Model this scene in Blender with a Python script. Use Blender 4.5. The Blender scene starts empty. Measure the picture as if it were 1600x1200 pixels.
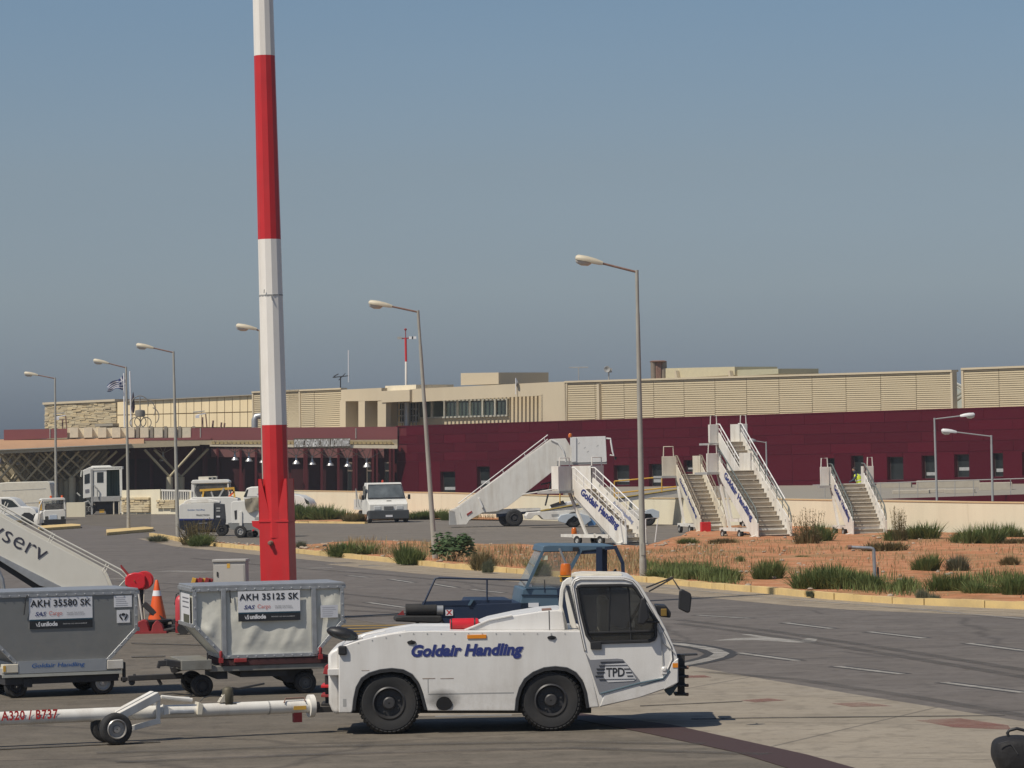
import bpy, bmesh, math, random
from mathutils import Vector, Matrix
from mathutils.geometry import tessellate_polygon
from mathutils import noise as mnoise
random.seed(7)
S = bpy.context.scene
COL = S.collection
R = math.radians
V = Vector

# ------------------------------------------------------------------ camera, sky, sun, exposure
F_PX, HC, HOR, ROLL = 5600.0, 3.57, 717.0, R(1.05)
PITCH = math.atan((HOR - 600.0) / F_PX)
CAM = V((0.0, 0.0, HC))
_f = V((0, math.cos(PITCH), math.sin(PITCH)))
_u0 = V((0, -math.sin(PITCH), math.cos(PITCH)))
_r0 = V((1, 0, 0))
_r = _r0 * math.cos(ROLL) - _u0 * math.sin(ROLL)
_u = _r0 * math.sin(ROLL) + _u0 * math.cos(ROLL)
cd = bpy.data.cameras.new('camera')
cd.sensor_width = 36.0
cd.lens = F_PX / 1600.0 * 36.0
cd.clip_start = 0.5
cd.clip_end = 12000.0
cam = bpy.data.objects.new('camera', cd)
COL.objects.link(cam)
mw = Matrix.Identity(4)
for i in range(3):
    mw[i][0], mw[i][1], mw[i][2], mw[i][3] = _r[i], _u[i], -_f[i], CAM[i]
cam.matrix_world = mw
S.camera = cam

SUN_EL, SUN_AZ = R(54.0), math.atan2(-0.63, -0.78)      # direction towards the sun
sun_dir = V((math.cos(SUN_EL) * math.cos(SUN_AZ), math.cos(SUN_EL) * math.sin(SUN_AZ), math.sin(SUN_EL)))
ld = bpy.data.lights.new('sun', 'SUN')
ld.energy = 4.1
ld.angle = R(0.5)
ld.color = (1.0, 0.92, 0.79)
sun = bpy.data.objects.new('sun', ld)
COL.objects.link(sun)
sun.rotation_euler = sun_dir.to_track_quat('Z', 'Y').to_euler()
sun.location = (-40, -30, 60)

W = bpy.data.worlds.new('World')
S.world = W
W.use_nodes = True
nt = W.node_tree
for n in list(nt.nodes):
    nt.nodes.remove(n)
out = nt.nodes.new('ShaderNodeOutputWorld')
bg = nt.nodes.new('ShaderNodeBackground')
bg.inputs['Strength'].default_value = 0.065
sky = nt.nodes.new('ShaderNodeTexSky')
sky.sky_type = 'NISHITA'
sky.sun_disc = False
sky.sun_elevation = SUN_EL
sky.sun_rotation = math.pi / 2 - SUN_AZ
sky.altitude = 100
sky.air_density = 1.0
sky.dust_density = 1.2
sky.ozone_density = 2.0
tc = nt.nodes.new('ShaderNodeTexCoord')
sep = nt.nodes.new('ShaderNodeSeparateXYZ')
mr = nt.nodes.new('ShaderNodeMapRange')
mr.inputs['From Min'].default_value = 0.0
mr.inputs['From Max'].default_value = 0.30
ramp = nt.nodes.new('ShaderNodeValToRGB')           # sea haze: the air darkens to blue-grey towards the horizon, all the way round
SKY_STOPS = [(0.0, (0.56, 0.70, 1.08)), (0.078, (0.78, 0.89, 1.25)), (0.156, (0.94, 0.99, 1.20)), (0.269, (0.98, 0.98, 1.08)), (0.418, (0.94, 1.01, 1.11)), (1.0, (0.9, 0.98, 1.06))]
els = ramp.color_ramp.elements
while len(els) < len(SKY_STOPS):
    els.new(0.5)
for e, (p, c) in zip(els, SKY_STOPS):
    e.position = p
    e.color = (*c, 1)
mul = nt.nodes.new('ShaderNodeMix')
mul.data_type = 'RGBA'
mul.blend_type = 'MULTIPLY'
mul.inputs['Factor'].default_value = 1.0
L = nt.links.new
L(tc.outputs['Generated'], sep.inputs[0])
L(sep.outputs['Z'], mr.inputs['Value'])
L(mr.outputs[0], ramp.inputs[0])
L(sky.outputs[0], mul.inputs[6])
L(ramp.outputs[0], mul.inputs[7])
skn = nt.nodes.new('ShaderNodeTexNoise')                # faint unevenness of the haze
skn.inputs['Scale'].default_value = 2.2
skn.inputs['Detail'].default_value = 4
skm = nt.nodes.new('ShaderNodeMapping')
skm.inputs['Scale'].default_value = (1.0, 1.0, 7.0)
skr = nt.nodes.new('ShaderNodeMapRange')
skr.inputs['From Min'].default_value = 0.3
skr.inputs['From Max'].default_value = 0.7
skr.inputs['To Min'].default_value = 0.972
skr.inputs['To Max'].default_value = 1.028
mul2 = nt.nodes.new('ShaderNodeVectorMath')
mul2.operation = 'SCALE'
L(tc.outputs['Generated'], skm.inputs[0])
L(skm.outputs[0], skn.inputs['Vector'])
L(skn.outputs['Fac'], skr.inputs['Value'])
L(mul.outputs[2], mul2.inputs[0])
L(skr.outputs[0], mul2.inputs['Scale'])
L(mul2.outputs[0], bg.inputs['Color'])
L(bg.outputs[0], out.inputs[0])
S.view_settings.view_transform = 'Standard'
S.view_settings.look = 'None'
S.view_settings.exposure = 0.0
S.view_settings.gamma = 1.0
S.view_settings.use_curve_mapping = False

# ------------------------------------------------------------------ measuring: photo pixel -> direction -> place
def ray(px, py):
    x, y = px - 800.0, 600.0 - py
    a = x * math.cos(ROLL) + y * math.sin(ROLL)
    b = -x * math.sin(ROLL) + y * math.cos(ROLL)
    return _r0 * a + _u0 * b + _f * F_PX

def at(px, py, Y):
    d = ray(px, py)
    return CAM + d * (Y / d.y)

def gp(px, py, z=0.0):
    d = ray(px, py)
    return CAM + d * ((z - HC) / d.z)

class Fr:
    """upright frame: local x along heading, local y away from the viewer, z up"""
    def __init__(s, o, ang=0.0):
        s.o = V(o); s.ang = ang
        s.ux = V((math.cos(ang), math.sin(ang), 0)); s.uy = V((-math.sin(ang), math.cos(ang), 0))
    def p(s, px, py, v=0.0):
        d = ray(px, py)
        t = (v - (CAM - s.o).dot(s.uy)) / d.dot(s.uy)
        q = CAM + d * t - s.o
        return (q.dot(s.ux), q.z)
    def P(s, px, py, v=0.0):
        u, z = s.p(px, py, v)
        return V((u, v, z))
    def w(s, u, v, z=0.0):
        return s.o + s.ux * u + s.uy * v + V((0, 0, z))
    def loc(s, wpt):
        q = wpt - s.o
        return V((q.dot(s.ux), q.dot(s.uy), q.z))

# ------------------------------------------------------------------ things
def setp(o, label=None, cat=None, group=None, kind=None):
    if label: o['label'] = label
    if cat: o['category'] = cat
    if group: o['group'] = group
    if kind: o['kind'] = kind
    return o

def thing(name, label, cat, fr=None, group=None, loc=None):
    o = bpy.data.objects.new(name, None)
    o.empty_display_size = 0.3
    COL.objects.link(o)
    if fr is not None:
        o.location = fr.o; o.rotation_euler = (0, 0, fr.ang)
    if loc is not None:
        o.location = loc
    return setp(o, label, cat, group)

def copy_tree(o, parent=None):
    c = o.copy()
    COL.objects.link(c)
    if parent is not None:
        c.parent = parent
    for ch in list(o.children):
        copy_tree(ch, c)
    return c

def place(name, me, parent=None, loc=(0, 0, 0), rot=(0, 0, 0), scale=(1, 1, 1)):
    o = bpy.data.objects.new(name, me)
    COL.objects.link(o)
    o.location = loc; o.rotation_euler = rot; o.scale = scale
    if parent is not None:
        o.parent = parent
    return o

# ------------------------------------------------------------------ mesh builder
def _perp(t):
    a = V((0, 0, 1)) if abs(t.z) < 0.9 else V((0, 1, 0))
    n = t.cross(a).normalized()
    return n, n.cross(t).normalized()

class MB:
    def __init__(s):
        s.v = []; s.f = []
    def add(s, vs, fs):
        k = len(s.v)
        s.v += [tuple(q) for q in vs]
        s.f += [tuple(i + k for i in f) for f in fs]
        return s
    def box(s, x0, x1, y0, y1, z0, z1):
        if x0 > x1: x0, x1 = x1, x0
        if y0 > y1: y0, y1 = y1, y0
        if z0 > z1: z0, z1 = z1, z0
        vs = [(x, y, z) for z in (z0, z1) for y in (y0, y1) for x in (x0, x1)]
        return s.add(vs, [(0, 2, 3, 1), (4, 5, 7, 6), (0, 1, 5, 4), (2, 6, 7, 3), (0, 4, 6, 2), (1, 3, 7, 5)])
    def bar(s, p, q, w, h, up=(0, 0, 1)):
        p, q = V(p), V(q)
        t = (q - p).normalized()
        upv = V(up)
        if abs(t.dot(upv)) > 0.98: upv = V((0, 1, 0))
        a = t.cross(upv).normalized(); b = a.cross(t).normalized()
        vs = []
        for c in (p, q):
            for sa, sb in ((-1, -1), (1, -1), (1, 1), (-1, 1)):
                vs.append(c + a * (sa * w / 2) + b * (sb * h / 2))
        return s.add(vs, [(3, 2, 1, 0), (4, 5, 6, 7), (0, 1, 5, 4), (1, 2, 6, 5), (2, 3, 7, 6), (3, 0, 4, 7)])
    def tube(s, pts, r, n=8, cap=True):
        pts = [V(p) for p in pts]
        m = len(pts)
        rs = r if isinstance(r, (list, tuple)) else [r] * m
        k = len(s.v)
        prev = None
        for i, p in enumerate(pts):
            t = (pts[min(i + 1, m - 1)] - pts[max(i - 1, 0)]).normalized()
            if prev is None:
                a = _perp(t)[0]; b = t.cross(a).normalized()
            else:
                a = (prev - t * prev.dot(t))
                a = a.normalized() if a.length > 1e-6 else _perp(t)[0]
                b = t.cross(a).normalized()
            prev = a
            for j in range(n):
                th = 2 * math.pi * (j + 0.5) / n
                s.v.append(tuple(p + a * (rs[i] * math.cos(th)) + b * (rs[i] * math.sin(th))))
        for i in range(m - 1):
            for j in range(n):
                a0 = k + i * n + j; a1 = k + i * n + (j + 1) % n
                s.f.append((a0, a1, a1 + n, a0 + n))
        if cap:
            s.f.append(tuple(k + j for j in reversed(range(n))))
            s.f.append(tuple(k + (m - 1) * n + j for j in range(n)))
        return s
    def prism(s, pts, y0, y1, holes=()):
        """outline in local (x, z), extruded along y"""
        loops = [list(pts)] + [list(h) for h in holes]
        flat = [q for lp in loops for q in lp]
        n = len(flat)
        k = len(s.v)
        s.v += [(q[0], y0, q[1]) for q in flat] + [(q[0], y1, q[1]) for q in flat]
        if not holes:
            n_ = list(range(n)); ar = sum(flat[i][0] * flat[(i + 1) % n][1] - flat[(i + 1) % n][0] * flat[i][1] for i in range(n))
            if ar < 0: n_.reverse()
            s.f.append(tuple(k + i for i in n_)); s.f.append(tuple(k + n + i for i in reversed(n_)))
        tris = [] if not holes else tessellate_polygon([[V((q[0], q[1], 0)) for q in lp] for lp in loops])
        for t in tris:
            a, b, c = t
            ar = (flat[b][0] - flat[a][0]) * (flat[c][1] - flat[a][1]) - (flat[c][0] - flat[a][0]) * (flat[b][1] - flat[a][1])
            if ar < 0: b, c = c, b
            s.f.append((k + a, k + b, k + c)); s.f.append((k + n + a, k + n + c, k + n + b))
        o = 0
        for li, lp in enumerate(loops):
            m = len(lp)
            area = sum(lp[i][0] * lp[(i + 1) % m][1] - lp[(i + 1) % m][0] * lp[i][1] for i in range(m))
            for i in range(m):
                a, b = o + i, o + (i + 1) % m
                if (area > 0) != (li > 0):
                    s.f.append((k + b, k + a, k + n + a, k + n + b))
                else:
                    s.f.append((k + a, k + b, k + n + b, k + n + a))
            o += m
        return s
    def prismx(s, pts, x0, x1, holes=()):
        """outline in local (y, z), extruded along x"""
        m = MB(); m.prism(pts, x0, x1, holes)
        k = len(s.v)
        s.v += [(b, a, c) for a, b, c in m.v]
        s.f += [tuple(i + k for i in reversed(f)) for f in m.f]
        return s
    def prismz(s, pts, z0, z1):
        m = MB(); m.prism(pts, z0, z1)
        k = len(s.v)
        s.v += [(a, c, b) for a, b, c in m.v]
        s.f += [tuple(i + k for i in reversed(f)) for f in m.f]
        return s
    def lathe(s, prof, c=(0, 0, 0), axis='z', n=24, cap=True):
        """prof: (radius, height) pairs along the axis"""
        k = len(s.v); c = V(c)
        for r_, h in prof:
            for j in range(n):
                th = 2 * math.pi * j / n
                a, b = r_ * math.cos(th), r_ * math.sin(th)
                q = (a, b, h) if axis == 'z' else ((a, h, b) if axis == 'y' else (h, a, b))
                s.v.append(tuple(c + V(q)))
        for i in range(len(prof) - 1):
            for j in range(n):
                a0 = k + i * n + j; a1 = k + i * n + (j + 1) % n
                fc = (a0, a1, a1 + n, a0 + n)
                s.f.append(fc if axis != 'y' else fc[::-1])
        if not cap: return s
        f0 = tuple(k + j for j in range(n)); f1 = tuple(k + (len(prof) - 1) * n + j for j in range(n))
        s.f.append(f0[::-1] if axis != 'y' else f0); s.f.append(f1 if axis != 'y' else f1[::-1])
        return s
    def ell(s, c, rx, ry, rz, n=14, m=8):
        k = len(s.v)
        for i in range(m + 1):
            ph = math.pi * (i + 0.001 * (i == 0) - 0.001 * (i == m)) / m
            for j in range(n):
                th = 2 * math.pi * j / n
                s.v.append((c[0] + rx * math.sin(ph) * math.cos(th), c[1] + ry * math.sin(ph) * math.sin(th), c[2] - rz * math.cos(ph)))
        for i in range(m):
            for j in range(n):
                a0 = k + i * n + j; a1 = k + i * n + (j + 1) % n
                s.f.append((a0, a1, a1 + n, a0 + n))
        return s
    def loft(s, secs):
        """closed loops of equal length, joined in order and capped"""
        k = len(s.v); n = len(secs[0])
        for sc in secs:
            s.v += [tuple(q) for q in sc]
        for i in range(len(secs) - 1):
            for j in range(n):
                a0 = k + i * n + j; a1 = k + i * n + (j + 1) % n
                s.f.append((a0, a1, a1 + n, a0 + n))
        s.f.append(tuple(k + j for j in reversed(range(n)))); s.f.append(tuple(k + (len(secs) - 1) * n + j for j in range(n)))
        return s
    def quad(s, *pts):
        return s.add(pts, [tuple(range(len(pts)))])
    def build(s, name, mat, parent=None, smooth=None, bevel=0.0, segs=2, fix=True):
        me = bpy.data.meshes.new(name)
        me.from_pydata(s.v, [], s.f)
        if fix:
            bm = bmesh.new(); bm.from_mesh(me)
            bmesh.ops.recalc_face_normals(bm, faces=bm.faces)
            bm.to_mesh(me); bm.free()
        if mat is not None: me.materials.append(mat)
        if smooth is not None:
            me.shade_smooth()
            me.set_sharp_from_angle(angle=R(smooth))
        o = bpy.data.objects.new(name, me)
        COL.objects.link(o)
        if parent is not None: o.parent = parent
        if bevel > 0:
            b = o.modifiers.new('bevel', 'BEVEL'); b.width = bevel; b.segments = segs; b.limit_method = 'ANGLE'; b.angle_limit = R(40)
            me.shade_smooth(); me.set_sharp_from_angle(angle=R(40))
            b.harden_normals = True
        return o

# ------------------------------------------------------------------ materials
_mats = {}
def M(name, col, rough=0.5, metal=0.0, var=0.07, scale=3.0, bump=0.0, bscale=60.0, spec=0.5, dirt=0.0, dcol=(0.16, 0.12, 0.085), dscale=2.5, streak=False, world=False, grime=None):
    if name in _mats: return _mats[name]
    m = bpy.data.materials.new(name); m.use_nodes = True
    t = m.node_tree; N = t.nodes; b = N['Principled BSDF']
    b.inputs['Roughness'].default_value = rough; b.inputs['Metallic'].default_value = metal
    b.inputs['Specular IOR Level'].default_value = spec
    tcn = N.new('ShaderNodeTexCoord'); geo = N.new('ShaderNodeNewGeometry')
    vec = geo.outputs['Position'] if world else tcn.outputs['Object']
    no = N.new('ShaderNodeTexNoise'); no.inputs['Scale'].default_value = scale; no.inputs['Detail'].default_value = 5
    t.links.new(vec, no.inputs['Vector'])
    mx = N.new('ShaderNodeMix'); mx.data_type = 'RGBA'
    mx.inputs[6].default_value = (*[c * (1 - 2 * var) for c in col], 1)
    mx.inputs[7].default_value = (*[min(1, c * (1 + 2 * var)) for c in col], 1)
    t.links.new(no.outputs['Fac'], mx.inputs[0])
    last = mx.outputs[2]
    if dirt > 0:
        mp = N.new('ShaderNodeMapping')
        if streak: mp.inputs['Scale'].default_value = (1.0, 1.0, 0.12)
        t.links.new(vec, mp.inputs[0])
        n2 = N.new('ShaderNodeTexNoise'); n2.inputs['Scale'].default_value = dscale; n2.inputs['Detail'].default_value = 8; n2.inputs['Roughness'].default_value = 0.7
        t.links.new(mp.outputs[0], n2.inputs['Vector'])
        rp = N.new('ShaderNodeMapRange'); rp.inputs['From Min'].default_value = 0.46; rp.inputs['From Max'].default_value = 0.74
        rp.inputs['To Max'].default_value = dirt
        t.links.new(n2.outputs['Fac'], rp.inputs['Value'])
        m2 = N.new('ShaderNodeMix'); m2.data_type = 'RGBA'
        m2.inputs[7].default_value = (*dcol, 1)
        t.links.new(rp.outputs[0], m2.inputs[0]); t.links.new(last, m2.inputs[6])
        last = m2.outputs[2]
    if grime:
        zl, zh, am, gc = grime
        sx = N.new('ShaderNodeSeparateXYZ'); t.links.new(tcn.outputs['Object'], sx.inputs[0])
        gr = N.new('ShaderNodeMapRange'); gr.inputs['From Min'].default_value = zh; gr.inputs['From Max'].default_value = zl
        t.links.new(sx.outputs['Z'], gr.inputs['Value'])
        gn = N.new('ShaderNodeTexNoise'); gn.inputs['Scale'].default_value = 4.5; gn.inputs['Detail'].default_value = 9; gn.inputs['Roughness'].default_value = 0.75
        t.links.new(tcn.outputs['Object'], gn.inputs['Vector'])
        g2 = N.new('ShaderNodeMapRange'); g2.inputs['From Min'].default_value = 0.36; g2.inputs['From Max'].default_value = 0.66; g2.inputs['To Max'].default_value = am
        t.links.new(gn.outputs['Fac'], g2.inputs['Value'])
        gm = N.new('ShaderNodeMath'); gm.operation = 'MULTIPLY'; t.links.new(gr.outputs[0], gm.inputs[0]); t.links.new(g2.outputs[0], gm.inputs[1])
        m3 = N.new('ShaderNodeMix'); m3.data_type = 'RGBA'; m3.inputs[7].default_value = (*gc, 1)
        t.links.new(gm.outputs[0], m3.inputs[0]); t.links.new(last, m3.inputs[6]); last = m3.outputs[2]
    t.links.new(last, b.inputs['Base Color'])
    rr = N.new('ShaderNodeMapRange'); rr.inputs['To Min'].default_value = max(0.02, rough - 0.08); rr.inputs['To Max'].default_value = min(1, rough + 0.1)
    t.links.new(no.outputs['Fac'], rr.inputs['Value']); t.links.new(rr.outputs[0], b.inputs['Roughness'])
    if bump > 0:
        n3 = N.new('ShaderNodeTexNoise'); n3.inputs['Scale'].default_value = bscale; n3.inputs['Detail'].default_value = 4
        t.links.new(vec, n3.inputs['Vector'])
        bp = N.new('ShaderNodeBump'); bp.inputs['Strength'].default_value = bump; bp.inputs['Distance'].default_value = 0.02
        t.links.new(n3.outputs['Fac'], bp.inputs['Height']); t.links.new(bp.outputs[0], b.inputs['Normal'])
    _mats[name] = m
    return m

def glass_mat(name, tint, dust=0.1, rough=0.02):
    if name in _mats: return _mats[name]
    m = bpy.data.materials.new(name); m.use_nodes = True
    t = m.node_tree; N = t.nodes; N.remove(N['Principled BSDF'])
    tr = N.new('ShaderNodeBsdfTransparent'); tr.inputs[0].default_value = (*tint, 1)
    gl = N.new('ShaderNodeBsdfGlossy'); gl.inputs['Roughness'].default_value = rough
    fr = N.new('ShaderNodeFresnel'); fr.inputs[0].default_value = 1.5
    ms = N.new('ShaderNodeMixShader')
    t.links.new(fr.outputs[0], ms.inputs[0]); t.links.new(tr.outputs[0], ms.inputs[1]); t.links.new(gl.outputs[0], ms.inputs[2])
    df = N.new('ShaderNodeBsdfDiffuse'); df.inputs[0].default_value = (.42, .41, .39, 1)
    nz = N.new('ShaderNodeTexNoise'); nz.inputs['Scale'].default_value = 2.5; nz.inputs['Detail'].default_value = 6
    tcn = N.new('ShaderNodeTexCoord'); t.links.new(tcn.outputs['Object'], nz.inputs['Vector'])
    mm = N.new('ShaderNodeMath'); mm.operation = 'MULTIPLY'; mm.inputs[1].default_value = dust * 2; t.links.new(nz.outputs['Fac'], mm.inputs[0])
    m2 = N.new('ShaderNodeMixShader'); t.links.new(mm.outputs[0], m2.inputs[0]); t.links.new(ms.outputs[0], m2.inputs[1]); t.links.new(df.outputs[0], m2.inputs[2])
    t.links.new(m2.outputs[0], N['Material Output'].inputs[0])
    _mats[name] = m
    return m

WHITE = M('white_paint', (0.74, 0.73, 0.71), 0.38, dirt=0.25, dcol=(0.42, 0.38, 0.33), dscale=3, streak=True, var=0.03)
WHITE_OLD = M('weathered_white_paint', (0.70, 0.68, 0.63), 0.5, dirt=0.55, dcol=(0.38, 0.31, 0.23), dscale=2.2, streak=True, var=0.05)
CREAMW = M('cream_white_paint', (0.66, 0.61, 0.50), 0.5, dirt=0.5, dcol=(0.33, 0.25, 0.17), dscale=2.2, streak=True, var=0.05)
OFFW = M('off_white_panel', (0.72, 0.71, 0.66), 0.45, var=0.03, dirt=0.12, dcol=(0.45, 0.42, 0.36))
GREYW = M('grey_steel_paint', (0.36, 0.36, 0.35), 0.5, dirt=0.3, dcol=(0.2, 0.16, 0.12))
GALV = M('galvanised_steel', (0.42, 0.43, 0.44), 0.42, 0.6, var=0.12, scale=9, dirt=0.25, dcol=(0.25, 0.22, 0.18))
ALU = M('brushed_aluminium', (0.40, 0.42, 0.44), 0.5, 0.5, var=0.06, scale=5, dirt=0.2, dcol=(0.25, 0.25, 0.25))
ALUP = M('grey_aluminium_sheet', (0.23, 0.235, 0.23), 0.55, 0.35, var=0.05, scale=2.0, dirt=0.25, dcol=(0.20, 0.21, 0.22), dscale=1.6, grime=(.4, 1.6, .6, (.30, .28, .25)), bump=0.5, bscale=1.7)
CANVAS = M('off_white_canvas', (0.64, 0.63, 0.56), 0.8, var=0.07, scale=2.5, bump=1.0, bscale=2.2, dirt=0.3, dcol=(0.40, 0.38, 0.33))
BLACK = M('black_rubber', (0.022, 0.022, 0.023), 0.8, var=0.2, scale=6, dirt=0.35, dcol=(0.07, 0.06, 0.05))
BLACKP = M('black_plastic', (0.02, 0.02, 0.022), 0.5, var=0.1)
DARK = M('dark_steel', (0.035, 0.035, 0.038), 0.6, 0.2, var=0.2, dirt=0.3, dcol=(0.09, 0.07, 0.055))
DARKIN = M('dark_interior', (0.03, 0.029, 0.029), 0.8, var=0.1)
RED = M('red_paint', (0.56, 0.022, 0.026), 0.42, var=0.07, scale=2.5, dirt=0.4, dcol=(0.36, 0.05, 0.05), dscale=3, streak=True)
REDR = M('signal_red_paint', (0.55, 0.02, 0.03), 0.3, var=0.05)
REDM = M('dull_red_paint', (0.28, 0.02, 0.025), 0.6, var=0.12, dirt=0.3)
MASTW = M('mast_white_paint', (0.83, 0.79, 0.73), 0.45, var=0.02, dirt=0.3, dcol=(0.55, 0.48, 0.40), dscale=3, streak=True)
BLUE = M('blue_paint', (0.075, 0.130, 0.185), 0.45, var=0.1, dirt=0.3, dcol=(0.12, 0.14, 0.15))
BLUED = M('dark_blue_paint', (0.013, 0.026, 0.06), 0.5, var=0.1, dirt=0.2, dcol=(0.04, 0.05, 0.06))
NAVY = M('navy_print', (0.022, 0.035, 0.17), 0.5, var=0.03)
BLUEPR = M('blue_print', (0.02, 0.10, 0.33), 0.5, var=0.05)
BLACKPR = M('black_print', (0.02, 0.022, 0.026), 0.5, var=0.03)
GREYPR = M('grey_print', (0.18, 0.18, 0.20), 0.5, var=0.03)
REDPR = M('red_print', (0.50, 0.03, 0.03), 0.5, var=0.03)
PINKPR = M('coral_print', (0.60, 0.16, 0.14), 0.5, var=0.03)
STICK = M('white_sticker', (0.72, 0.72, 0.74), 0.4, var=0.02)
ORANGE = M('orange_plastic', (0.70, 0.10, 0.015), 0.45, var=0.05)
AMBER = M('amber_lens', (0.52, 0.125, 0.012), 0.2, var=0.1, scale=20)
AMBERR = M('amber_reflector', (0.72, 0.25, 0.02), 0.3, var=0.05)
YELLOW = M('yellow_paint', (0.62, 0.36, 0.05), 0.6, var=0.08, dirt=0.3)
CREAMBOX = M('cabinet_grey', (0.44, 0.42, 0.39), 0.5, var=0.03, dirt=0.2, dcol=(0.3, 0.27, 0.24), streak=True)
POST = M('lamp_post_paint', (0.35, 0.34, 0.30), 0.55, var=0.1, dirt=0.35, dcol=(0.20, 0.12, 0.075), dscale=3, streak=True)
RUSTY = M('rusty_steel', (0.22, 0.13, 0.10), 0.75, var=0.2, scale=8, dirt=0.5, dcol=(0.13, 0.06, 0.04))
HEADM = M('lamp_head_shell', (0.56, 0.50, 0.38), 0.5, var=0.05, dirt=0.2)
LENS = M('lamp_diffuser', (0.55, 0.52, 0.48), 0.25, var=0.04)
LIGHTL = M('clear_lamp_lens', (0.55, 0.56, 0.56), 0.15, var=0.1, scale=30)
SEAT = M('grey_seat_fabric', (0.42, 0.39, 0.34), 0.9, var=0.1)
TREAD = M('weathered_tread', (0.50, 0.45, 0.37), 0.75, var=0.12, scale=6, dirt=0.4, dcol=(0.14, 0.12, 0.10))
TARP = M('khaki_tarpaulin', (0.27, 0.24, 0.18), 0.85, var=0.1, bump=0.8, bscale=5)
CAR_GLASS = M('dark_car_glass', (0.025, 0.032, 0.035), 0.06, var=0.3, scale=1.2, spec=0.8)
PALE_GLASS = M('hazy_windscreen', (0.12, 0.135, 0.14), 0.1, var=0.45, scale=1.6, spec=0.8)
CABGLASS = glass_mat('tinted_cab_glass', (0.66, 0.68, 0.68), .06)
CLEARGLASS = glass_mat('clear_cab_glass', (0.80, 0.82, 0.82), .16)
BRASS = M('weathered_brass', (0.35, 0.22, 0.06), 0.4, 0.5)

# ------------------------------------------------------------------ lettering, made once as flat meshes
_texts = {}
def prepare_texts(lst):
    obs = []
    for key, body, shear, off, sp in lst:
        cu = bpy.data.curves.new('lettering', 'FONT')
        cu.body = body; cu.shear = shear; cu.offset = off; cu.space_character = sp; cu.resolution_u = 3
        cu.align_x = 'LEFT'
        o = bpy.data.objects.new('lettering', cu); COL.objects.link(o); obs.append((key, o))
    bpy.context.view_layer.update()
    dg = bpy.context.evaluated_depsgraph_get()
    for key, o in obs:
        me = bpy.data.meshes.new_from_object(o.evaluated_get(dg))
        xs = [v.co.x for v in me.vertices]; ys = [v.co.y for v in me.vertices]
        _texts[key] = (me, min(xs), max(xs), min(ys), max(ys))
    for key, o in obs:
        cu = o.data
        bpy.data.objects.remove(o); bpy.data.curves.remove(cu)

def text(key, mat, parent, org, xd, yd, w, h, name='lettering'):
    """text box: lower-left corner org, width w along xd, height h along yd"""
    me0, x0, x1, y0, y1 = _texts[key]
    org, xd, yd = V(org), V(xd).normalized(), V(yd).normalized()
    me = me0.copy(); me.name = name
    sx, sy = w / (x1 - x0), h / (y1 - y0)
    for v in me.vertices:
        v.co = org + xd * ((v.co.x - x0) * sx) + yd * ((v.co.y - y0) * sy)
    me.materials.clear(); me.materials.append(mat)
    o = bpy.data.objects.new(name, me); COL.objects.link(o); o.parent = parent
    return o

prepare_texts([
    ('goldair', 'Goldair Handling', 0.25, 0.045, 1.02), ('goldair_up', 'Goldair Handling', 0.05, 0.05, 1.04),
    ('akh1', 'AKH 35580 SK', 0, 0.022, 1.05), ('akh2', 'AKH 35125 SK', 0, 0.022, 1.05),
    ('sas', 'SAS', 0.3, 0.02, 1.0), ('cargo', 'Cargo', 0, 0.0, 1.0), ('unilode', 'unilode', 0, 0.035, 0.95),
    ('smart', 'SMARTER ULD MANAGEMENT', 0, 0.01, 1.0), ('small', 'WE KEEP THE WORLD\nSUPPLIED WITH CARGO', 0, 0.0, 1.0),
    ('skyserv', 'skyserv', 0.0, -0.008, 1.04), ('a320', 'A320 / B737', 0, 0.03, 1.12), ('ase', 'ASE', 0.3, 0.015, 1.0),
    ('tpd', 'TPD', 0, 0.02, 1.0), ('airport', '\u039a\u03a1\u0391\u03a4\u0399\u039a\u039f\u03a3 \u0391\u0395\u03a1\u039f\u039b\u0399\u039c\u0395\u039d\u0391\u03a3 \u03a7\u0391\u039d\u0399\u03a9\u039d \u0399. \u0394\u0391\u03a3\u039a\u0391\u039b\u039f\u0393\u0399\u0391\u039d\u039d\u0397\u03a3', 0, 0.045, 1.1),
    ('gpu1', 'Goldair Handling', 0.2, 0.01, 1.0), ('gpu2', 'TRILECTRON', 0, 0.01, 1.0), ('x', 'X', 0, 0.05, 1.0),
])

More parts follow.
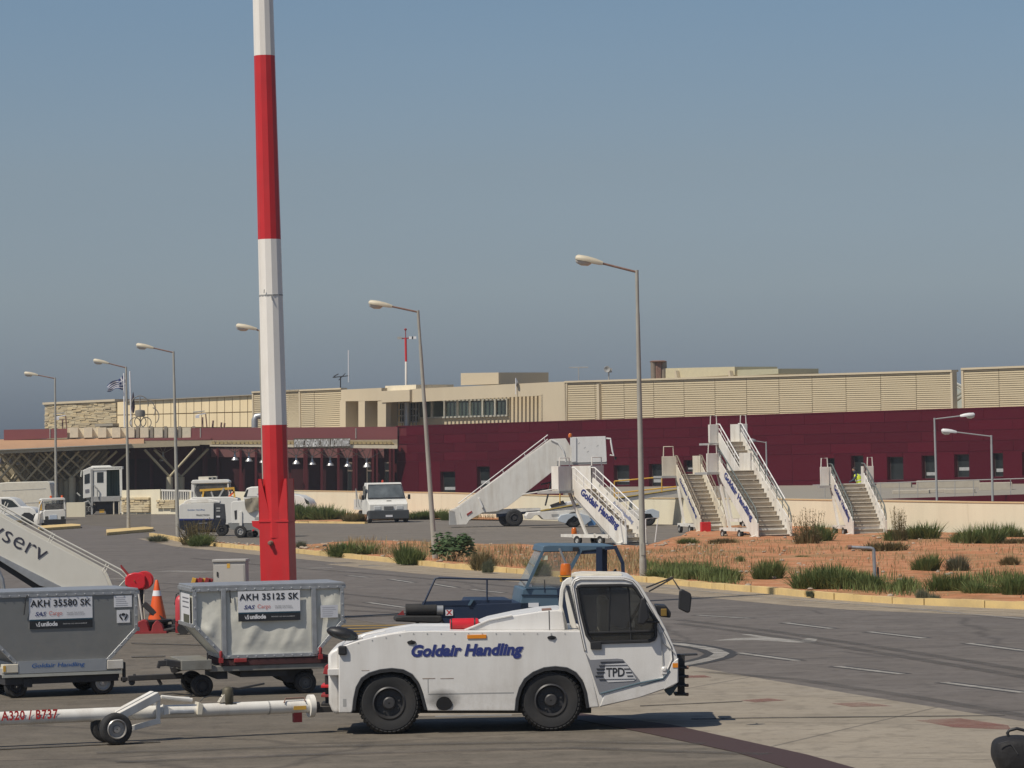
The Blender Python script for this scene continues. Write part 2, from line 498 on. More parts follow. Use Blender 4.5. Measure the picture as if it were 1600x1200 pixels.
# ------------------------------------------------------------------ shared wheel
def wheel(parent, c, r, w, rim_mat, n=32, rim_r=0.5, lug=True, hub=0.22, side=-1):
    """wheel turning about local y, outer face towards side*y; tyre is the part, rim its sub-part"""
    t = MB()
    rr = r * rim_r
    y0, y1 = -w / 2, w / 2
    t.lathe([(rr, y0 + 0.02 * w), (rr * 1.05, y0 - 0.0 * w), (r * 0.86, y0), (r * 0.955, y0 + 0.08 * w), (r, y0 + 0.2 * w), (r, y1 - 0.2 * w), (r * 0.955, y1 - 0.08 * w), (r * 0.86, y1), (rr, y1), (rr * .98, 0.0), (rr, y0 + .02 * w)], (0, 0, 0), 'y', n, cap=False)
    if lug:
        for i in range(n):
            a = 2 * math.pi * i / n
            ca, sa = math.cos(a), math.sin(a)
            p0 = V((ca * r * 0.90, y0 + 0.02 * w, sa * r * 0.90)); p1 = V((ca * r * 1.005, y0 + 0.20 * w, sa * r * 1.005)); p2 = V((ca * r * 1.012, 0, sa * r * 1.012))
            t.bar(p0, p1, r * 0.10, 0.02, up=(ca, 0, sa)); t.bar(p1, p2, r * 0.10, 0.02, up=(ca, 0, sa))
    o = t.build('wheel', BLACK, parent, smooth=35)
    o.location = c
    k = MB()
    ys = (y0 if side < 0 else y1); sg = -side
    k.lathe([(rr * 1.02, ys + sg * 0.0), (rr * 0.93, ys - sg * 0.012), (rr * 0.86, ys + sg * 0.06 * w), (rr * 0.80, ys + sg * 0.25 * w), (rr * 0.42, ys + sg * 0.25 * w), (rr * 0.38, ys + sg * 0.08 * w), (hub * rr, ys + sg * 0.05 * w), (0.01, ys + sg * 0.05 * w)], (0, 0, 0), 'y', n, cap=False)
    rim = k.build('rim', rim_mat, o, smooth=30)
    if r > 0.3:
        b = MB()
        for i in range(8):
            a = 2 * math.pi * (i + 0.3) / 8
            b.lathe([(rr * 0.07, ys + sg * 0.26 * w), (rr * 0.07, ys + sg * 0.16 * w), (0.004, ys + sg * 0.155 * w)], (math.cos(a) * rr * 0.62, 0, math.sin(a) * rr * 0.62), 'y', 6)
        b.build('wheel_nut', rim_mat, o)['kind'] = 'stuff'
    return o
# ------------------------------------------------------------------ ground materials
def ground_mat(name, dark, light, patch=0.06, stain=0.5, rough=0.85, crack=0.0, streak=0.5, joint=0.0, dust=(0.24, 0.20, 0.16)):
    m = bpy.data.materials.new(name); m.use_nodes = True
    t = m.node_tree; N = t.nodes; b = N['Principled BSDF']; K = t.links.new
    b.inputs['Specular IOR Level'].default_value = 0.25
    geo = N.new('ShaderNodeNewGeometry')
    def noise(scale, det=6, rgh=0.6, stretch=None):
        v = geo.outputs['Position']
        if stretch:
            mp = N.new('ShaderNodeMapping'); mp.inputs['Scale'].default_value = stretch; mp.inputs['Rotation'].default_value = (0, 0, R(-6)); K(v, mp.inputs[0]); v = mp.outputs[0]
        n = N.new('ShaderNodeTexNoise'); n.inputs['Scale'].default_value = scale; n.inputs['Detail'].default_value = det; n.inputs['Roughness'].default_value = rgh
        K(v, n.inputs['Vector']); return n.outputs['Fac']
    def rng(s, a, c, lo=0.0, hi=1.0):
        r = N.new('ShaderNodeMapRange'); r.inputs['From Min'].default_value = a; r.inputs['From Max'].default_value = c; r.inputs['To Min'].default_value = lo; r.inputs['To Max'].default_value = hi
        K(s, r.inputs['Value']); return r.outputs[0]
    def mix(f, c1, c2, mode='MIX'):
        x = N.new('ShaderNodeMix'); x.data_type = 'RGBA'; x.blend_type = mode
        for i, c in ((6, c1), (7, c2)):
            if isinstance(c, tuple): x.inputs[i].default_value = (*c, 1)
            else: K(c, x.inputs[i])
        if isinstance(f, float): x.inputs[0].default_value = f
        else: K(f, x.inputs[0])
        return x.outputs[2]
    c = mix(rng(noise(patch, 7, 0.65), 0.36, 0.62), dark, light)
    dk = lambda k: tuple(x * k for x in dark)
    c = mix(rng(noise(0.35, 6, 0.7), 0.44, 0.66, 0, stain), c, dk(0.72))
    c = mix(rng(noise(1.0, 5, 0.7, (0.035, 1.1, 1)), 0.44, 0.64, 0, streak * 0.9), c, dk(0.74))
    c = mix(rng(noise(0.7, 6, 0.7, (0.06, 1.4, 1)), 0.50, 0.68, 0, streak * 0.8), c, dust)
    c = mix(rng(noise(0.12, 6, 0.7), 0.50, 0.60, 0, 0.40), c, dk(0.76))
    c = mix(rng(noise(3.4, 4, 0.6, (0.8, 0.55, 1)), 0.52, 0.64, 0, 0.62), c, dk(0.60))
    c = mix(rng(noise(1.1, 4, 0.6, (0.8, 0.5, 1)), 0.52, 0.62, 0, 0.40), c, dk(0.68))
    c = mix(rng(noise(2.6, 5, 0.75, (0.35, 0.8, 1)), 0.53, 0.68, 0, 0.5), c, dust)
    c = mix(rng(noise(6.0, 4, 0.8), 0.50, 0.68, 0, 0.5), c, dk(0.62))
    c = mix(rng(noise(22, 2, 0.6), 0.35, 0.7, 0, 0.30), c, dust)
    if crack > 0:
        nz = N.new('ShaderNodeTexNoise'); nz.inputs['Scale'].default_value = 0.6; nz.inputs['Detail'].default_value = 6; K(geo.outputs['Position'], nz.inputs['Vector'])
        ad = N.new('ShaderNodeMix'); ad.data_type = 'VECTOR'; ad.inputs[0].default_value = 0.35
        K(geo.outputs['Position'], ad.inputs[4]); K(nz.outputs['Color'], ad.inputs[5])
        vo = N.new('ShaderNodeTexVoronoi'); vo.feature = 'DISTANCE_TO_EDGE'; vo.inputs['Scale'].default_value = 0.16; K(ad.outputs[1], vo.inputs['Vector'])
        c = mix(rng(vo.outputs['Distance'], 0.0, 0.010, crack, 0.0), c, (0.035, 0.032, 0.03))
    if joint > 0:
        mp = N.new('ShaderNodeMapping'); mp.inputs['Rotation'].default_value = (0, 0, R(24)); mp.inputs['Scale'].default_value = (0.2, 0.2, 0.2); K(geo.outputs['Position'], mp.inputs[0])
        br = N.new('ShaderNodeTexBrick'); br.offset = 0.0; br.inputs['Scale'].default_value = 1.0; br.inputs['Mortar Size'].default_value = 0.006; br.inputs['Brick Width'].default_value = 1.0; br.inputs['Row Height'].default_value = 1.0
        br.inputs['Color1'].default_value = (0, 0, 0, 1); br.inputs['Color2'].default_value = (0, 0, 0, 1); br.inputs['Mortar'].default_value = (1, 1, 1, 1); K(mp.outputs[0], br.inputs['Vector'])
        c = mix(rng(br.outputs['Color'], 0, 1, 0, joint), c, (0.06, 0.055, 0.05))
    K(c, b.inputs['Base Color'])
    K(rng(noise(0.8), 0.3, 0.7, rough - 0.12, rough + 0.08), b.inputs['Roughness'])
    bp = N.new('ShaderNodeBump'); bp.inputs['Strength'].default_value = 0.35; bp.inputs['Distance'].default_value = 0.01
    K(noise(45, 3, 0.7), bp.inputs['Height']); K(bp.outputs[0], b.inputs['Normal'])
    return m

def worn_paint(name, col, keep=0.55, scale=1.4, soft=0.2):
    """thin paint worn through in patches: the pavement shows between them"""
    m = bpy.data.materials.new(name); m.use_nodes = True
    t = m.node_tree; N = t.nodes; b = N['Principled BSDF']; K = t.links.new
    b.inputs['Base Color'].default_value = (*col, 1); b.inputs['Roughness'].default_value = 0.8
    geo = N.new('ShaderNodeNewGeometry')
    n = N.new('ShaderNodeTexNoise'); n.inputs['Scale'].default_value = scale; n.inputs['Detail'].default_value = 9; n.inputs['Roughness'].default_value = 0.75
    mp = N.new('ShaderNodeMapping'); mp.inputs['Scale'].default_value = (0.5, 1.2, 1); K(geo.outputs['Position'], mp.inputs[0]); K(mp.outputs[0], n.inputs['Vector'])
    r = N.new('ShaderNodeMapRange'); r.inputs['From Min'].default_value = 1 - keep - soft / 2; r.inputs['From Max'].default_value = 1 - keep + soft / 2
    K(n.outputs['Fac'], r.inputs['Value']); K(r.outputs[0], b.inputs['Alpha'])
    return m

ASPH = ground_mat('apron_asphalt', (0.118, 0.104, 0.083), (0.152, 0.135, 0.109), crack=0.45)
ROADM = ground_mat('road_asphalt', (0.136, 0.119, 0.107), (0.176, 0.156, 0.141), crack=0.4, dust=(0.18, 0.165, 0.15))
CONC = ground_mat('apron_concrete', (0.285, 0.245, 0.190), (0.345, 0.300, 0.236), stain=0.35, joint=0.5, dust=(0.30, 0.265, 0.22))
PAD = ground_mat('parking_asphalt', (0.165, 0.147, 0.125), (0.205, 0.184, 0.158), crack=0.3)
STRIPE = worn_paint('dark_red_band_paint', (0.050, 0.026, 0.024), 0.80, 1.2, 0.35)
WPAINT = worn_paint('worn_white_paint', (0.36, 0.34, 0.31), 0.56, 3.0, 0.35)
WPALE = worn_paint('faded_white_paint', (0.30, 0.28, 0.255), 0.50, 1.2, 0.4)
YPAINT = worn_paint('worn_yellow_paint', (0.40, 0.25, 0.055), 0.62, 2.0, 0.3)
BPAINT = worn_paint('black_outline_paint', (0.04, 0.038, 0.037), 0.7, 2.0, 0.3)
RPAINT = worn_paint('worn_red_paint', (0.27, 0.11, 0.09), 0.36, 0.9, 0.6)
TAR_SHADE = worn_paint('tar_joint_shadow', (0.10, 0.092, 0.08), 0.52, 2.0, 0.5)

def earth_mat():
    m = bpy.data.materials.new('red_earth'); m.use_nodes = True
    t = m.node_tree; N = t.nodes; b = N['Principled BSDF']; K = t.links.new
    geo = N.new('ShaderNodeNewGeometry')
    def noise(scale, det=6, rgh=0.65):
        n = N.new('ShaderNodeTexNoise'); n.inputs['Scale'].default_value = scale; n.inputs['Detail'].default_value = det; n.inputs['Roughness'].default_value = rgh
        K(geo.outputs['Position'], n.inputs['Vector']); return n.outputs['Fac']
    def rp(s, stops):
        r = N.new('ShaderNodeValToRGB'); e = r.color_ramp.elements
        while len(e) < len(stops): e.new(0.5)
        for x, (p, c) in zip(e, stops): x.position = p; x.color = (*c, 1)
        K(s, r.inputs[0]); return r.outputs[0]
    a = rp(noise(0.9, 8, 0.75), [(0.3, (0.33, 0.135, 0.062)), (0.5, (0.50, 0.23, 0.118)), (0.68, (0.56, 0.33, 0.20))])
    c = rp(noise(2.2, 6, 0.7), [(0.3, (0.12, 0.12, 0.05)), (0.7, (0.31, 0.245, 0.13))])
    msk = rp(noise(0.22, 7, 0.7), [(0.50, (0, 0, 0)), (0.66, (0.8, 0.8, 0.8))])
    x = N.new('ShaderNodeMix'); x.data_type = 'RGBA'; K(msk, x.inputs[0]); K(a, x.inputs[6]); K(c, x.inputs[7])
    K(x.outputs[2], b.inputs['Base Color']); b.inputs['Roughness'].default_value = 0.95; b.inputs['Specular IOR Level'].default_value = 0.1
    bp = N.new('ShaderNodeBump'); bp.inputs['Strength'].default_value = 0.9; bp.inputs['Distance'].default_value = 0.08
    K(noise(5.0, 8, 0.75), bp.inputs['Height']); K(bp.outputs[0], b.inputs['Normal'])
    return m
EARTH = earth_mat()

# ------------------------------------------------------------------ ground and markings
g = MB().quad((-2500, -60, 0), (2500, -60, 0), (2500, 6000, 0), (-2500, 6000, 0)).build('ground', ASPH)
setp(g, 'grey brown asphalt of the airport apron', None, None, 'structure')

def sheet(name, px, z, mat, kind='structure', label=None, parent=None):
    pts = [gp(x, y, z) for x, y in px]
    m = MB(); m.prismz([(p.x, p.y) for p in pts], z - 0.002, z)
    o = m.build(name, mat, parent)
    if parent is None: setp(o, label, None, None, kind)
    return o

road = sheet('road', [(-120, 806), (30, 806), (60, 812), (110, 818), (200, 826), (240, 838), (300, 850), (420, 862), (560, 875), (700, 888), (880, 902), (1000, 909), (1100, 920), (1200, 929), (1310, 939), (1400, 945), (1500, 949), (1720, 958), (1980, 970),
                      (1980, 1186), (1600, 1127), (1330, 1084), (1200, 1062), (1075, 1040), (760, 1000), (540, 966), (200, 960), (-120, 970)], 0.004, ROADM, label='dark grey asphalt service road behind the apron')
conc = sheet('concrete_apron', [(1075, 1040), (1200, 1062), (1330, 1084), (1600, 1127), (1980, 1186), (1980, 1400), (1560, 1265), (1337, 1200), (1262, 1179), (1049, 1132), (905, 1114), (640, 1119), (700, 1060), (880, 1036)], 0.004, CONC, label='pale concrete apron slab in front of the road')
sheet('stand_band', [(890, 1112), (1049, 1132), (1262, 1179), (1337, 1200), (1560, 1265), (1400, 1255), (1232, 1200), (1150, 1175), (1000, 1143), (900, 1124)], 0.008, STRIPE, label='dark red painted band edging the stand')
pad = sheet('parking_pad', [(236, 836), (300, 846), (420, 856), (560, 868), (700, 880), (900, 893), (1060, 893), (1095, 812), (700, 806), (430, 799), (236, 803)], 0.004, PAD, label='grey parking area where the stairs stand')

mk = thing('lane_marking', 'worn white dashes along the service road', None, loc=(0, 0, 0)); setp(mk, kind='structure')
def strip(px0, px1, w, z, mat, name, parent):
    a, b = gp(*px0, z), gp(*px1, z)
    d = (b - a).normalized(); n = V((-d.y, d.x, 0)) * (w / 2)
    m = MB(); m.prismz([((a - n).x, (a - n).y), ((b - n).x, (b - n).y), ((b + n).x, (b + n).y), ((a + n).x, (a + n).y)], z - 0.002, z)
    return m.build(name, mat, parent)
for p, q in [((1090, 961), (1172, 966)), ((1227, 973), (1300, 982)), ((1358, 987), (1445, 997)), ((1513, 1005), (1612, 1018)), ((1155, 1020), (1246, 1032)), ((1308, 1041), (1410, 1053)), ((1475, 1066), (1600, 1082)),
             ((611, 905), (645, 910)), ((676, 912), (712, 918)), ((738, 921), (786, 926)), ((575, 941), (632, 949)), ((545, 899), (575, 902)), ((482, 930), (535, 936))]:
    strip(p, q, 0.34, 0.007, BPAINT, 'dash_border', mk); strip(p, q, 0.15, 0.010, WPAINT, 'lane_dash', mk)
for p, q in [((1205, 928), (1330, 941)), ((1345, 943), (1500, 957)), ((1560, 963), (1720, 976)), ((1000, 911), (1190, 927))]:
    strip(p, q, 0.16, 0.009, WPALE, 'edge_line', mk)
for p, q in [((255, 892), (335, 894)), ((560, 884), (665, 882)), ((430, 889), (520, 887)), ((150, 905), (245, 903)), ((60, 872), (110, 880))]:
    strip(p, q, 0.9, 0.009, WPALE, 'faded_patch', mk)
ar = MB()
for poly in ([(1112, 1001), (1165, 992), (1200, 993), (1170, 990), (1190, 991), (1215, 997), (1262, 999), (1278, 997), (1272, 1001), (1240, 1003), (1205, 1000), (1165, 999)],):
    pts = [gp(x, y, 0.009) for x, y in poly]
sheet('direction_arrow', [(1112, 1001), (1150, 997), (1187, 996), (1158, 991), (1172, 991), (1205, 996), (1240, 999), (1252, 1000), (1262, 997), (1278, 998), (1274, 1003), (1245, 1004), (1180, 1000)], 0.009, WPAINT, label='worn white arrow on the grey road')
nose = [(1020, 1003), (1060, 1006), (1090, 1010), (1115, 1015), (1128, 1021), (1118, 1027), (1095, 1033), (1070, 1038), (1020, 1046)]
def ribbon(name, pts, w, z, mat, label=None):
    P = [gp(x, y, z) for x, y in pts]
    m = MB()
    Ls, Rs = [], []
    for i, p in enumerate(P):
        d = (P[min(i + 1, len(P) - 1)] - P[max(i - 1, 0)]).normalized(); n = V((-d.y, d.x, 0)) * (w / 2)
        Ls.append(p + n); Rs.append(p - n)
    for i in range(len(P) - 1):
        m.quad(Ls[i], Rs[i], Rs[i + 1], Ls[i + 1])
    o = m.build(name, mat); setp(o, label, None, None, 'structure'); return o
ribbon('nose_outline', nose, 0.62, 0.008, BPAINT, 'black border of the white nose marking')
ribbon('nose_line', nose, 0.28, 0.012, WPAINT, 'curved white nose marking on the road')
yl = thing('yellow_guide_line', 'yellow and black guide lines behind the white tractor', None, loc=(0, 0, 0)); setp(yl, kind='structure')
for k, y in enumerate((976.5, 980.5, 985, 989.5)):
    strip((500, y + 2), (930, y - 5), 0.30, 0.008, YPAINT, 'yellow_line', yl)
strip((500, 984), (930, 977), 1.9, 0.006, BPAINT, 'black_underlay', yl)
for px in ([(1158, 1094), (1200, 1091), (1228, 1094), (1180, 1097)], [(1300, 1099), (1350, 1097), (1395, 1103), (1330, 1104)], [(1430, 1125), (1500, 1122), (1575, 1133), (1580, 1140), (1490, 1136)], [(1060, 1056), (1100, 1055), (1112, 1058), (1070, 1059)]):
    sheet('red_patch', px, 0.009, RPAINT, label='worn red paint patch on the pale concrete')
for px in ([(1000, 1102), (1160, 1095), (1160, 1095.8), (1000, 1103)], [(1080, 1122.5), (1200, 1120.5), (1570, 1117), (1570, 1117.8), (1200, 1121.5), (1080, 1123.5)],
           [(-50, 1171), (250, 1157.5), (250, 1159), (-50, 1173)], [(205, 1004), (330, 1007), (330, 1008.5), (205, 1005.5)], [(205, 1025.5), (258, 1024), (258, 1026), (205, 1027)], [(540, 964), (700, 956), (700, 957), (540, 965.3)]):  # first and last of this row paint the tow bar and mast shadows
    sheet('tar_joint_shadow', px, 0.013, TAR_SHADE, label='dark tarred joint and painted shadow line on the pavement')

SAND = worn_paint('dusty_sand', (0.40, 0.33, 0.24), 0.58, 2.2, 0.5)
kb0 = [(560, 875), (700, 889), (880, 903), (1000, 910), (1100, 920), (1200, 929), (1310, 939), (1400, 945), (1500, 949), (1700, 957)]
ribbon('road_shoulder', [(x, y + 5) for x, y in kb0], 2.4, 0.007, SAND, 'dusty sand swept against the kerb')
ribbon('road_shoulder', [(x, y + 2) for x, y in kb0], 1.1, 0.011, SAND, 'dusty sand lying at the foot of the kerb')
ribbon('road_shoulder', [(240, 841), (300, 853), (420, 865), (560, 878)], 1.6, 0.007, SAND, 'dusty sand along the left kerb')
ribbon('edge_line', [(1000, 914), (1100, 924), (1200, 933), (1300, 941), (1400, 949), (1500, 958), (1600, 967)], 0.18, 0.015, WPALE, 'faded white edge line along the kerb')
RUBBER = worn_paint('tyre_rubber', (0.088, 0.081, 0.074), 0.38, 1.0, 0.7)
for pts in ([(1060, 968), (1200, 985), (1400, 1015), (1700, 1062)], [(1060, 974), (1200, 992), (1400, 1024), (1700, 1074)], [(1090, 1048), (1250, 1062), (1450, 1092), (1700, 1135)], [(480, 950), (700, 962), (900, 985), (1060, 1001)],
            [(120, 905), (330, 915), (520, 926), (700, 944)], [(100, 918), (300, 926), (500, 940), (640, 955)], [(300, 872), (420, 884), (600, 898), (860, 922)], [(180, 1190), (500, 1178), (900, 1168), (1200, 1178)], [(150, 1176), (480, 1166), (880, 1158), (1100, 1162)]):
    n_ = 24; q = []
    for i in range(n_ + 1):
        t_ = i / n_ * (len(pts) - 1); j = min(int(t_), len(pts) - 2); u_ = t_ - j
        q.append((pts[j][0] + (pts[j + 1][0] - pts[j][0]) * u_, pts[j][1] + (pts[j + 1][1] - pts[j][1]) * u_))
    ribbon('tyre_mark', q, 0.30, 0.0095 + 0.0003 * len(pts), RUBBER, 'dark rubber tyre mark on the pavement')
# ------------------------------------------------------------------ kerbs: painted stones laid one by one
KERBM = M('yellow_kerb_paint', (0.66, 0.48, 0.21), 0.85, var=0.1, scale=0.8, dirt=0.5, dcol=(0.32, 0.25, 0.16), dscale=1.2, world=True)
_ks = MB().box(-0.5, 0.5, -0.5, 0.5, -0.4, 1).build('kerb_stone', KERBM)
KME = _ks.data; bpy.data.objects.remove(_ks)
def kerb(pts_px, label, h=0.15, w=0.20, step=1.0, jit=0.02):
    root = thing('kerb', label, None, loc=gp(*pts_px[0])); setp(root, kind='structure')
    P = [gp(x, y) for x, y in pts_px]
    org = P[0]
    for a, b in zip(P, P[1:]):
        n = max(1, round((b - a).length / step)); d = (b - a) / n
        ang = math.atan2(d.y, d.x)
        for i in range(n):
            c = a + d * (i + 0.5) - org
            place('kerb_stone', KME, root, (c.x + random.uniform(-jit, jit), c.y + w / 2 + random.uniform(-jit, jit), random.uniform(-jit, 0.4 * jit)), (random.uniform(-.02, .02), 0, ang + random.uniform(-.015, .015)), (d.length * 0.985, w, h))
    return root
KB = [(236, 838), (262, 842), (300, 850), (350, 855), (420, 862), (470, 865), (560, 874), (640, 882), (700, 888), (780, 894), (880, 902), (1000, 909), (1100, 919), (1200, 928), (1310, 938), (1400, 944), (1500, 948), (1640, 954), (1960, 969)]
kerb(KB, 'long yellow painted kerb between road and red earth', h=0.17)
kerb([(455, 817.5), (572, 818.5)], 'short yellow kerb in front of the wall bushes', h=0.12)
def island(pts, label):
    P = [gp(x, y) for x, y in pts]; o = P[0]
    m = MB(); m.prismz([(p.x - o.x, p.y - o.y) for p in P], 0, 0.17)
    b = m.build('kerb_island', KERBM, bevel=0.03); b.location = o
    setp(b, label, None, None, 'structure')
island([(167, 837), (240, 830.5), (240, 828.5), (226, 827.5), (166, 832)], 'yellow kerbed island under the lamp post left of the mast')
island([(60, 830), (126, 825.5), (126, 823.5), (112, 822.5), (60, 826)], 'yellow kerbed island under the leftmost lamp post')
island([(0, 818), (34, 817), (34, 815), (0, 815)], 'small yellow kerb behind the boarding stairs handrail')

# ------------------------------------------------------------------ red earth

WALL_A, WALL_B = gp(450, 800), gp(1600, 838)
def wall_pt(t): return WALL_A + (WALL_B - WALL_A) * t
front = [gp(x, y) + V((0, 0.12, 0)) for x, y in [(300, 850), (350, 855), (420, 862), (470, 865), (560, 874), (640, 882), (700, 888), (780, 894), (880, 902), (1000, 909), (1100, 919), (1200, 928), (1310, 938), (1400, 944), (1500, 948), (1960, 969)]]
back = [gp(x, y) for x, y in [(300, 847), (350, 851), (420, 856), (470, 855), (540, 849), (640, 850), (720, 853), (790, 855), (890, 858), (1005, 858), (1060, 842), (1098, 826), (1180, 823), (1330, 830), (1480, 835), (1960, 853)]]
def grid_sheet(name, A, B, nu, nv, z0, amp, mat, label):
    m = MB()
    def along(C, t):
        f = t * (len(C) - 1); i = min(int(f), len(C) - 2); return C[i].lerp(C[i + 1], f - i)
    for j in range(nv + 1):
        for i in range(nu + 1):
            p = along(A, i / nu).lerp(along(B, i / nu), j / nv)
            e = min(1.0, j / 2.0)
            z = z0 + e * amp * (mnoise.noise(V((p.x * 0.35, p.y * 0.12, 0))) + 0.5 * mnoise.noise(V((p.x * 1.1, p.y * 0.4, 3)))) 
            m.v.append((p.x, p.y, max(0.03, z)))
    for j in range(nv):
        for i in range(nu):
            a = j * (nu + 1) + i
            m.f.append((a, a + 1, a + nu + 2, a + nu + 1))
    o = m.build(name, mat, smooth=180); setp(o, label, None, None, 'structure'); return o
earth = grid_sheet('earth_verge', front, back, 150, 24, 0.11, 0.07, EARTH, 'red earth verge with dry weeds behind the kerb')
earth2 = grid_sheet('earth_verge', [gp(x, y) for x, y in [(450, 816), (572, 817), (575, 814), (660, 812), (790, 814)]], [gp(x, y) for x, y in [(450, 800.3), (540, 803), (600, 805), (680, 807.5), (790, 811)]], 50, 6, 0.08, 0.05, EARTH, 'strip of red earth in front of the low wall')
STONE = M('pale_stone', (0.36, 0.30, 0.23), 0.9, var=0.2, scale=2, world=True)
m = MB()
for _ in range(520):
    t = random.random(); f = t * (len(front) - 1); i = min(int(f), len(front) - 2); s = random.random() ** 0.8
    p = front[i].lerp(front[i + 1], f - i).lerp(back[i].lerp(back[i + 1], f - i), s)
    r = random.uniform(0.02, 0.075)
    m.ell((p.x, p.y, 0.12 + r * 0.2), r * random.uniform(.8, 1.6), r, r * 0.7, 6, 4)
setp(m.build('gravel', STONE), 'pale stones scattered on the red earth', None, None, 'stuff')

# ------------------------------------------------------------------ weeds, shrubs
def leaf_mat(name, c1, c2, sc=1.3):
    m = bpy.data.materials.new(name); m.use_nodes = True
    t = m.node_tree; N = t.nodes; b = N['Principled BSDF']; K = t.links.new
    geo = N.new('ShaderNodeNewGeometry'); n = N.new('ShaderNodeTexNoise'); n.inputs['Scale'].default_value = sc; n.inputs['Detail'].default_value = 4
    K(geo.outputs['Position'], n.inputs['Vector'])
    r = N.new('ShaderNodeMapRange'); r.inputs['From Min'].default_value = 0.3; r.inputs['From Max'].default_value = 0.7; K(n.outputs['Fac'], r.inputs['Value'])
    a = N.new('ShaderNodeMath'); a.operation = 'MULTIPLY_ADD'; a.inputs[1].default_value = 0.5; a.inputs[2].default_value = 0.0; K(r.outputs[0], a.inputs[0])
    a2 = N.new('ShaderNodeMath'); a2.operation = 'MULTIPLY_ADD'; a2.inputs[1].default_value = 0.5; K(geo.outputs['Random Per Island'], a2.inputs[0]); K(a.outputs[0], a2.inputs[2])
    x = N.new('ShaderNodeMix'); x.data_type = 'RGBA'; x.inputs[6].default_value = (*c1, 1); x.inputs[7].default_value = (*c2, 1); K(a2.outputs[0], x.inputs[0])
    K(x.outputs[2], b.inputs['Base Color']); b.inputs['Roughness'].default_value = 0.75; b.inputs['Specular IOR Level'].default_value = 0.2
    tr = N.new('ShaderNodeBsdfTranslucent'); K(x.outputs[2], tr.inputs[0])
    ms = N.new('ShaderNodeMixShader'); ms.inputs[0].default_value = 0.25; K(b.outputs[0], ms.inputs[1]); K(tr.outputs[0], ms.inputs[2]); K(ms.outputs[0], N['Material Output'].inputs[0])
    return m
LEAF = leaf_mat('green_rush', (0.075, 0.115, 0.032), (0.20, 0.235, 0.09))
LEAFD = leaf_mat('dry_brown_weed', (0.10, 0.085, 0.04), (0.24, 0.19, 0.09))
LEAFB = leaf_mat('broad_leaf', (0.04, 0.085, 0.035), (0.11, 0.165, 0.075))
LEAFG = leaf_mat('grey_green_weed', (0.10, 0.115, 0.07), (0.20, 0.21, 0.14))
STRAW = leaf_mat('straw_grass', (0.24, 0.19, 0.09), (0.42, 0.34, 0.19), 0.5)

def blade(m, p, d, L_, w, bend):
    """one arched tapering blade"""
    side = V((-d.y, d.x, 0))
    side = (side.normalized() if side.length > 1e-4 else V((1, 0, 0)))
    if random.random() < 0.5: side = (side + V((random.uniform(-1, 1), random.uniform(-1, 1), 0))).normalized()
    q = p + d * (L_ * 0.55); e = p + d * L_ + V((d.x, d.y, 0)) * (bend * L_) - V((0, 0, bend * L_ * 0.6))
    k = len(m.v)
    m.v += [tuple(p - side * w * .4), tuple(p + side * w * .4), tuple(q + side * w * .5), tuple(q - side * w * .5), tuple(e)]
    m.f += [(k, k + 1, k + 2, k + 3), (k + 3, k + 2, k + 4)]
def rush_mesh(seed, n=1500, wd=0.018):
    random.seed(seed); m = MB()
    cl = [(random.uniform(-.38, .38), random.uniform(-.38, .38), random.uniform(.55, 1.0)) for _ in range(9)]
    for _ in range(n):
        cx, cy, ch = random.choice(cl)
        a = random.uniform(0, 2 * math.pi); r = 0.16 * math.sqrt(random.random())
        p = V((cx * .8 + r * math.cos(a), cy * .8 + r * math.sin(a), 0))
        th = abs(random.gauss(0, 0.36)); a2 = a + random.uniform(-.7, .7)
        d = V((math.sin(th) * math.cos(a2), math.sin(th) * math.sin(a2), math.cos(th)))
        blade(m, p, d, ch * random.uniform(.3, .95), wd * random.uniform(.6, 1.3), random.uniform(.02, .22))
    o = m.build('shrub', None, fix=False); me = o.data; bpy.data.objects.remove(o); return me
def broad_mesh(seed, n=1100, size=0.07):
    random.seed(seed); m = MB()
    cl = [(random.uniform(-.34, .34), random.uniform(-.34, .34), random.uniform(.25, .72), random.uniform(.16, .28)) for _ in range(13)]
    for _ in range(n):
        cx, cy, cz, rr = random.choice(cl)
        th = random.uniform(0, 2 * math.pi); ph = math.acos(random.uniform(-.6, 1))
        nrm = V((math.sin(ph) * math.cos(th), math.sin(ph) * math.sin(th), math.cos(ph)))
        c = V((cx, cy, cz)) + nrm * rr * random.uniform(.6, 1.05)
        c.z = max(0.02, c.z)
        nn = (nrm + V((random.uniform(-.8, .8), random.uniform(-.8, .8), random.uniform(-.2, .8)))).normalized()
        a, b = _perp(nn); s_ = size * random.uniform(.5, 1.2)
        m.quad(c - a * s_, c - b * s_ * .5, c + a * s_, c + b * s_ * .5)
    for _ in range(30):
        cx, cy, cz, rr = random.choice(cl)
        m.tube([(cx * .1, cy * .1, 0), (cx, cy, cz)], 0.008, 4)
    o = m.build('shrub', None, fix=False); me = o.data; bpy.data.objects.remove(o); return me
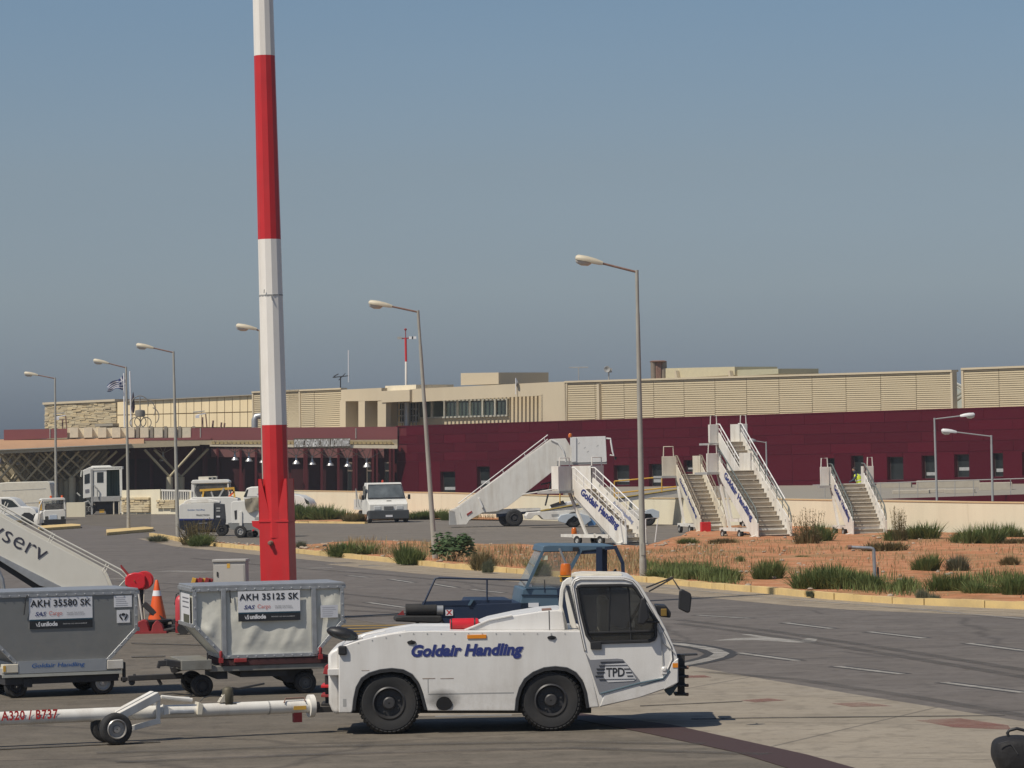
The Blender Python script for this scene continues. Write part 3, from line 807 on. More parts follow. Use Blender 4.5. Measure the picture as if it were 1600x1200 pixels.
def stalk_mesh(seed, n=70):
    """sparse dry weed: tall thin stalks with seed heads and a leafy base"""
    random.seed(seed); m = MB()
    for _ in range(n):
        a = random.uniform(0, 2 * math.pi); r = random.uniform(0, .36); th = random.uniform(0, .4)
        p = V((r * math.cos(a), r * math.sin(a), 0)); d = V((math.sin(th) * math.cos(a), math.sin(th) * math.sin(a), math.cos(th)))
        L_ = random.uniform(.4, 1.0)
        m.tube([p, p + d * L_ * .6, p + d * L_ + V((0, 0, 0.03))], 0.005, 3, cap=False)
        for _ in range(7):
            q = p + d * (L_ * random.uniform(.35, 1.0)); c = q + V((random.uniform(-.05, .05), random.uniform(-.05, .05), random.uniform(-.02, .04)))
            s_ = random.uniform(.012, .03)
            m.quad(c + V((-s_, 0, 0)), c + V((0, s_, -s_ * .5)), c + V((s_, 0, 0)), c + V((0, -s_, s_)))
    for _ in range(420):
        a = random.uniform(0, 2 * math.pi); r = 0.36 * math.sqrt(random.random()); th = abs(random.gauss(0, .55))
        blade(m, V((r * math.cos(a), r * math.sin(a), 0)), V((math.sin(th) * math.cos(a), math.sin(th) * math.sin(a), math.cos(th))), random.uniform(.15, .5), .02, .15)
    o = m.build('shrub', None, fix=False); me = o.data; bpy.data.objects.remove(o); return me
_veg = {}
for key, fn, mats in (('rush', rush_mesh, LEAF), ('dry', rush_mesh, LEAFD), ('grey', rush_mesh, LEAFG)):
    _veg[key] = []
    for sd in (11, 12, 13, 14):
        me = fn(sd + len(key)); me.materials.append(mats); _veg[key].append(me)
me = broad_mesh(5); me.materials.append(LEAFB); _veg['broad'] = [me]
_veg['stalk'] = []
for sd in (21, 22):
    me = stalk_mesh(sd); me.materials.append(LEAFD); _veg['stalk'].append(me)
random.seed(99)
def shrub(px0, px1, top, base, kind, label, depth=1.0, name='shrub'):
    a, b = gp(px0, base, 0.08), gp(px1, base, 0.08)
    c = (a + b) / 2; w = (b - a).length
    h = (base - top) * c.y / F_PX
    o = place(name, random.choice(_veg[kind]), None, (c.x, c.y + 0.2 * w * depth, 0.04), (0, 0, random.uniform(0, 6.28)), (w * 1.02, w * 1.02 * depth, h * 1.30))
    o['group'] = 'weeds and shrubs on the red earth'
    setp(o, label, 'shrub')
for a in [
    (1010, 1066, 884, 903, 'rush', 'low green tuft right of the tall lamp post behind the blue cab'),
    (1060, 1112, 880, 906, 'rush', 'green rushy clump along the kerb above the tractor mirror'),
    (1106, 1170, 877, 909, 'rush', 'broad dark green clump on the kerb right of the tractor mirror'),
    (1176, 1227, 869, 906, 'rush', 'rounded green tuft standing alone on red earth left of the long hedge-like clump'),
    (1228, 1300, 882, 921, 'rush', 'green clump at the kerb joining the left end of the wide thicket'),
    (1272, 1372, 873, 921, 'rush', 'widest green thicket just left of the bent grey pipe'),
    (1335, 1392, 888, 924, 'rush', 'green tuft round the foot of the bent grey pipe'),
    (1386, 1440, 897, 925, 'rush', 'low green tuft on the kerb right of the bent grey pipe'),
    (1420, 1471, 857, 894, 'rush', 'tall rounded green tuft alone on the red earth right of the pipe'),
    (1476, 1520, 860, 893, 'grey', 'brownish grey weed beside the tall rounded green tuft'),
    (1455, 1520, 889, 927, 'rush', 'green clump at the kerb below the brownish grey weed'),
    (1510, 1572, 902, 930, 'rush', 'low green clump at the kerb near the right picture edge'),
    (1562, 1622, 888, 932, 'rush', 'green clump cut by the right edge at the kerb'),
    (1562, 1592, 864, 884, 'dry', 'dry brown weed on red earth near the right edge'),
    (1432, 1450, 916, 938, 'grey', 'small grey green weed growing out of the kerb face'),
    (1452, 1472, 923, 939, 'grey', 'smaller grey weed beside the one in the kerb face'),
    (1260, 1279, 917, 930, 'grey', 'small grey weed on the road side of the kerb'),
    (1149, 1165, 865, 878, 'rush', 'tiny green tuft on bare earth above the long kerb'),
    (1242, 1256, 864, 873, 'rush', 'left one of two tiny tufts on bare earth under the tall stairs'),
    (1255, 1270, 865, 873, 'rush', 'right one of two tiny tufts on bare earth under the tall stairs'),
    (1355, 1412, 843, 862, 'dry', 'thin dry weed on bare earth right of the short boarding stairs'),
    (1408, 1470, 811, 843, 'rush', 'bushy green tuft against the cream wall right of the short stairs'),
    (1484, 1530, 820, 850, 'rush', 'left part of the big double tuft against the cream wall'),
    (1510, 1562, 813, 851, 'rush', 'taller right part of the big double tuft against the cream wall'),
    (1562, 1600, 813, 841, 'rush', 'green tuft against the cream wall at the right edge'),
    (1241, 1284, 806, 852, 'stalk', 'tall dry brown weed between the tall and the short stairs'),
    (1252, 1306, 812, 848, 'rush', 'green weed left of the short boarding stairs'),
    (1394, 1418, 802, 846, 'stalk', 'tall thin stalks at the right foot of the short stairs'),
    (1385, 1420, 822, 846, 'rush', 'green tuft under the right rail of the short stairs'),
    (1560, 1620, 838, 850, 'dry', 'low dry weeds under the wall at the right edge'),
    (526, 582, 842, 868, 'rush', 'green clump on the kerb right of the red mast'),
    (618, 668, 843, 880, 'rush', 'green clump on the kerb left of the leaning lamp post'),
    (684, 738, 838, 877, 'broad', 'leafy broad-leaved bush right of the leaning lamp post'),
    (735, 775, 858, 888, 'dry', 'dry brown clump right of the broad-leaved bush'),
    (752, 772, 868, 893, 'grey', 'small grey weed over the kerb left of the blue cab'),
    (822, 866, 866, 897, 'rush', 'green clump at the kerb beside the blue cab windscreen'),
    (452, 500, 780, 812, 'rush', 'green tuft by the wall nearest the mast'),
    (490, 536, 785, 812, 'rush', 'green tuft by the wall left of the white pickup'),
    (540, 566, 799, 815, 'dry', 'brown dry weed left of the white pickup wheel'),
    (640, 690, 793, 810, 'rush', 'green weeds against the wall right of the white pickup'),
    (690, 706, 794, 812, 'rush', 'small tuft at the foot of the long side-on stairs'),
    (283, 332, 818, 850, 'stalk', 'dry weed round the foot of the lamp post left of the mast'),
    (296, 328, 832, 852, 'rush', 'small green weed on the kerb right of that lamp post foot'),
    (232, 262, 833, 845, 'grey', 'grey weeds on the kerb end left of the mast'),
    (462, 478, 842, 857, 'grey', 'grey weed on the kerb right of the red mast'),
    (1062, 1090, 838, 850, 'rush', 'green weeds behind the narrow stairs wheels'),
    (1110, 1150, 838, 850, 'dry', 'dry grass under the front of the tall stairs'),
]:
    shrub(*a)

def grass_strip(name, A, B, n, h, mat, label, wd=0.02, patch=0.0):
    m = MB()
    def along(C, t):
        f = t * (len(C) - 1); i = min(int(f), len(C) - 2); return C[i].lerp(C[i + 1], f - i)
    k = 0
    while k < n:
        t, s = random.random(), random.random()
        p = along(A, t).lerp(along(B, t), s)
        if mnoise.noise(V((p.x * 0.5, p.y * 0.22, 7))) < random.uniform(-.35 + 1.1 * patch, .25 + patch): k += 0.1; continue
        k += 1
        th = abs(random.gauss(0, .35)); a = random.uniform(0, 6.28)
        blade(m, V((p.x, p.y, 0.06)), V((math.sin(th) * math.cos(a), math.sin(th) * math.sin(a), math.cos(th))), h * random.uniform(.35, 1.1) * (1 + .5 * mnoise.noise(V((p.x * 1.1, p.y * .5, 2)))), wd * random.uniform(.6, 1.3), random.uniform(0, .25))
    o = m.build(name, mat, fix=False); setp(o, label, None, None, 'stuff')
def L_(pts): return [gp(x, y) for x, y in pts]
grass_strip('dry_grass', L_([(545, 868), (640, 878), (780, 890), (900, 899), (1000, 905)]), L_([(545, 852), (640, 854), (780, 858), (900, 864), (1000, 868)]), 6000, 0.42, STRAW, 'dry straw coloured grass behind the kerb')
grass_strip('dry_grass', L_([(1000, 905), (1130, 917), (1310, 933), (1640, 948)]), L_([(1010, 864), (1130, 850), (1330, 846), (1640, 850)]), 7000, 0.24, STRAW, 'short dry grass on the red earth')
grass_strip('green_grass', L_([(1000, 906), (1130, 918), (1310, 934), (1640, 950)]), L_([(1000, 890), (1130, 896), (1310, 906), (1640, 912)]), 9000, 0.42, LEAF, 'green grass growing along the kerb', patch=.28)
grass_strip('dry_grass', L_([(452, 814), (570, 815), (700, 812), (790, 813)]), L_([(452, 803), (570, 806), (700, 808), (790, 811)]), 1500, 0.35, LEAFD, 'brown dry grass under the low wall')

# ------------------------------------------------------------------ lamp posts
def lamp_post(base, top, tip, label, mat=POST, arm=RUSTY, r0=0.10, r1=0.055, Y=None, head_mat=HEADM, head_len=0.85, name='lamp_post', group='street lamps along the kerb', zb=0.0):
    b = gp(*base) if Y is None else at(*base, Y)
    Yd = b.y
    root = thing(name, label, 'street lamp', group=group, loc=b)
    t = at(*top, Yd) - b; e = at(*tip, Yd) - b
    m = MB()
    n = 10
    m.tube([V((0, 0, 0)), t * 0.86], [r0, r1 * 1.1], 10)
    m.build('post', mat, root, smooth=40)
    if r0 > 0.06:
        MB().lathe([(r0 * 1.45, 0), (r0 * 1.45, 0.05), (r0 * 1.05, 0.09), (r0 * 1.05, 0.55), (r0 * 0.98, 0.6)], (0, 0, 0), 'z', 12).build('base_flange', mat, root, smooth=30)
        MB().box(-0.05, 0.05, -r0 * 1.05, -r0 * 0.8, 0.7, 1.05).build('access_door', mat, root)
    MB().tube([t * 0.855, t], r1 * 0.95, 10).build('top_sleeve', mat, root, smooth=40)
    d = (e - t); dn = d.normalized()
    hs = t + d - dn * head_len
    MB().tube([t - dn * 0.02 - V((0, 0, 0.06)), hs + dn * 0.1], r1 * 0.62, 8).build('arm', arm, root, smooth=40)
    # head: a long shallow shell, tapering to the arm
    side = dn.cross(V((0, 0, 1))).normalized(); up = side.cross(dn).normalized()
    def ring(k, w, h0, h1):
        c = hs + dn * (head_len * k)
        pr = [(-1, 0), (-.85, .6), (-.4, 1), (.4, 1), (.85, .6), (1, 0), (.9, -1), (-.9, -1)]
        return [c + side * (w * a) + up * ((h1 if bb > 0 else h0) * bb) for a, bb in pr]
    m = MB(); m.loft([ring(0, .06, .05, .05), ring(.12, .09, .06, .07), ring(.3, .14, .06, .10), ring(.6, .16, .05, .12), ring(.92, .15, .05, .11), ring(1.0, .10, .03, .06)])
    hd = m.build('lamp_head', head_mat, root, smooth=50)
    m = MB(); m.loft([[hs + dn * (head_len * k) + side * (w * math.cos(a)) - up * (.04 + d_ * max(0, math.sin(a)) + 0.02) for a in [math.pi * 2 * i / 10 for i in range(10)]] for k, w, d_ in ((.40, .05, .02), (.5, .12, .10), (.75, .13, .13), (.93, .11, .08), (.98, .04, .02))])
    m.build('diffuser', LENS, hd, smooth=60)
    return root
lamp_post((1005, 905), (995, 422), (899, 403), 'nearest and tallest lamp post, right of the blue cab', head_len=0.82)
lamp_post((680, 877), (653, 485), (576, 473), 'leaning lamp post beside the broad-leaved bush')
lamp_post((416, 861), (406, 515), (369, 509), 'lamp post almost hidden behind the red and white mast')
lamp_post((278, 842), (271, 549), (213, 539), 'lamp post just right of the ground power unit edge, on the kerb end')
lamp_post((201, 830), (197, 573), (146, 563), 'lamp post on the island in front of the tall lift truck')
lamp_post((88, 822), (86, 590), (38, 583), 'leftmost lamp post, in front of the small white tug')

# ------------------------------------------------------------------ red and white floodlight mast
pb = at(437, 962, 81.5); pt = at(411, 0, 81.5)
ax = (pt - pb); ax = ax / ax.z
mast = thing('floodlight_mast', 'tall red and white banded mast on a square red base', 'mast', loc=(pb.x, pb.y, 0))
mbase = V((pb.x, pb.y, 0))
def mz(py): return at(430, py, 81.5).z
def mp(z): return V((ax.x * z, 0, z))
def mr_(py): return (31.5 + (38.5 - 31.5) * py / 664.0) / 2 / 68.7 * 1.02
secs = [(-520, 87, MASTW), (87, 374, RED), (374, 461, MASTW), (461.7, 664, MASTW), (664, 840, RED)]
for y0, y1, mt in secs:
    z0, z1 = mz(y1), mz(y0)
    m = MB()
    lo, hi = [], []
    for j in range(12):
        a = 2 * math.pi * (j + 0.35) / 12
        lo.append(mp(z0) + V((mr_(y1) * math.cos(a), mr_(y1) * math.sin(a), 0))); hi.append(mp(z1) + V((mr_(y0) * math.cos(a), mr_(y0) * math.sin(a), 0)))
    m.loft([lo, hi]); m.build('mast_section', mt, mast)
m = MB(); zr = mz(461)
m.tube([mp(zr - .02), mp(zr + .01)], mr_(461) * 1.03, 12); m.tube([mp(zr) + V((.02, -mr_(461) - .01, 0)), mp(zr - .14) + V((.05, -mr_(461) - .02, 0))], .012, 5); m.tube([mp(zr + .03) + V((-.14, -mr_(461) - .01, 0)), mp(zr + .12) + V((-.13, -mr_(461) - .02, 0))], .01, 5)
m.build('joint_collar', GREYW, mast)
zc = mz(812)
hw = 0.345
rotm = Matrix.Rotation(R(-13), 4, 'Z')
def rb(mb): mb.v = [tuple(rotm @ V(q) + V((ax.x * q[2], 0, 0))) for q in mb.v]; return mb
rb(MB().box(-hw, hw, -hw * .8, hw * .8, 0.0, zc - 0.05)).build('base_box', RED, mast, bevel=0.012)
rb(MB().box(-hw * 1.03, hw * 1.03, -hw * .84, hw * .84, zc - 0.05, zc - 0.01)).build('top_plate', RED, mast)
zg = mz(748)
for sx in (-1, 1):
    rb(MB().prism([(sx * hw, zc - .01), (sx * hw * 0.18, zc - .01), (sx * hw * .80, zg), (sx * hw, zg)], -hw * .78, -hw * .72)).build('gusset', RED, mast)
    rb(MB().prism([(sx * hw, zc - .01), (sx * hw * 0.18, zc - .01), (sx * hw * .80, zg), (sx * hw, zg)], hw * .72, hw * .78)).build('gusset', RED, mast)
    rb(MB().prismx([(-hw * .78, zc - .01), (hw * .78, zc - .01), (hw * .6, zg), (-hw * .78, zg)], sx * hw * .95, sx * hw * 1.0)).build('gusset', RED, mast)
rb(MB().prism([(-hw, zc - .02), (-hw - .24, zc - .02), (-hw - .22, zc - .14), (-hw - .1, zc - .20), (-hw, zc - .28)], -.06, .0)).build('bracket', RED, mast)
zb_ = mz(848)
rb(MB().lathe([(0.06, 0), (0.06, -.05), (.045, -.06), (.045, -.13), (.03, -.14), (0.002, -.14)], (-0.07, -hw * .8, zb_), 'y', 10)).build('cable_gland', RUSTY, mast, smooth=30)
rb(MB().lathe([(1.0, -1), (1.0, .05), (.9, .08), (.002, .08)], (0, 0, 0), 'z', 24)).build('footing', M('old_concrete', (0.33, 0.29, 0.23), 0.9, var=.1, bump=.3), mast)
# cream stone blocks round the mast foot
for (px, py, r_, lab) in ((394, 908, .30, 'cream rounded weight beside the red mast base'), (336, 908, .22, 'cream rounded weight left of the grey cabinet')):
    c = at(px, py + 6, 78.5)
    o = MB().lathe([(r_ * 1.0, 0), (r_ * 1.03, c.z * .4), (r_ * .97, c.z * .85), (r_ * .7, c.z), (0.01, c.z + .01)], (0, 0, 0), 'z', 20).build('ballast_weight', M('cream_concrete', (0.58, 0.47, 0.31), 0.85, var=.08, bump=.2), None, smooth=40)
    o.location = (c.x, c.y, 0); setp(o, lab, 'weight')

# ------------------------------------------------------------------ grey electrical cabinet
f = Fr(V((at(357, 950, 79).x, 79, 0)), R(-6))
cab = thing('electrical_cabinet', 'grey electrical cabinet with a yellow warning sticker left of the mast', 'cabinet', f)
u0, z1 = f.p(333, 878); u1, _ = f.p(383, 877)
MB().box(u0, u1, 0, .42, 0.1, z1).build('body', CREAMBOX, cab, bevel=.008)
MB().box(u0 - .02, u1 + .02, -.03, .45, z1, z1 + .05).build('roof', CREAMBOX, cab, bevel=.006)
MB().box(u0 + .04, u1 - .03, -.012, 0, .16, z1 - .07).build('door', CREAMBOX, cab, bevel=.004)
MB().box(u0 + .08, u0 + .11, -.03, -.012, z1 - .32, z1 - .22).build('handle', DARK, cab)
uu, zz = f.p(357, 884)
MB().box(uu - .035, uu + .035, -.016, -.012, zz - .05, zz + .05).build('warning_sticker', YELLOW, cab)
MB().box(u0, u1, 0.01, .41, 0, .1).build('plinth', M('old_concrete', (0.33, 0.29, 0.23)), cab)

# ------------------------------------------------------------------ bent grey pipe on the verge
b0 = gp(1368, 922, .08)
q1 = at(1365, 857, b0.y) - b0; q2 = at(1327, 855, b0.y) - b0
pp = thing('vent_pipe', 'bent grey steel pipe standing in the green thicket', 'pipe', loc=b0)
MB().tube([(0, 0, -.05), q1 - V((0, 0, .05)), q1 + V((-.02, 0, -.01)), q1 + V((-.07, 0, .01)), q2], .045, 10).build('pipe', GALV, pp, smooth=50)
MB().tube([q2 + V((.05, 0, 0)), q2 - V((.03, 0, 0))], .06, 10).build('end_flange', RUSTY, pp, smooth=40)
MB().bar((0.09, 0.02, 0), (0.07, 0.02, q1.z * .55), .05, .05).build('stake', DARK, pp)
# ================================================================== white tow tractor
YT = 46.9
f = Fr(V((at(735, 1143, YT).x, YT, 0)), 0)
def T(*pts): return [f.p(x, y) for x, y in pts]
tr = thing('tow_tractor', 'white aircraft tow tractor lettered Goldair Handling in the foreground', 'tow tractor', f)
WD = 2.15                                                   # overall width
TW = M('tractor_white_paint', (0.70, 0.685, 0.66), 0.30, dirt=0.34, dcol=(0.40, 0.36, 0.31), dscale=2.6, streak=True, var=0.03, grime=(.25, 1.0, .55, (.36, .32, .27)))
rear_arch = T((551, 1110), (553, 1092), (557, 1074), (565, 1060), (577, 1052), (594, 1047), (612, 1045), (630, 1047), (644, 1054), (654, 1066), (660, 1082), (664, 1098), (667, 1109))
front_arch = T((805, 1111), (807, 1092), (812, 1075), (820, 1061), (833, 1051), (850, 1044), (868, 1042), (886, 1044), (900, 1051), (910, 1063), (916, 1080), (920, 1106))
side = T((529, 1114)) + rear_arch[:0] + T((549, 1114)) + rear_arch + T((668, 1111)) + front_arch + T((922, 1106), (936, 1105), (911, 990), (906, 986), (800, 986), (724, 986), (680, 985.5), (640, 986), (612, 990), (580, 996), (560, 1001), (545, 1006), (531, 1011), (529, 1020))
m = MB(); m.prism(side, 0, .42); m.prism(side, WD - .42, WD)
top_in = T((531, 1030), (531, 1012), (545, 1006.5), (580, 996.5), (612, 990.5), (640, 986.5), (724, 986.5), (905, 986.5), (905, 1040), (668, 1046), (560, 1046))
m.prism(top_in, .42, WD - .42)
m.build('body', TW, tr, bevel=.018, segs=3)
# rear nose, narrower than the body
nose = T((530, 1118), (519, 1116), (512.5, 1100), (511.5, 1045), (511.5, 1024), (516, 1018), (530, 1011))
m = MB(); k = []
ins = .16
yl = [0.0, WD]
secs = []
for sgn in (0, 1):
    pass
m.prism(nose, ins, WD - ins)
m.build('rear_nose', TW, tr, bevel=.05, segs=3)
MB().prism(T((540, 1060), (925, 1060), (925, 1118), (540, 1118)), .44, WD - .44).build('chassis', DARKIN, tr)
# dark wheel housings
m = MB()
for arch in (rear_arch, front_arch):
    n = len(arch)
    for i in range(n - 1):
        a, b = arch[i], arch[i + 1]
        m.quad((a[0], .06, a[1]), (b[0], .06, b[1]), (b[0], WD - .06, b[1]), (a[0], WD - .06, a[1]))
m.build('wheel_housing', BLACKP, tr)
for arch in (rear_arch, front_arch):
    pts = [(a[0], -.008, a[1]) for a in arch]
    inner = MB()
    cx = sum(a[0] for a in arch) / len(arch); cz = min(a[1] for a in arch)
    out_ = [(cx + (a[0] - cx) * 1.0, a[1]) for a in arch]; inn = [(cx + (a[0] - cx) * .93, cz + (a[1] - cz) * .93) for a in arch]
    inner.prism(out_ + inn[::-1], -.012, .1)
    inner.build('mudguard_lip', BLACKP, tr)
TYRE_RIM = M('dark_rim', (0.045, 0.045, 0.048), 0.45, 0.3, var=.15, dirt=.3, dcol=(.10, .085, .07))
for cx, cy, bot in ((608, 1101, 1147), (861, 1096, 1141)):
    u, z = f.p(cx, cy); r = 0.405
    for yy, sd in ((.19, -1), (WD - .19, 1)):
        wheel(tr, (u, yy, r), r, .34, TYRE_RIM, n=40, rim_r=.53, side=sd, hub=.3)
# hood
m = MB(); hood = T((722, 987), (760, 972), (800, 963.5), (844, 956.5), (872, 954.5), (880, 956.5), (884, 987)); m.prism(hood, .30, WD - .30); m.build('hood', TW, tr, bevel=.02)
MB().prism(T((847, 956), (862, 954.8), (862, 953.6), (847, 954.6)), .35, .8).build('hood_hinge', RUSTY, tr)
MB().prism(T((857.5, 955.5), (858.7, 955.5), (859.5, 986), (858.3, 986)), .296, .31).build('hood_seam', DARK, tr)
MB().tube([f.P(727, 985, .29), f.P(763, 969, .29), f.P(800, 961.5, .29)], .012, 6).build('hood_edge_rail', TW, tr)
# grab rails on the rear deck
for x0, x1, yb0, yb1, h in ((563, 604, 1001, 991, 6), (580, 637, 1004, 992, 7)):
    yy = .35 if x0 < 570 else .05
    MB().tube([f.P(x0, yb0, yy), f.P(x0 + 2, yb0 - h, yy), f.P(x0 + 8, yb0 - h - 3, yy), f.P(x1 - 3, yb1 - h + 1, yy), f.P(x1, yb1, yy)], .009, 6).build('grab_rail', TW, tr)
# sloping black rear mirror, lamp, latch covers
k0 = f.P(535, 990, .3)
m = MB(); m.loft([[k0 + V((x * .225 * c, y, -x * .075 * c + z * 1.75)) for x, y, z in [(-1, -.10, -.05), (1, -.10, -.05), (1.02, .10, -.03), (1, .10, .05), (-.6, .10, .075), (-1, -.10, .06)]] for c in (1.0,)] + [[k0 + V((x * .2, y + .22, -x * .07 + z * 1.7)) for x, y, z in [(-1, -.10, -.045), (1, -.10, -.045), (1.0, .10, -.03), (1, .10, .045), (-.6, .10, .065), (-1, -.10, .055)]]])
m = MB(); m.ell((0, 0, 0), .215, .13, .085, 20, 10)
_c, _s2 = math.cos(R(14)), math.sin(R(14)); m.v = [(k0.x + x * _c + z * _s2, k0.y + y, k0.z - x * _s2 + z * _c) for x, y, z in m.v]
m.build('rear_mirror', BLACKP, tr, smooth=60)
m = MB(); m.lathe([(.19, -.006), (.19, .006)], (0, 0, 0), 'y', 20)
m.v = [(k0.x + .02 + x * _c * .85 + z * .3 * _s2, k0.y - .10 + y, k0.z - .02 - x * _s2 * .85 + z * .3 * _c) for x, y, z in m.v]
m.build('mirror_glass', CAR_GLASS, tr)
for y0_, x0_, x1_ in ((1083.5, 669, 803), (1118, 680, 800)):
    a, b = T((x0_, y0_ + .35), (x1_, y0_ - .35)); MB().box(a[0], b[0], -.002, -.001, min(a[1], b[1]), max(a[1], b[1])).build('panel_seam', GREYW, tr)
a, b = T((668.3, 1083), (669.3, 1060)); MB().box(a[0], b[0], -.002, -.001, a[1], b[1]).build('panel_seam', GREYW, tr)
a, b = T((536, 1104), (541, 1092)); MB().box(a[0], b[0], -.002, -.001, a[1], b[1]).build('paint_chip', GREYW, tr)
for i in range(16):
    x_ = 560 + i * 21.5; y_ = max(988.5, 1003 - (x_ - 560) * .19) if x_ < 640 else 988.5
    q = f.P(x_, y_ + 1.5, -.002); MB().lathe([(.008, 0), (.008, -.004), (.003, -.006)], q, 'y', 6).build('bolt', GREYW, tr)
MB().tube([f.P(552, 1000, .3), f.P(566, 997, .25), f.P(560, 1008, .1), f.P(548, 1012, .05)], .010, 6).build('mirror_arm', GREYW, tr)
c = f.P(535, 1016.5, -.05); MB().box(c.x - .055, c.x + .055, -.05, .06, c.z - .06, c.z + .06).build('rear_lamp', BLACKP, tr, bevel=.02)
for x, y in ((643, 1003.5), (862, 996)):
    c = f.P(x, y, -.004)
    m = MB(); m.prism([(c.x + .058 * math.cos(a), c.z + (.030 if math.sin(a) < 0 else .022) * math.sin(a)) for a in [2 * math.pi * i / 16 for i in range(16)]], -.012, .0)
    m.lathe([(.018, 0), (.018, -.03), (.002, -.03)], (c.x, 0, c.z + .012), 'y', 8)
    m.build('side_latch', BLACKP, tr, smooth=30)
a, b = T((730, 998), (760, 991.5)); MB().box(a[0], b[0], -.014, 0, a[1], b[1]).build('side_reflector', AMBERR, tr, bevel=.004)
# exhaust hole with soot
SOOT = M('exhaust_soot', (0.03, 0.03, 0.032), .95, var=.2)
sm = bpy.data.materials.new('soot_stain'); sm.use_nodes = True
_n = sm.node_tree.nodes; _b = _n['Principled BSDF']; _b.inputs['Base Color'].default_value = (.03, .029, .028, 1); _b.inputs['Roughness'].default_value = .9
_tc = _n.new('ShaderNodeTexCoord'); _mp = _n.new('ShaderNodeMapping'); _mp.inputs['Location'].default_value = (-.5, 0, -.5); _gr = _n.new('ShaderNodeTexGradient'); _gr.gradient_type = 'SPHERICAL'; _mp.inputs['Scale'].default_value = (1, 0, 1)
_mp.vector_type = 'POINT'
_no = _n.new('ShaderNodeTexNoise'); _no.inputs['Scale'].default_value = 3; _ma = _n.new('ShaderNodeMath'); _ma.operation = 'MULTIPLY'; _mr = _n.new('ShaderNodeMapRange'); _mr.inputs['From Min'].default_value = .02; _mr.inputs['From Max'].default_value = .80; _mr.inputs['To Max'].default_value = 1.0
_vm = _n.new('ShaderNodeVectorMath'); _vm.operation = 'MULTIPLY_ADD'; _vm.inputs[1].default_value = (2, 0, 2); _vm.inputs[2].default_value = (-1, 0, -1)
k_ = sm.node_tree.links.new
k_(_tc.outputs['Generated'], _vm.inputs[0]); k_(_vm.outputs[0], _gr.inputs[0]); k_(_gr.outputs['Fac'], _mr.inputs['Value']); k_(_tc.outputs['Generated'], _no.inputs['Vector']); k_(_mr.outputs[0], _ma.inputs[0]); k_(_no.outputs['Fac'], _ma.inputs[1])
_m2 = _n.new('ShaderNodeMath'); _m2.operation = 'MULTIPLY'; _m2.inputs[1].default_value = .62; _m2.use_clamp = True; k_(_ma.outputs[0], _m2.inputs[0]); k_(_m2.outputs[0], _b.inputs['Alpha'])
a, b = T((662, 1113), (722, 1074)); MB().box(a[0], b[0], -.006, -.004, a[1] + .015, b[1]).build('soot_mark', sm, tr)
c = f.P(694, 1101, -.012)
MB().prism([(c.x + .105 * math.cos(t_), c.z + (.105 if math.sin(t_) > 0 else .075) * math.sin(t_)) for t_ in [2 * math.pi * i / 20 for i in range(20)]], -.014, -.008).build('exhaust_hole', M('soot_black', (.006, .006, .007), .9), tr)
RUBM = worn_paint('scratch_mark', (0.25, 0.17, 0.12), .5, 9.0)
for x0, x1, y in ((660, 680, 1060), (688, 709, 1060), (565, 577, 1047.5)):
    a, b = T((x0, y + .8), (x1, y - .5)); MB().box(a[0], b[0], -.003, -.002, min(a[1], b[1]), max(a[1], b[1])).build('scratch', RUBM, tr)
# bright blue lettering along the side
o0, o1 = f.P(643, 1032, -.006), f.P(812, 1030, -.006); t0 = f.P(643, 1007.5, -.006)
SHL = M('lettering_shadow', (0.36, 0.34, 0.42), .5, var=.02)
text('goldair', SHL, tr, o0 + V((.009, .003, -.007)), (1, 0, 0), (0, 0, 1), (f.P(818, 1030).x - o0.x), (t0 - o0).z)
text('goldair', NAVY, tr, o0, (1, 0, 0), (0, 0, 1), (f.P(818, 1030).x - o0.x), (t0 - o0).z)
# ---- cab
cab_o = T((892, 914), (895, 906), (902, 902), (915, 900.5), (975, 901), (988, 903.5), (996, 909), (1003, 918), (1014, 936), (1026, 956), (1040, 982), (1050, 1004), (1057, 1020), (1059.5, 1034), (1060, 1066), (1050, 1073), (1036, 1078), (996, 1091), (937, 1105), (915, 1020), (909, 990))
win_h = T((902, 918), (908, 915.5), (970, 914.5), (988, 915.5), (994, 921), (1004, 936), (1016, 956), (1024, 969), (1024.5, 994), (1022, 999), (1015, 1001.5), (930, 1004), (923, 1001), (917, 992), (908, 955))
m = MB(); m.prism(cab_o, 0, .06, [win_h]); m.prism(cab_o, WD - .06, WD, [win_h])
m.prism(T((893, 913), (902, 902.3), (980, 902.3), (996, 910), (1000, 916), (990, 911.5), (975, 907), (905, 907.5)), .06, WD - .06)
m.prism(T((910, 1006), (1047, 1004), (1058, 1036), (1058, 1066), (1036, 1077), (996, 1090), (938, 1104)), .06, WD - .06)
m.build('cab', TW, tr, bevel=.014, segs=3)
# front bottom corner of the cab, set forward
MB().prism(T((1037, 1078), (1059, 1067), (1060, 1028), (1050, 1035)), -.012, .1).build('cab_corner_panel', TW, tr, bevel=.012)
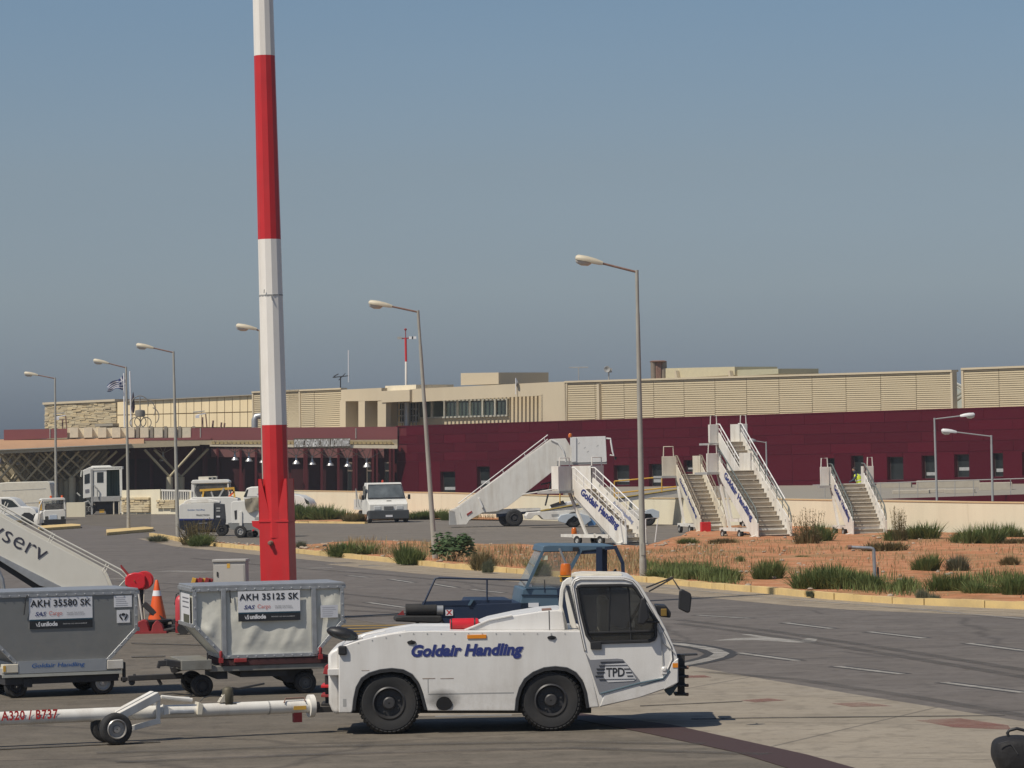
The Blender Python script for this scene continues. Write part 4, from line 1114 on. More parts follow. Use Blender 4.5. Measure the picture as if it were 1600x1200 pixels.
# door outline bead
def ring_path(pts, r, name, mat, y=-.008, closed=False):
    P = [V((p[0], y, p[1])) for p in pts]
    if closed: P = P + [P[0]]
    return MB().tube(P, r, 6).build(name, mat, tr, smooth=60)
ring_path(T((915, 1016), (904, 965), (895.5, 916), (899, 908), (906, 905), (975, 905), (988, 909), (996, 918), (1018, 956), (1040, 996), (1048, 1012), (1050, 1030), (1037, 1059), (1000, 1069)), .011, 'door_frame', TW)
ring_path(T((913.5, 1018), (902, 965), (893.8, 916), (897.8, 906.5), (905.5, 903.6), (975.5, 903.6), (989.2, 907.8), (997.4, 917.2), (1019.5, 955.2), (1041.4, 995), (1049.6, 1011.4), (1051.8, 1030), (1038, 1060)), .006, 'door_seam', M('dark_seam', (.12, .115, .11), .7), y=-.003)
ring_path(T((1037, 1061), (1000, 1071)), .010, 'door_bottom_seam', M('teal_grey_seal', (.10, .15, .18), .6))
ring_path(win_h, .022, 'window_seal', BLACKP, y=-.01, closed=True)
m = MB(); m.prism(win_h, .02, .028); m.build('door_window', CABGLASS, tr)
m = MB(); m.prism(win_h, WD - .028, WD - .02); m.build('door_window', CABGLASS, tr)
for x0, y0, x1, y1, r_ in ((981, 915.5, 986, 1001, .012), (915, 989, 1023, 986, .016), (953, 916, 951, 988, .008)):
    p, q = f.P(x0, y0, .015), f.P(x1, y1, .015); MB().tube([p, q], r_, 6).build('window_bar', BLACKP, tr)
a = T((917, 987), (1023, 985), (1022, 999), (1015, 1000.5), (930, 1003), (923, 1000)); MB().prism(a, .03, .06).build('door_lower_trim', DARK, tr)
# interior
MB().prism(T((911, 1005), (1046, 1003), (1046, 1008), (911, 1008)), .07, WD - .07).build('cab_floor', DARKIN, tr)
for yy in (.35, 1.25):
    x0 = f.p(940, 985)[0]
    MB().box(x0, x0 + .50, yy, yy + .5, f.p(940, 1003)[1], f.p(940, 990)[1]).box(x0 - .02, x0 + .12, yy + .03, yy + .47, f.p(940, 995)[1], f.p(940, 938)[1]).build('driver_seat', SEAT, tr, bevel=.04)
MB().prism(T((1000, 1004), (1000, 975), (1012, 966), (1026, 970), (1044, 1000)), .1, WD - .1).build('dashboard', DARKIN, tr)
k = f.P(990, 962, .6); MB().tube([k + V((.19 * math.cos(t_) * .5, .19 * math.sin(t_), .19 * math.cos(t_) * .85)) for t_ in [2 * math.pi * i / 16 for i in range(17)]], .014, 6).build('steering_wheel', BLACKP, tr)
# windscreen and rear window
m = MB(); a, b = f.p(1000, 914), f.p(1048, 1000)
m.quad((a[0], .08, a[1]), (a[0], WD - .08, a[1]), (b[0], WD - .08, b[1]), (b[0], .08, b[1])); m.build('windscreen', CABGLASS, tr)
a, b = f.p(893, 915), f.p(911, 984)
m = MB(); m.quad((a[0], .3, a[1]), (a[0], WD - .3, a[1]), (b[0], WD - .3, b[1]), (b[0], .3, b[1])); m.build('rear_window', CABGLASS, tr)
m = MB()
for y0 in (.06, WD - .3):
    m.prism(T((891, 915), (895, 915), (914, 986), (909, 986)), y0, y0 + .24)
m.build('rear_pillar', TW, tr)
m = MB(); m.prism(T((874, 948), (876, 925), (880, 912), (887, 906), (893, 904), (896, 916), (886, 916), (882, 925), (880, 950), (890, 990), (884, 990)), .55, .75); m.prism(T((881, 920), (886, 920), (903, 985), (893, 985)), .57, .73); m.build('cab_side_frame', WHITE_OLD, tr, bevel=.01)
m = MB(); m.prism(T((886, 918), (897, 918), (908, 972), (894, 972)), .58, .6); m.build('corner_window', CABGLASS, tr)
# beacon and roof gear
c = f.P(884, 893, .75)
m = MB(); m.lathe([(.055, -.02), (.07, .03), (.08, .05)], (c.x, c.y, f.p(884, 901, .75)[1] - .03), 'z', 16); m.build('beacon_base', BLACKP, tr, smooth=40)
zb0, zb1 = f.p(884, 899, .75)[1], f.p(884, 880, .75)[1]
bc = MB().lathe([(.072, 0), (.078, .03), (.068, zb1 - zb0 - .03), (.055, zb1 - zb0 - .004), (.01, zb1 - zb0)], (c.x, c.y, zb0), 'z', 20).build('beacon', AMBER, tr, smooth=40)
MB().box(f.p(876, 905)[0], f.p(880, 905)[0], .72, .76, f.p(876, 912)[1], f.p(876, 902)[1]).box(f.p(888, 905)[0], f.p(892, 905)[0], .72, .76, f.p(876, 912)[1], f.p(876, 902)[1]).box(f.p(874, 905)[0], f.p(893, 905)[0], .66, .84, f.p(876, 904)[1], f.p(876, 902.5)[1]).build('beacon_bracket', YELLOW, tr)
MB().prism(T((893, 902), (940, 898.6), (975, 900), (975, 903), (893, 904)), .7, WD - .5).build('roof_hatch', CREAMW, tr, bevel=.01)
# wing mirrors
MB().tube([f.P(1010, 918, .05), f.P(1050, 902.5, -.12), f.P(1062, 921, -.18)], .011, 6).tube([f.P(1014, 924, .05), f.P(1050, 904, -.12)], .011, 6).build('mirror_arm', DARK, tr)
MB().prism(T((1060, 922), (1064, 919), (1078, 926), (1079.5, 933), (1077, 955), (1073, 957), (1058.5, 950)), -.24, -.17).build('wing_mirror', BLACKP, tr, bevel=.02)
MB().prism(T((1001, 934), (1008, 933), (1011, 948), (1014, 965), (1005, 975), (996, 974), (998, 950)), -.20, -.10).build('wing_mirror', BLACKP, tr, bevel=.02)
MB().tube([f.P(1006, 972, -.1), f.P(1030, 972, -.04), f.P(1026, 968, .0)], .014, 6).build('mirror_arm', BLACKP, tr)
MB().prism(T((922, 1003), (940, 1002), (940, 1014.5), (923, 1014.5)), -.04, 0).build('door_handle', BLACKP, tr, bevel=.008)
c = f.P(1041, 961, 1.2)
MB().prism(T((1028, 950), (1046, 951), (1054, 962), (1053, 971), (1036, 969)), 1.0, 1.5).build('far_headlight_bar', BLACKP, tr, bevel=.02)
MB().box(f.p(1041, 961)[0] - .03, f.p(1041, 961)[0] + .05, .97, 1.01, f.p(1041, 968)[1], f.p(1041, 956)[1]).build('headlight', BRASS, tr, bevel=.01)
MB().tube([f.P(1026, 978, -.01), f.P(1036, 1004, -.02), f.P(1052, 1018, -.02)], .009, 5).tube([f.P(1033, 988, -.015), f.P(1036, 1046, -.015)], .006, 5).build('wiper', GREYW, tr)
c = f.P(1038, 1046, -.02); MB().lathe([(.035, 0), (.04, -.02), (.02, -.035), (.002, -.036)], (c.x, 0, c.z), 'y', 12).box(c.x - .03, c.x + .03, -.025, 0, c.z - .06, c.z).build('door_lock', TW, tr, smooth=30)
# grey step recess with slotted TPD grille
GRP = M('tractor_grey_panel', (0.20, 0.205, 0.225), .5, var=.05)
MB().prism(T((914, 1018), (922, 1031), (964, 1029), (973, 1030), (980, 1038), (999, 1062), (1000, 1068), (945, 1083), (936, 1084)), -.008, .01).build('step_panel', GRP, tr)
MB().prism(T((946, 1038), (978, 1036), (994, 1061), (990, 1064), (950, 1066), (943, 1058)), -.014, -.008).build('grille_plate', M('pale_grille', (.55, .55, .56), .5), tr)
for y, x0, x1 in ((1034, 938, 975), (1039.5, 936, 980), (1045, 932, 984), (1050.5, 932, 987), (1056, 930, 989), (1061, 936, 992)):
    segs_ = [(x0, x0 + 13), (x1 - 9, x1)] if y > 1040 and y < 1060 else [(x0, x1)]
    for s0, s1 in segs_:
        a, b = f.p(s0, y + .8), f.p(s1, y - .8); MB().box(a[0], b[0], -.02, -.010, min(a[1], b[1]), max(a[1], b[1])).build('grille_slat', BLACKPR, tr)
o0 = f.P(947, 1057.5, -.018); text('tpd', BLACKPR, tr, o0, (1, 0, 0), (0, 0, 1), f.P(976, 1057).x - o0.x, f.p(947, 1043.5)[1] - o0.z)
SK = TW
MB().prism(T((937, 1104), (945, 1083), (1000, 1068), (1038, 1060), (1059, 1040), (1059, 1067), (1037, 1077), (996, 1091)), -.010, .05).build('cab_skirt', TW, tr, bevel=.012)
MB().tube([f.P(938, 1084, -.014), f.P(1000, 1067, -.014), f.P(1036, 1060, -.014), f.P(1046, 1047, -.014)], .012, 5).build('skirt_seam', M('teal_grey_seal', (.10, .15, .18)), tr)
# front hitch
TH = lambda *pts: [f.p(x, y, .95) for x, y in pts]
m = MB(); m.prism(TH((1058, 1024), (1070, 1024), (1070, 1087), (1060, 1087)), .95, 1.2)
for y in (1043, 1057, 1071, 1085): m.prism(TH((1054, y - 2), (1072, y - 2), (1072, y + 1.5), (1054, y + 1.5)), .85, 1.3)
m.build('front_hitch', DARK, tr, bevel=.006)
for y in (1043, 1057, 1071, 1085):
    c = f.P(1071, y, .95); MB().lathe([(.022, 0), (.022, .04), (.004, .045)], c, 'x', 8).build('hitch_pin', RUSTY, tr)
MB().prism(TH((1058, 1023), (1090, 1022), (1090, 1024), (1058, 1025.5)), .95, 1.2).build('hitch_plate', DARK, tr)
MB().prism(T((1037, 1075), (1056, 1070), (1059, 1073), (1050, 1086), (1046, 1088), (1040, 1082)), .05, .35).build('front_bumper', M('dark_teal_rubber', (.03, .05, .06), .6), tr, bevel=.01)
a, b = T((1051, 1043), (1059, 1036)); MB().box(a[0], b[0], -.02, -.012, a[1], b[1]).build('side_reflector', AMBERR, tr)
# rear hitch: red plate with black and red coupling steps
m = MB(); m.prism(T((517, 1060), (524, 1060), (524, 1110), (518, 1110)), .55, 1.35); m.build('rear_hitch_plate', REDM, tr, bevel=.006)
m = MB(); m.prism(T((502, 1062), (509, 1062), (509, 1110), (503, 1110)), .85, 1.05); m.build('rear_hitch', DARK, tr, bevel=.006)
MB().prism(T((509, 1064), (517, 1064), (517, 1106), (509, 1106)), .8, 1.1).build('hitch_guard', WHITE_OLD, tr)
for y, mt in ((1078, RED), (1093, REDM), (1107, DARK)):
    MB().prism(T((497, y - 2), (519, y - 2), (519, y + 2), (497, y + 2)), .7, 1.2).build('hitch_step', mt, tr, bevel=.005)
c = f.P(505, 1050, .8)
MB().prism(T((500, 1058), (503, 1046), (509, 1042), (514, 1052), (513, 1060)), .7, .9).build('coupling_head', REDM, tr, bevel=.01)
a, b = T((512, 1056), (529, 1045)); MB().box(a[0], b[0], .02, .16, a[1], b[1]).build('rear_corner_block', TW, tr, bevel=.01)
# red fire extinguisher lying on the deck
c0, c1 = f.P(703, 975.5, .62), f.P(749, 973.5, .62)
ex = thing('fire_extinguisher', 'red fire extinguisher lying on the white tractor deck', 'fire extinguisher', loc=f.w(c0.x, c0.y, c0.z))
L1 = (c1 - c0).length
m = MB(); m.lathe([(.06, 0), (.078, .015), (.078, L1 * .90), (.07, L1 * .96), (.03, L1)], (0, 0, 0), 'x', 20); m.build('cylinder', REDR, ex, smooth=40)
MB().lathe([(.080, .012), (.081, .03), (.080, .03)], (0, 0, 0), 'x', 20).lathe([(.080, L1 * .82), (.081, L1 * .82 + .02)], (0, 0, 0), 'x', 20).build('strap', BLACKP, ex, smooth=40)
MB().box(L1, L1 + .06, -.02, .02, -.015, .02).build('valve', DARK, ex)
MB().box(.05, L1 * .9, -.06, .06, -.09, -.06).build('cradle', REDM, ex)

# ================================================================== tow bar
P0, P1 = at(-60, 1125.5, 45.8), at(483, 1103, 47.4)
dirv = (P1 - P0); L0 = dirv.length; ang = math.atan2(dirv.y, dirv.x); tilt = math.atan2(dirv.z, math.hypot(dirv.x, dirv.y))
fb = Fr(V((at(181, 1161, 45.9).x, 45.9, 0)), ang)
tb = thing('tow_bar', 'long white aircraft tow bar with A320 / B737 in red and two small wheels', 'tow bar', fb)
A, B = fb.loc(P0), fb.loc(P1)
xh, yb_ = (B - A).normalized(), A.y
def on(px, py, dv=0): return fb.P(px, py, A.y + dv)
MB().tube([A, B], .088, 20).build('tube', WHITE_OLD, tb, smooth=50)
e = B + xh * .01
MB().tube([e - xh * .02, e + xh * .05], .15, 20).build('end_flange', WHITE_OLD, tb, smooth=40)
MB().tube([e + xh * .05, e + xh * .13], .05, 10).box(e.x + .08, e.x + .42, e.y - .05, e.y + .05, e.z - .09, e.z - .02).build('towing_eye', DARK, tb)
MB().lathe([(.091, 0), (.091, .02)], (0, 0, 0), 'x', 20).build('weld_ring', GREYW, tb).location = on(418, 1106)
q = on(456, 1104); MB().box(q.x, q.x + .17, q.y - .092, q.y - .06, q.z - .04, q.z + .01).build('reflector', YELLOW, tb)
q = on(465, 1120); MB().box(q.x - .06, q.x + .05, q.y - .04, q.y + .04, q.z - .07, q.z + .08).build('drawbar_pin', REDM, tb)
MB().tube([on(444, 1098, -.09), on(446, 1091.5, -.05), on(475, 1090, -.05), on(477, 1096, -.09)], .010, 5).build('pull_handle', RUSTY, tb)
q = on(197, 1116); MB().box(q.x - .14, q.x + .02, q.y - .095, q.y - .05, q.z - .03, q.z + .02).build('reflector', YELLOW, tb)
o0 = on(2, 1126.5, -.093); text('a320', REDPR, tb, o0, xh, (0, 0, 1), (on(88, 1122) - o0).x, .125)
c = fb.loc(at(181, 1139, 46.0)); wheel(tb, (c.x, c.y, .205), .205, .15, M('steel_rim', (.36, .35, .34), .4, .5, var=.15, dirt=.4), n=28, rim_r=.62, lug=False, hub=.35)
wheel(tb, (c.x - .0, c.y + .5, .205), .205, .15, GREYW, n=28, rim_r=.62, lug=False, side=1)
MB().tube([(c.x, c.y + .08, .205), (c.x, c.y + .45, .205)], .035, 8).build('axle', WHITE_OLD, tb)
ap = on(247, 1087, -.12)
m = MB(); m.bar(V((c.x + .1, c.y + .2, .35)), ap, .09, .11); m.bar(V((c.x + .1, c.y + .42, .35)), ap + V((0, .24, 0)), .09, .11); m.build('lift_arm', WHITE_OLD, tb, bevel=.01)
m = MB(); m.bar(ap, on(247, 1131, -.12), .05, .05); m.bar(ap + V((0, .24, 0)), on(247, 1131, .12), .05, .05); m.bar(on(205, 1138, -.14), on(250, 1126, -.12), .05, .07); m.build('axle_strut', WHITE_OLD, tb, bevel=.006)
MB().tube([on(250, 1089, -.05), on(296, 1091, -.05)], .018, 8).tube([on(252, 1089, -.05), on(300, 1094, -.05)], .03, 8).build('hydraulic_ram', WHITE_OLD, tb, smooth=40)
MB().tube([on(265, 1113, -.11), on(303, 1112, -.11)], .03, 8).build('hydraulic_cylinder', GALV, tb, smooth=40)
MB().prism([on(306, 1096).xz, on(314, 1100).xz, on(312, 1116).xz, on(304, 1116).xz], A.y - .13, A.y + .05).build('ram_bracket', CREAMW, tb, bevel=.006)
MB().prism([on(253, 1100).xz, on(275, 1113).xz, on(253, 1116).xz], A.y - .12, A.y + .0).build('gusset', WHITE_OLD, tb)
MB().prism([on(341, 1097).xz, on(349, 1084).xz, on(352, 1084).xz, on(352, 1097).xz], A.y - .05, A.y + .05).build('pump_bracket', CREAMW, tb)
q = on(356, 1088)
m = MB(); m.lathe([(.06, -.10), (.075, -.06), (.075, .09), (.05, .12), (.01, .13)], q, 'z', 12); m.box(q.x - .05, q.x + .10, q.y - .06, q.y + .06, q.z - .13, q.z - .09); m.build('hand_pump', M('olive_steel', (.10, .09, .06), .6, .3, var=.2, dirt=.4), tb, smooth=40)
MB().tube([q + V((0, -.02, .1)), on(363, 1075), on(372, 1076), on(413, 1068)], .014, 6).build('pump_handle', DARK, tb)
MB().tube([q + V((-.07, 0, .0)), on(330, 1087), on(318, 1090), on(312, 1096)], .008, 5).tube([on(300, 1086), on(270, 1083), on(252, 1085)], .007, 5).build('hydraulic_hose', BLACKP, tb)

# ================================================================== cargo containers on dollies
def container(fr, L2, Lb, H, Hs, D, z0, panel, frame_mat, name, label, soft, key, tx):
    """lower-deck container: base Lb wide, flaring to L2 at height Hs; x is measured from the base middle"""
    c = thing(name, label, 'cargo container', fr)
    a, b = L2 / 2, Lb / 2
    prof = [(-b, z0), (b, z0), (a, z0 + Hs), (a, z0 + H), (-a, z0 + H), (-a, z0 + Hs)]
    MB().prism([(x * .985, z0 + .02 + (z - z0) * .965) for x, z in prof], .055 if soft else .006, D - .03).build('shell', panel, c)
    MB().prism([(-a - .01, z0 + H - .005), (a + .01, z0 + H - .005), (a + .01, z0 + H + .035), (-a - .01, z0 + H + .035)], -.012, D + .01).build('roof_sheet', frame_mat, c, bevel=.008)
    if soft:
        def zlow(x): return z0 + .03 if abs(x) <= b else z0 + .03 + (abs(x) - b) / (a - b) * (Hs - .03)
        for xa, xb_ in ((-a + .05, -b - .01), (-b + .07, b - .07), (b + .01, a - .05)):
            nx, nz = max(8, int((xb_ - xa) * 26)), 22
            m = MB()
            for j in range(nz + 1):
                for i in range(nx + 1):
                    x = xa + (xb_ - xa) * i / nx; lo, hi_ = zlow(x) + .03, z0 + H - .04; z = lo + (hi_ - lo) * j / nz
                    e = min(i, nx - i, j, nz - j) / 4.0; e = min(1, e)
                    q = V((x * 1.6, z * 1.6, xa))
                    d_ = .030 * mnoise.noise(q * 1.3) + .022 * abs(mnoise.noise(V((x * 2.2 + z * 2.6, (x - z) * .7, 4)))) + .016 * mnoise.noise(V((x * 7 - z * 4, z * 2.5, 1)))
                    m.v.append((x, .030 - e * (.004 + d_), z))
            for j in range(nz):
                for i in range(nx):
                    q = j * (nx + 1) + i; m.f.append((q, q + 1, q + nx + 2, q + nx + 1))
            m.build('canvas_panel', panel, c, smooth=180)
    w = .055
    m = MB()
    def edge(p, q, ww=w, y=.0):
        m.bar((p[0], y + .012, p[1]), (q[0], y + .012, q[1]), .05, ww, up=(0, 1, 0)) if False else m.bar((p[0], y + .012, p[1]), (q[0], y + .012, q[1]), ww, .045, up=(0, 1, 0))
    i_ = lambda p: p
    pr = [(-b + .03, z0 + .03), (b - .03, z0 + .03), (a - .03, z0 + Hs), (a - .03, z0 + H - .03), (-a + .03, z0 + H - .03), (-a + .03, z0 + Hs)]
    for y in (0.0, D - .024):
        for p, q in zip(pr, pr[1:] + pr[:1]): edge(p, q, .06, y)
        if soft:
            for x in (-b + .03, b - .03): edge((x, z0 + .03), (x, z0 + H - .03), .075, y - .004)
    m.build('edge_frame', frame_mat, c, bevel=.006)
    m = MB()
    for x in (-a, a):
        for zz in (z0 + Hs, z0 + H - .03): m.box(x - .03, x + .03, 0, D, zz - .03, zz + .03)
    for s_ in (-1, 1):
        m.bar((s_ * b, D / 2, z0 + .03), (s_ * b, D / 2, z0 + .031 + .0), D, .05) if False else m.box(s_ * b - .03, s_ * b + .03, 0, D, z0, z0 + .06)
    m.build('side_rail', frame_mat, c, bevel=.005)
    # rivets along the edges
    m = MB()
    for p, q in zip(pr, pr[1:] + pr[:1]):
        n = int(math.hypot(q[0] - p[0], q[1] - p[1]) / .14)
        for i in range(n):
            t = (i + .5) / n; m.lathe([(.012, 0), (.012, -.009), (.004, -.012)], (p[0] + (q[0] - p[0]) * t, -.012, p[1] + (q[1] - p[1]) * t), 'y', 6)
    if not soft:
        for cx, cz in ((-a + .45, z0 + H - .1), (a - .45, z0 + H - .1), (-b + .02, z0 + .15), (b - .02, z0 + .15)):
            for i in range(3):
                for j in range(3 - i): m.lathe([(.010, .01), (.010, -.004), (.003, -.006)], (cx + (j - 1 + i * .5) * .07, .016, cz - i * .055), 'y', 6)
    r_ = m.build('rivet', M('bright_rivet', (.6, .6, .6), .4, .5), c); r_['kind'] = 'stuff'
    return c
def label_plate(c, fr, px, key, y=-.004):
    """printed plate: white over, dark band below. px = corner pixels l, r, top, bottom of the plate"""
    l, r, tp, bt = px
    p0, p1 = fr.p(l, (tp + bt) / 2, y), fr.p(r, (tp + bt) / 2, y)
    zt, zb = fr.p((l + r) / 2, tp, y)[1], fr.p((l + r) / 2, bt, y)[1]
    x0, x1 = p0[0], p1[0]; w, h = x1 - x0, zt - zb
    MB().box(x0, x1, y, y + .006, zb, zt).build('label_plate', STICK, c)
    MB().box(x0, x1, y - .003, y, zb, zb + h * .28).build('label_band', BLACKPR, c)
    MB().box(x0, x1, y - .005, y - .003, zb + h * .255, zb + h * .30).build('label_stripe', M('dark_teal_print', (.02, .06, .09), .5), c)
    yy = y - .005
    text(key, BLACKPR, c, (x0 + w * .02, yy, zt - h * .30), (1, 0, 0), (0, 0, 1), w * .96, h * .22)
    text('sas', NAVY, c, (x0 + w * .09, yy, zb + h * .41), (1, 0, 0), (0, 0, 1), w * .18, h * .13)
    text('cargo', PINKPR, c, (x0 + w * .31, yy, zb + h * .385), (1, 0, 0), (0, 0, 1), w * .21, h * .17)
    text('small', GREYPR, c, (x0 + w * .59, yy, zb + h * .41), (1, 0, 0), (0, 0, 1), w * .29, h * .10)
    text('unilode', STICK, c, (x0 + w * .185, yy, zb + h * .075), (1, 0, 0), (0, 0, 1), w * .26, h * .15)
    text('smart', M('pale_grey_print', (.45, .45, .45)), c, (x0 + w * .53, yy, zb + h * .12), (1, 0, 0), (0, 0, 1), w * .38, h * .035)
    m = MB(); bx, bz = x0 + w * .10, zb + h * .07
    m.quad((bx, yy, bz + h * .13), (bx + w * .022, yy, bz + h * .06), (bx + w * .03, yy, bz), (bx + w * .014, yy, bz + h * .02))
    m.quad((bx + w * .03, yy, bz), (bx + w * .068, yy, bz + h * .15), (bx + w * .05, yy, bz + h * .15), (bx + w * .033, yy, bz + h * .06)); m.quad((bx + w * .03, yy, bz), (bx + w * .068, yy, bz), (bx + w * .068, yy, bz + h * .15), (bx + w * .055, yy, bz + h * .03))
    m.build('label_emblem', STICK, c, fix=False)
def paper(c, fr, l, r, tp, bt, lines=6, y=-.004, mat=None, name='sticker'):
    x0, x1 = fr.p(l, (tp + bt) / 2, y)[0], fr.p(r, (tp + bt) / 2, y)[0]; zt, zb = fr.p((l + r) / 2, tp, y)[1], fr.p((l + r) / 2, bt, y)[1]
    o = MB().box(x0, x1, y, y + .004, zb, zt).build(name, mat or STICK, c)
    m = MB()
    for i in range(lines):
        zz = zt - (zt - zb) * (i + 1) / (lines + 1); m.box(x0 + (x1 - x0) * .1, x1 - (x1 - x0) * random.uniform(.1, .45), y - .002, y, zz - .004, zz + .004)
    if lines: m.build('printed_lines', M('pale_print', (.42, .42, .45)), o)
    return x0, x1, zb, zt

# the grey aluminium one, left
f1 = Fr(V((0, 0, 0)), R(20)); 
c1_ = at(98, 1030, 55.9); f1 = Fr(V((c1_.x, c1_.y, 0)), R(20))
zt1 = f1.p(120, 925)[1]; zb1 = f1.p(110, 1040)[1]
ub0, ub1 = f1.p(26, 1036)[0], f1.p(168, 1030)[0]; ur = f1.p(215, 950)[0]; zs = f1.p(215, 983)[1]
f1b = Fr(f1.w((ub0 + ub1) / 2, 0), R(20))
Lb1 = ub1 - ub0; L21 = 2 * (ur - (ub0 + ub1) / 2)
con1 = container(f1b, L21, Lb1, zt1 - zb1, zs - zb1, 1.5, zb1, ALUP, GALV, 'cargo_container', 'grey metal cargo container numbered AKH 35580 SK on the left dolly', False, 'akh1', None)
label_plate(con1, f1b, (45.5, 144.5, 932.5, 981.5), 'akh1')
paper(con1, f1b, 178, 206, 930.5, 948.5, 5)
x0, x1, z0_, z1_ = paper(con1, f1b, 182.5, 203, 953, 973, 0)
m = MB(); cx, cz = (x0 + x1) / 2, (z0_ + z1_) / 2
m.prism([(cx + .032 * math.cos(t_), cz + .03 + .022 * math.sin(t_)) for t_ in [2 * math.pi * i / 14 for i in range(14)]], -.010, -.005)
for s_ in (-1, 1):
    m.prism([(cx + s_ * q[0], cz + q[1]) for q in [(.012, -.055), (.03, -.055), (.065, -.005), (.07, .03), (.055, .03), (.045, .0), (.022, -.02)]], -.010, -.005)
    m.prism([(cx + s_ * q[0], cz + q[1]) for q in [(.05, .0), (.062, .0), (.05, .045), (.04, .04)]], -.010, -.005)
m.build('hands_symbol', BLACKPR, con1)
ps = [f1b.P(43, 930, -.02), f1b.P(40.5, 934, -.02), f1b.P(39.5, 945, -.025), f1b.P(37.5, 961, -.02)]
MB().tube(ps, .008, 6).build('strap', BLACKP, con1)

# the off-white canvas one, right
c2_ = at(430, 1020, 55.3); f2 = Fr(V((c2_.x, c2_.y, 0)), R(13))
zt2 = f2.p(420, 916)[1]; zb2 = f2.p(420, 1027.5)[1]
ul, ur_ = f2.p(301, 930)[0], f2.p(537.5, 930)[0]; bl, br_ = f2.p(349, 1020)[0], f2.p(496, 1016)[0]
f2b = Fr(f2.w((ul + ur_) / 2, 0), R(13))
con2 = container(f2b, ur_ - ul, br_ - bl, zt2 - zb2, f2.p(301, 978)[1] - zb2, 1.5, zb2, CANVAS, GALV, 'cargo_container', 'off-white canvas cargo container numbered AKH 35125 SK behind the tractor mirror', True, 'akh2', None)
label_plate(con2, f2b, (372, 469, 923, 970), 'akh2', y=-.022)
paper(con2, f2b, 501, 528, 945.5, 965, 5, y=-.02, mat=M('pale_blue_paper', (.55, .56, .60)))
MB().tube([f2b.P(359, 922, -.02), f2b.P(359.5, 932, -.025), f2b.P(361, 942, -.02)], .009, 6).build('strap', BLACKP, con2)
aL = -(ur_ - ul) / 2
MB().box(aL - .022, aL - .018, .2, 1.2, zb2 + .52, zt2 - .10).build('end_label', STICK, con2)
MB().box(aL - .024, aL - .021, .25, .9, zb2 + .55, zb2 + .68).build('end_label_band', M('olive_print', (.10, .10, .07)), con2)
m = MB()
for i, zz in enumerate((.92, .86, .78)): m.box(aL - .024, aL - .021, .3, 1.0, zb2 + zz, zb2 + zz + .02)
m.build('end_label_print', GREYPR, con2)

def dolly(fr, name, label, x0, x1, zdeck, D=1.55, side_mat=GREYW):
    d = thing(name, label, 'container dolly', fr)
    return d
# dolly under the grey container
d1 = thing('container_dolly', 'grey container dolly under the AKH 35580 container, lettered in blue', 'container dolly', f1b)
zd = zb1
u0, u1 = f1b.p(3, 1050)[0], f1b.p(190, 1042)[0]
z_lo = f1b.p(100, 1048)[1]; z_ti = f1b.p(100, 1038)[1]
MB().box(u0, u1, .0, 1.5, z_lo - .04, zb1 - .006).build('deck', GREYW, d1, bevel=.008)
q0, q1 = f1b.p(28, 1048)[0], f1b.p(166, 1040)[0]
MB().box(q0, q1, -.03, .0, z_lo - .02, f1b.p(100, 1031)[1]).build('side_board', ALU, d1)
MB().box(u0, u1, -.035, -.001, z_lo - .075, z_lo - .03).build('edge_strip', M('pale_steel_edge', (.50, .50, .45), .5, .3, dirt=.3), d1)
MB().box(u0 + .05, u1 - .05, .02, 1.46, z_lo - .19, z_lo - .06).build('frame', DARK, d1)
o0 = f1b.P(50, 1045.5, -.034); text('gpu1', BLUEPR, d1, o0, (1, 0, 0), (0, 0, 1), f1b.p(132, 1040)[0] - o0.x, .085)
p0, p1 = f1b.p(167, 1040)[0], f1b.p(192, 1040)[0]
MB().box(p0, p1, -.04, .15, z_lo + .0, z_lo + .14).build('corner_guard', WHITE_OLD, d1, bevel=.01)
MB().box(f1b.p(4, 1045)[0], f1b.p(28, 1045)[0], -.04, .15, z_lo, z_lo + .13).build('corner_guard', CREAMW, d1, bevel=.01)
MB().box(f1b.p(4, 1045)[0], f1b.p(8, 1045)[0], -.045, -.038, z_lo + .02, z_lo + .11).build('reflector', YELLOW, d1)
u = f1b.p(162, 1064)[0]; wheel(d1, (u, .12, .185), .185, .16, M('pale_rim', (.5, .5, .49), .4, .4, dirt=.3), n=26, rim_r=.64, lug=False, hub=.3)
wheel(d1, (u, 1.38, .185), .185, .16, GREYW, n=26, rim_r=.64, lug=False, side=1)
u = f1b.p(27, 1074)[0]; wheel(d1, (u, .12, .175), .175, .16, DARK, n=26, rim_r=.6, lug=False, hub=.3)
wheel(d1, (u, 1.38, .175), .175, .16, DARK, n=26, rim_r=.6, lug=False, side=1)
MB().box(u - .18, u + .18, .1, 1.4, .2, .34).box(u + .1, u + .24, .0, .12, .16, .3).build('steering_axle', DARK, d1, bevel=.01)
u = f1b.p(162, 1064)[0]; MB().box(u - .3, u + .26, .05, 1.44, .25, .37).build('axle_fender', DARK, d1, bevel=.02)
ue = f1b.p(193, 1060)[0]
MB().box(ue - .14, ue + .08, .6, .9, .22, .36).box(ue - .01, ue + .04, .0, .05, .18, .5).box(ue - .03, ue + .06, -.03, .07, .2, .26).build('tow_hook', DARK, d1, bevel=.01)

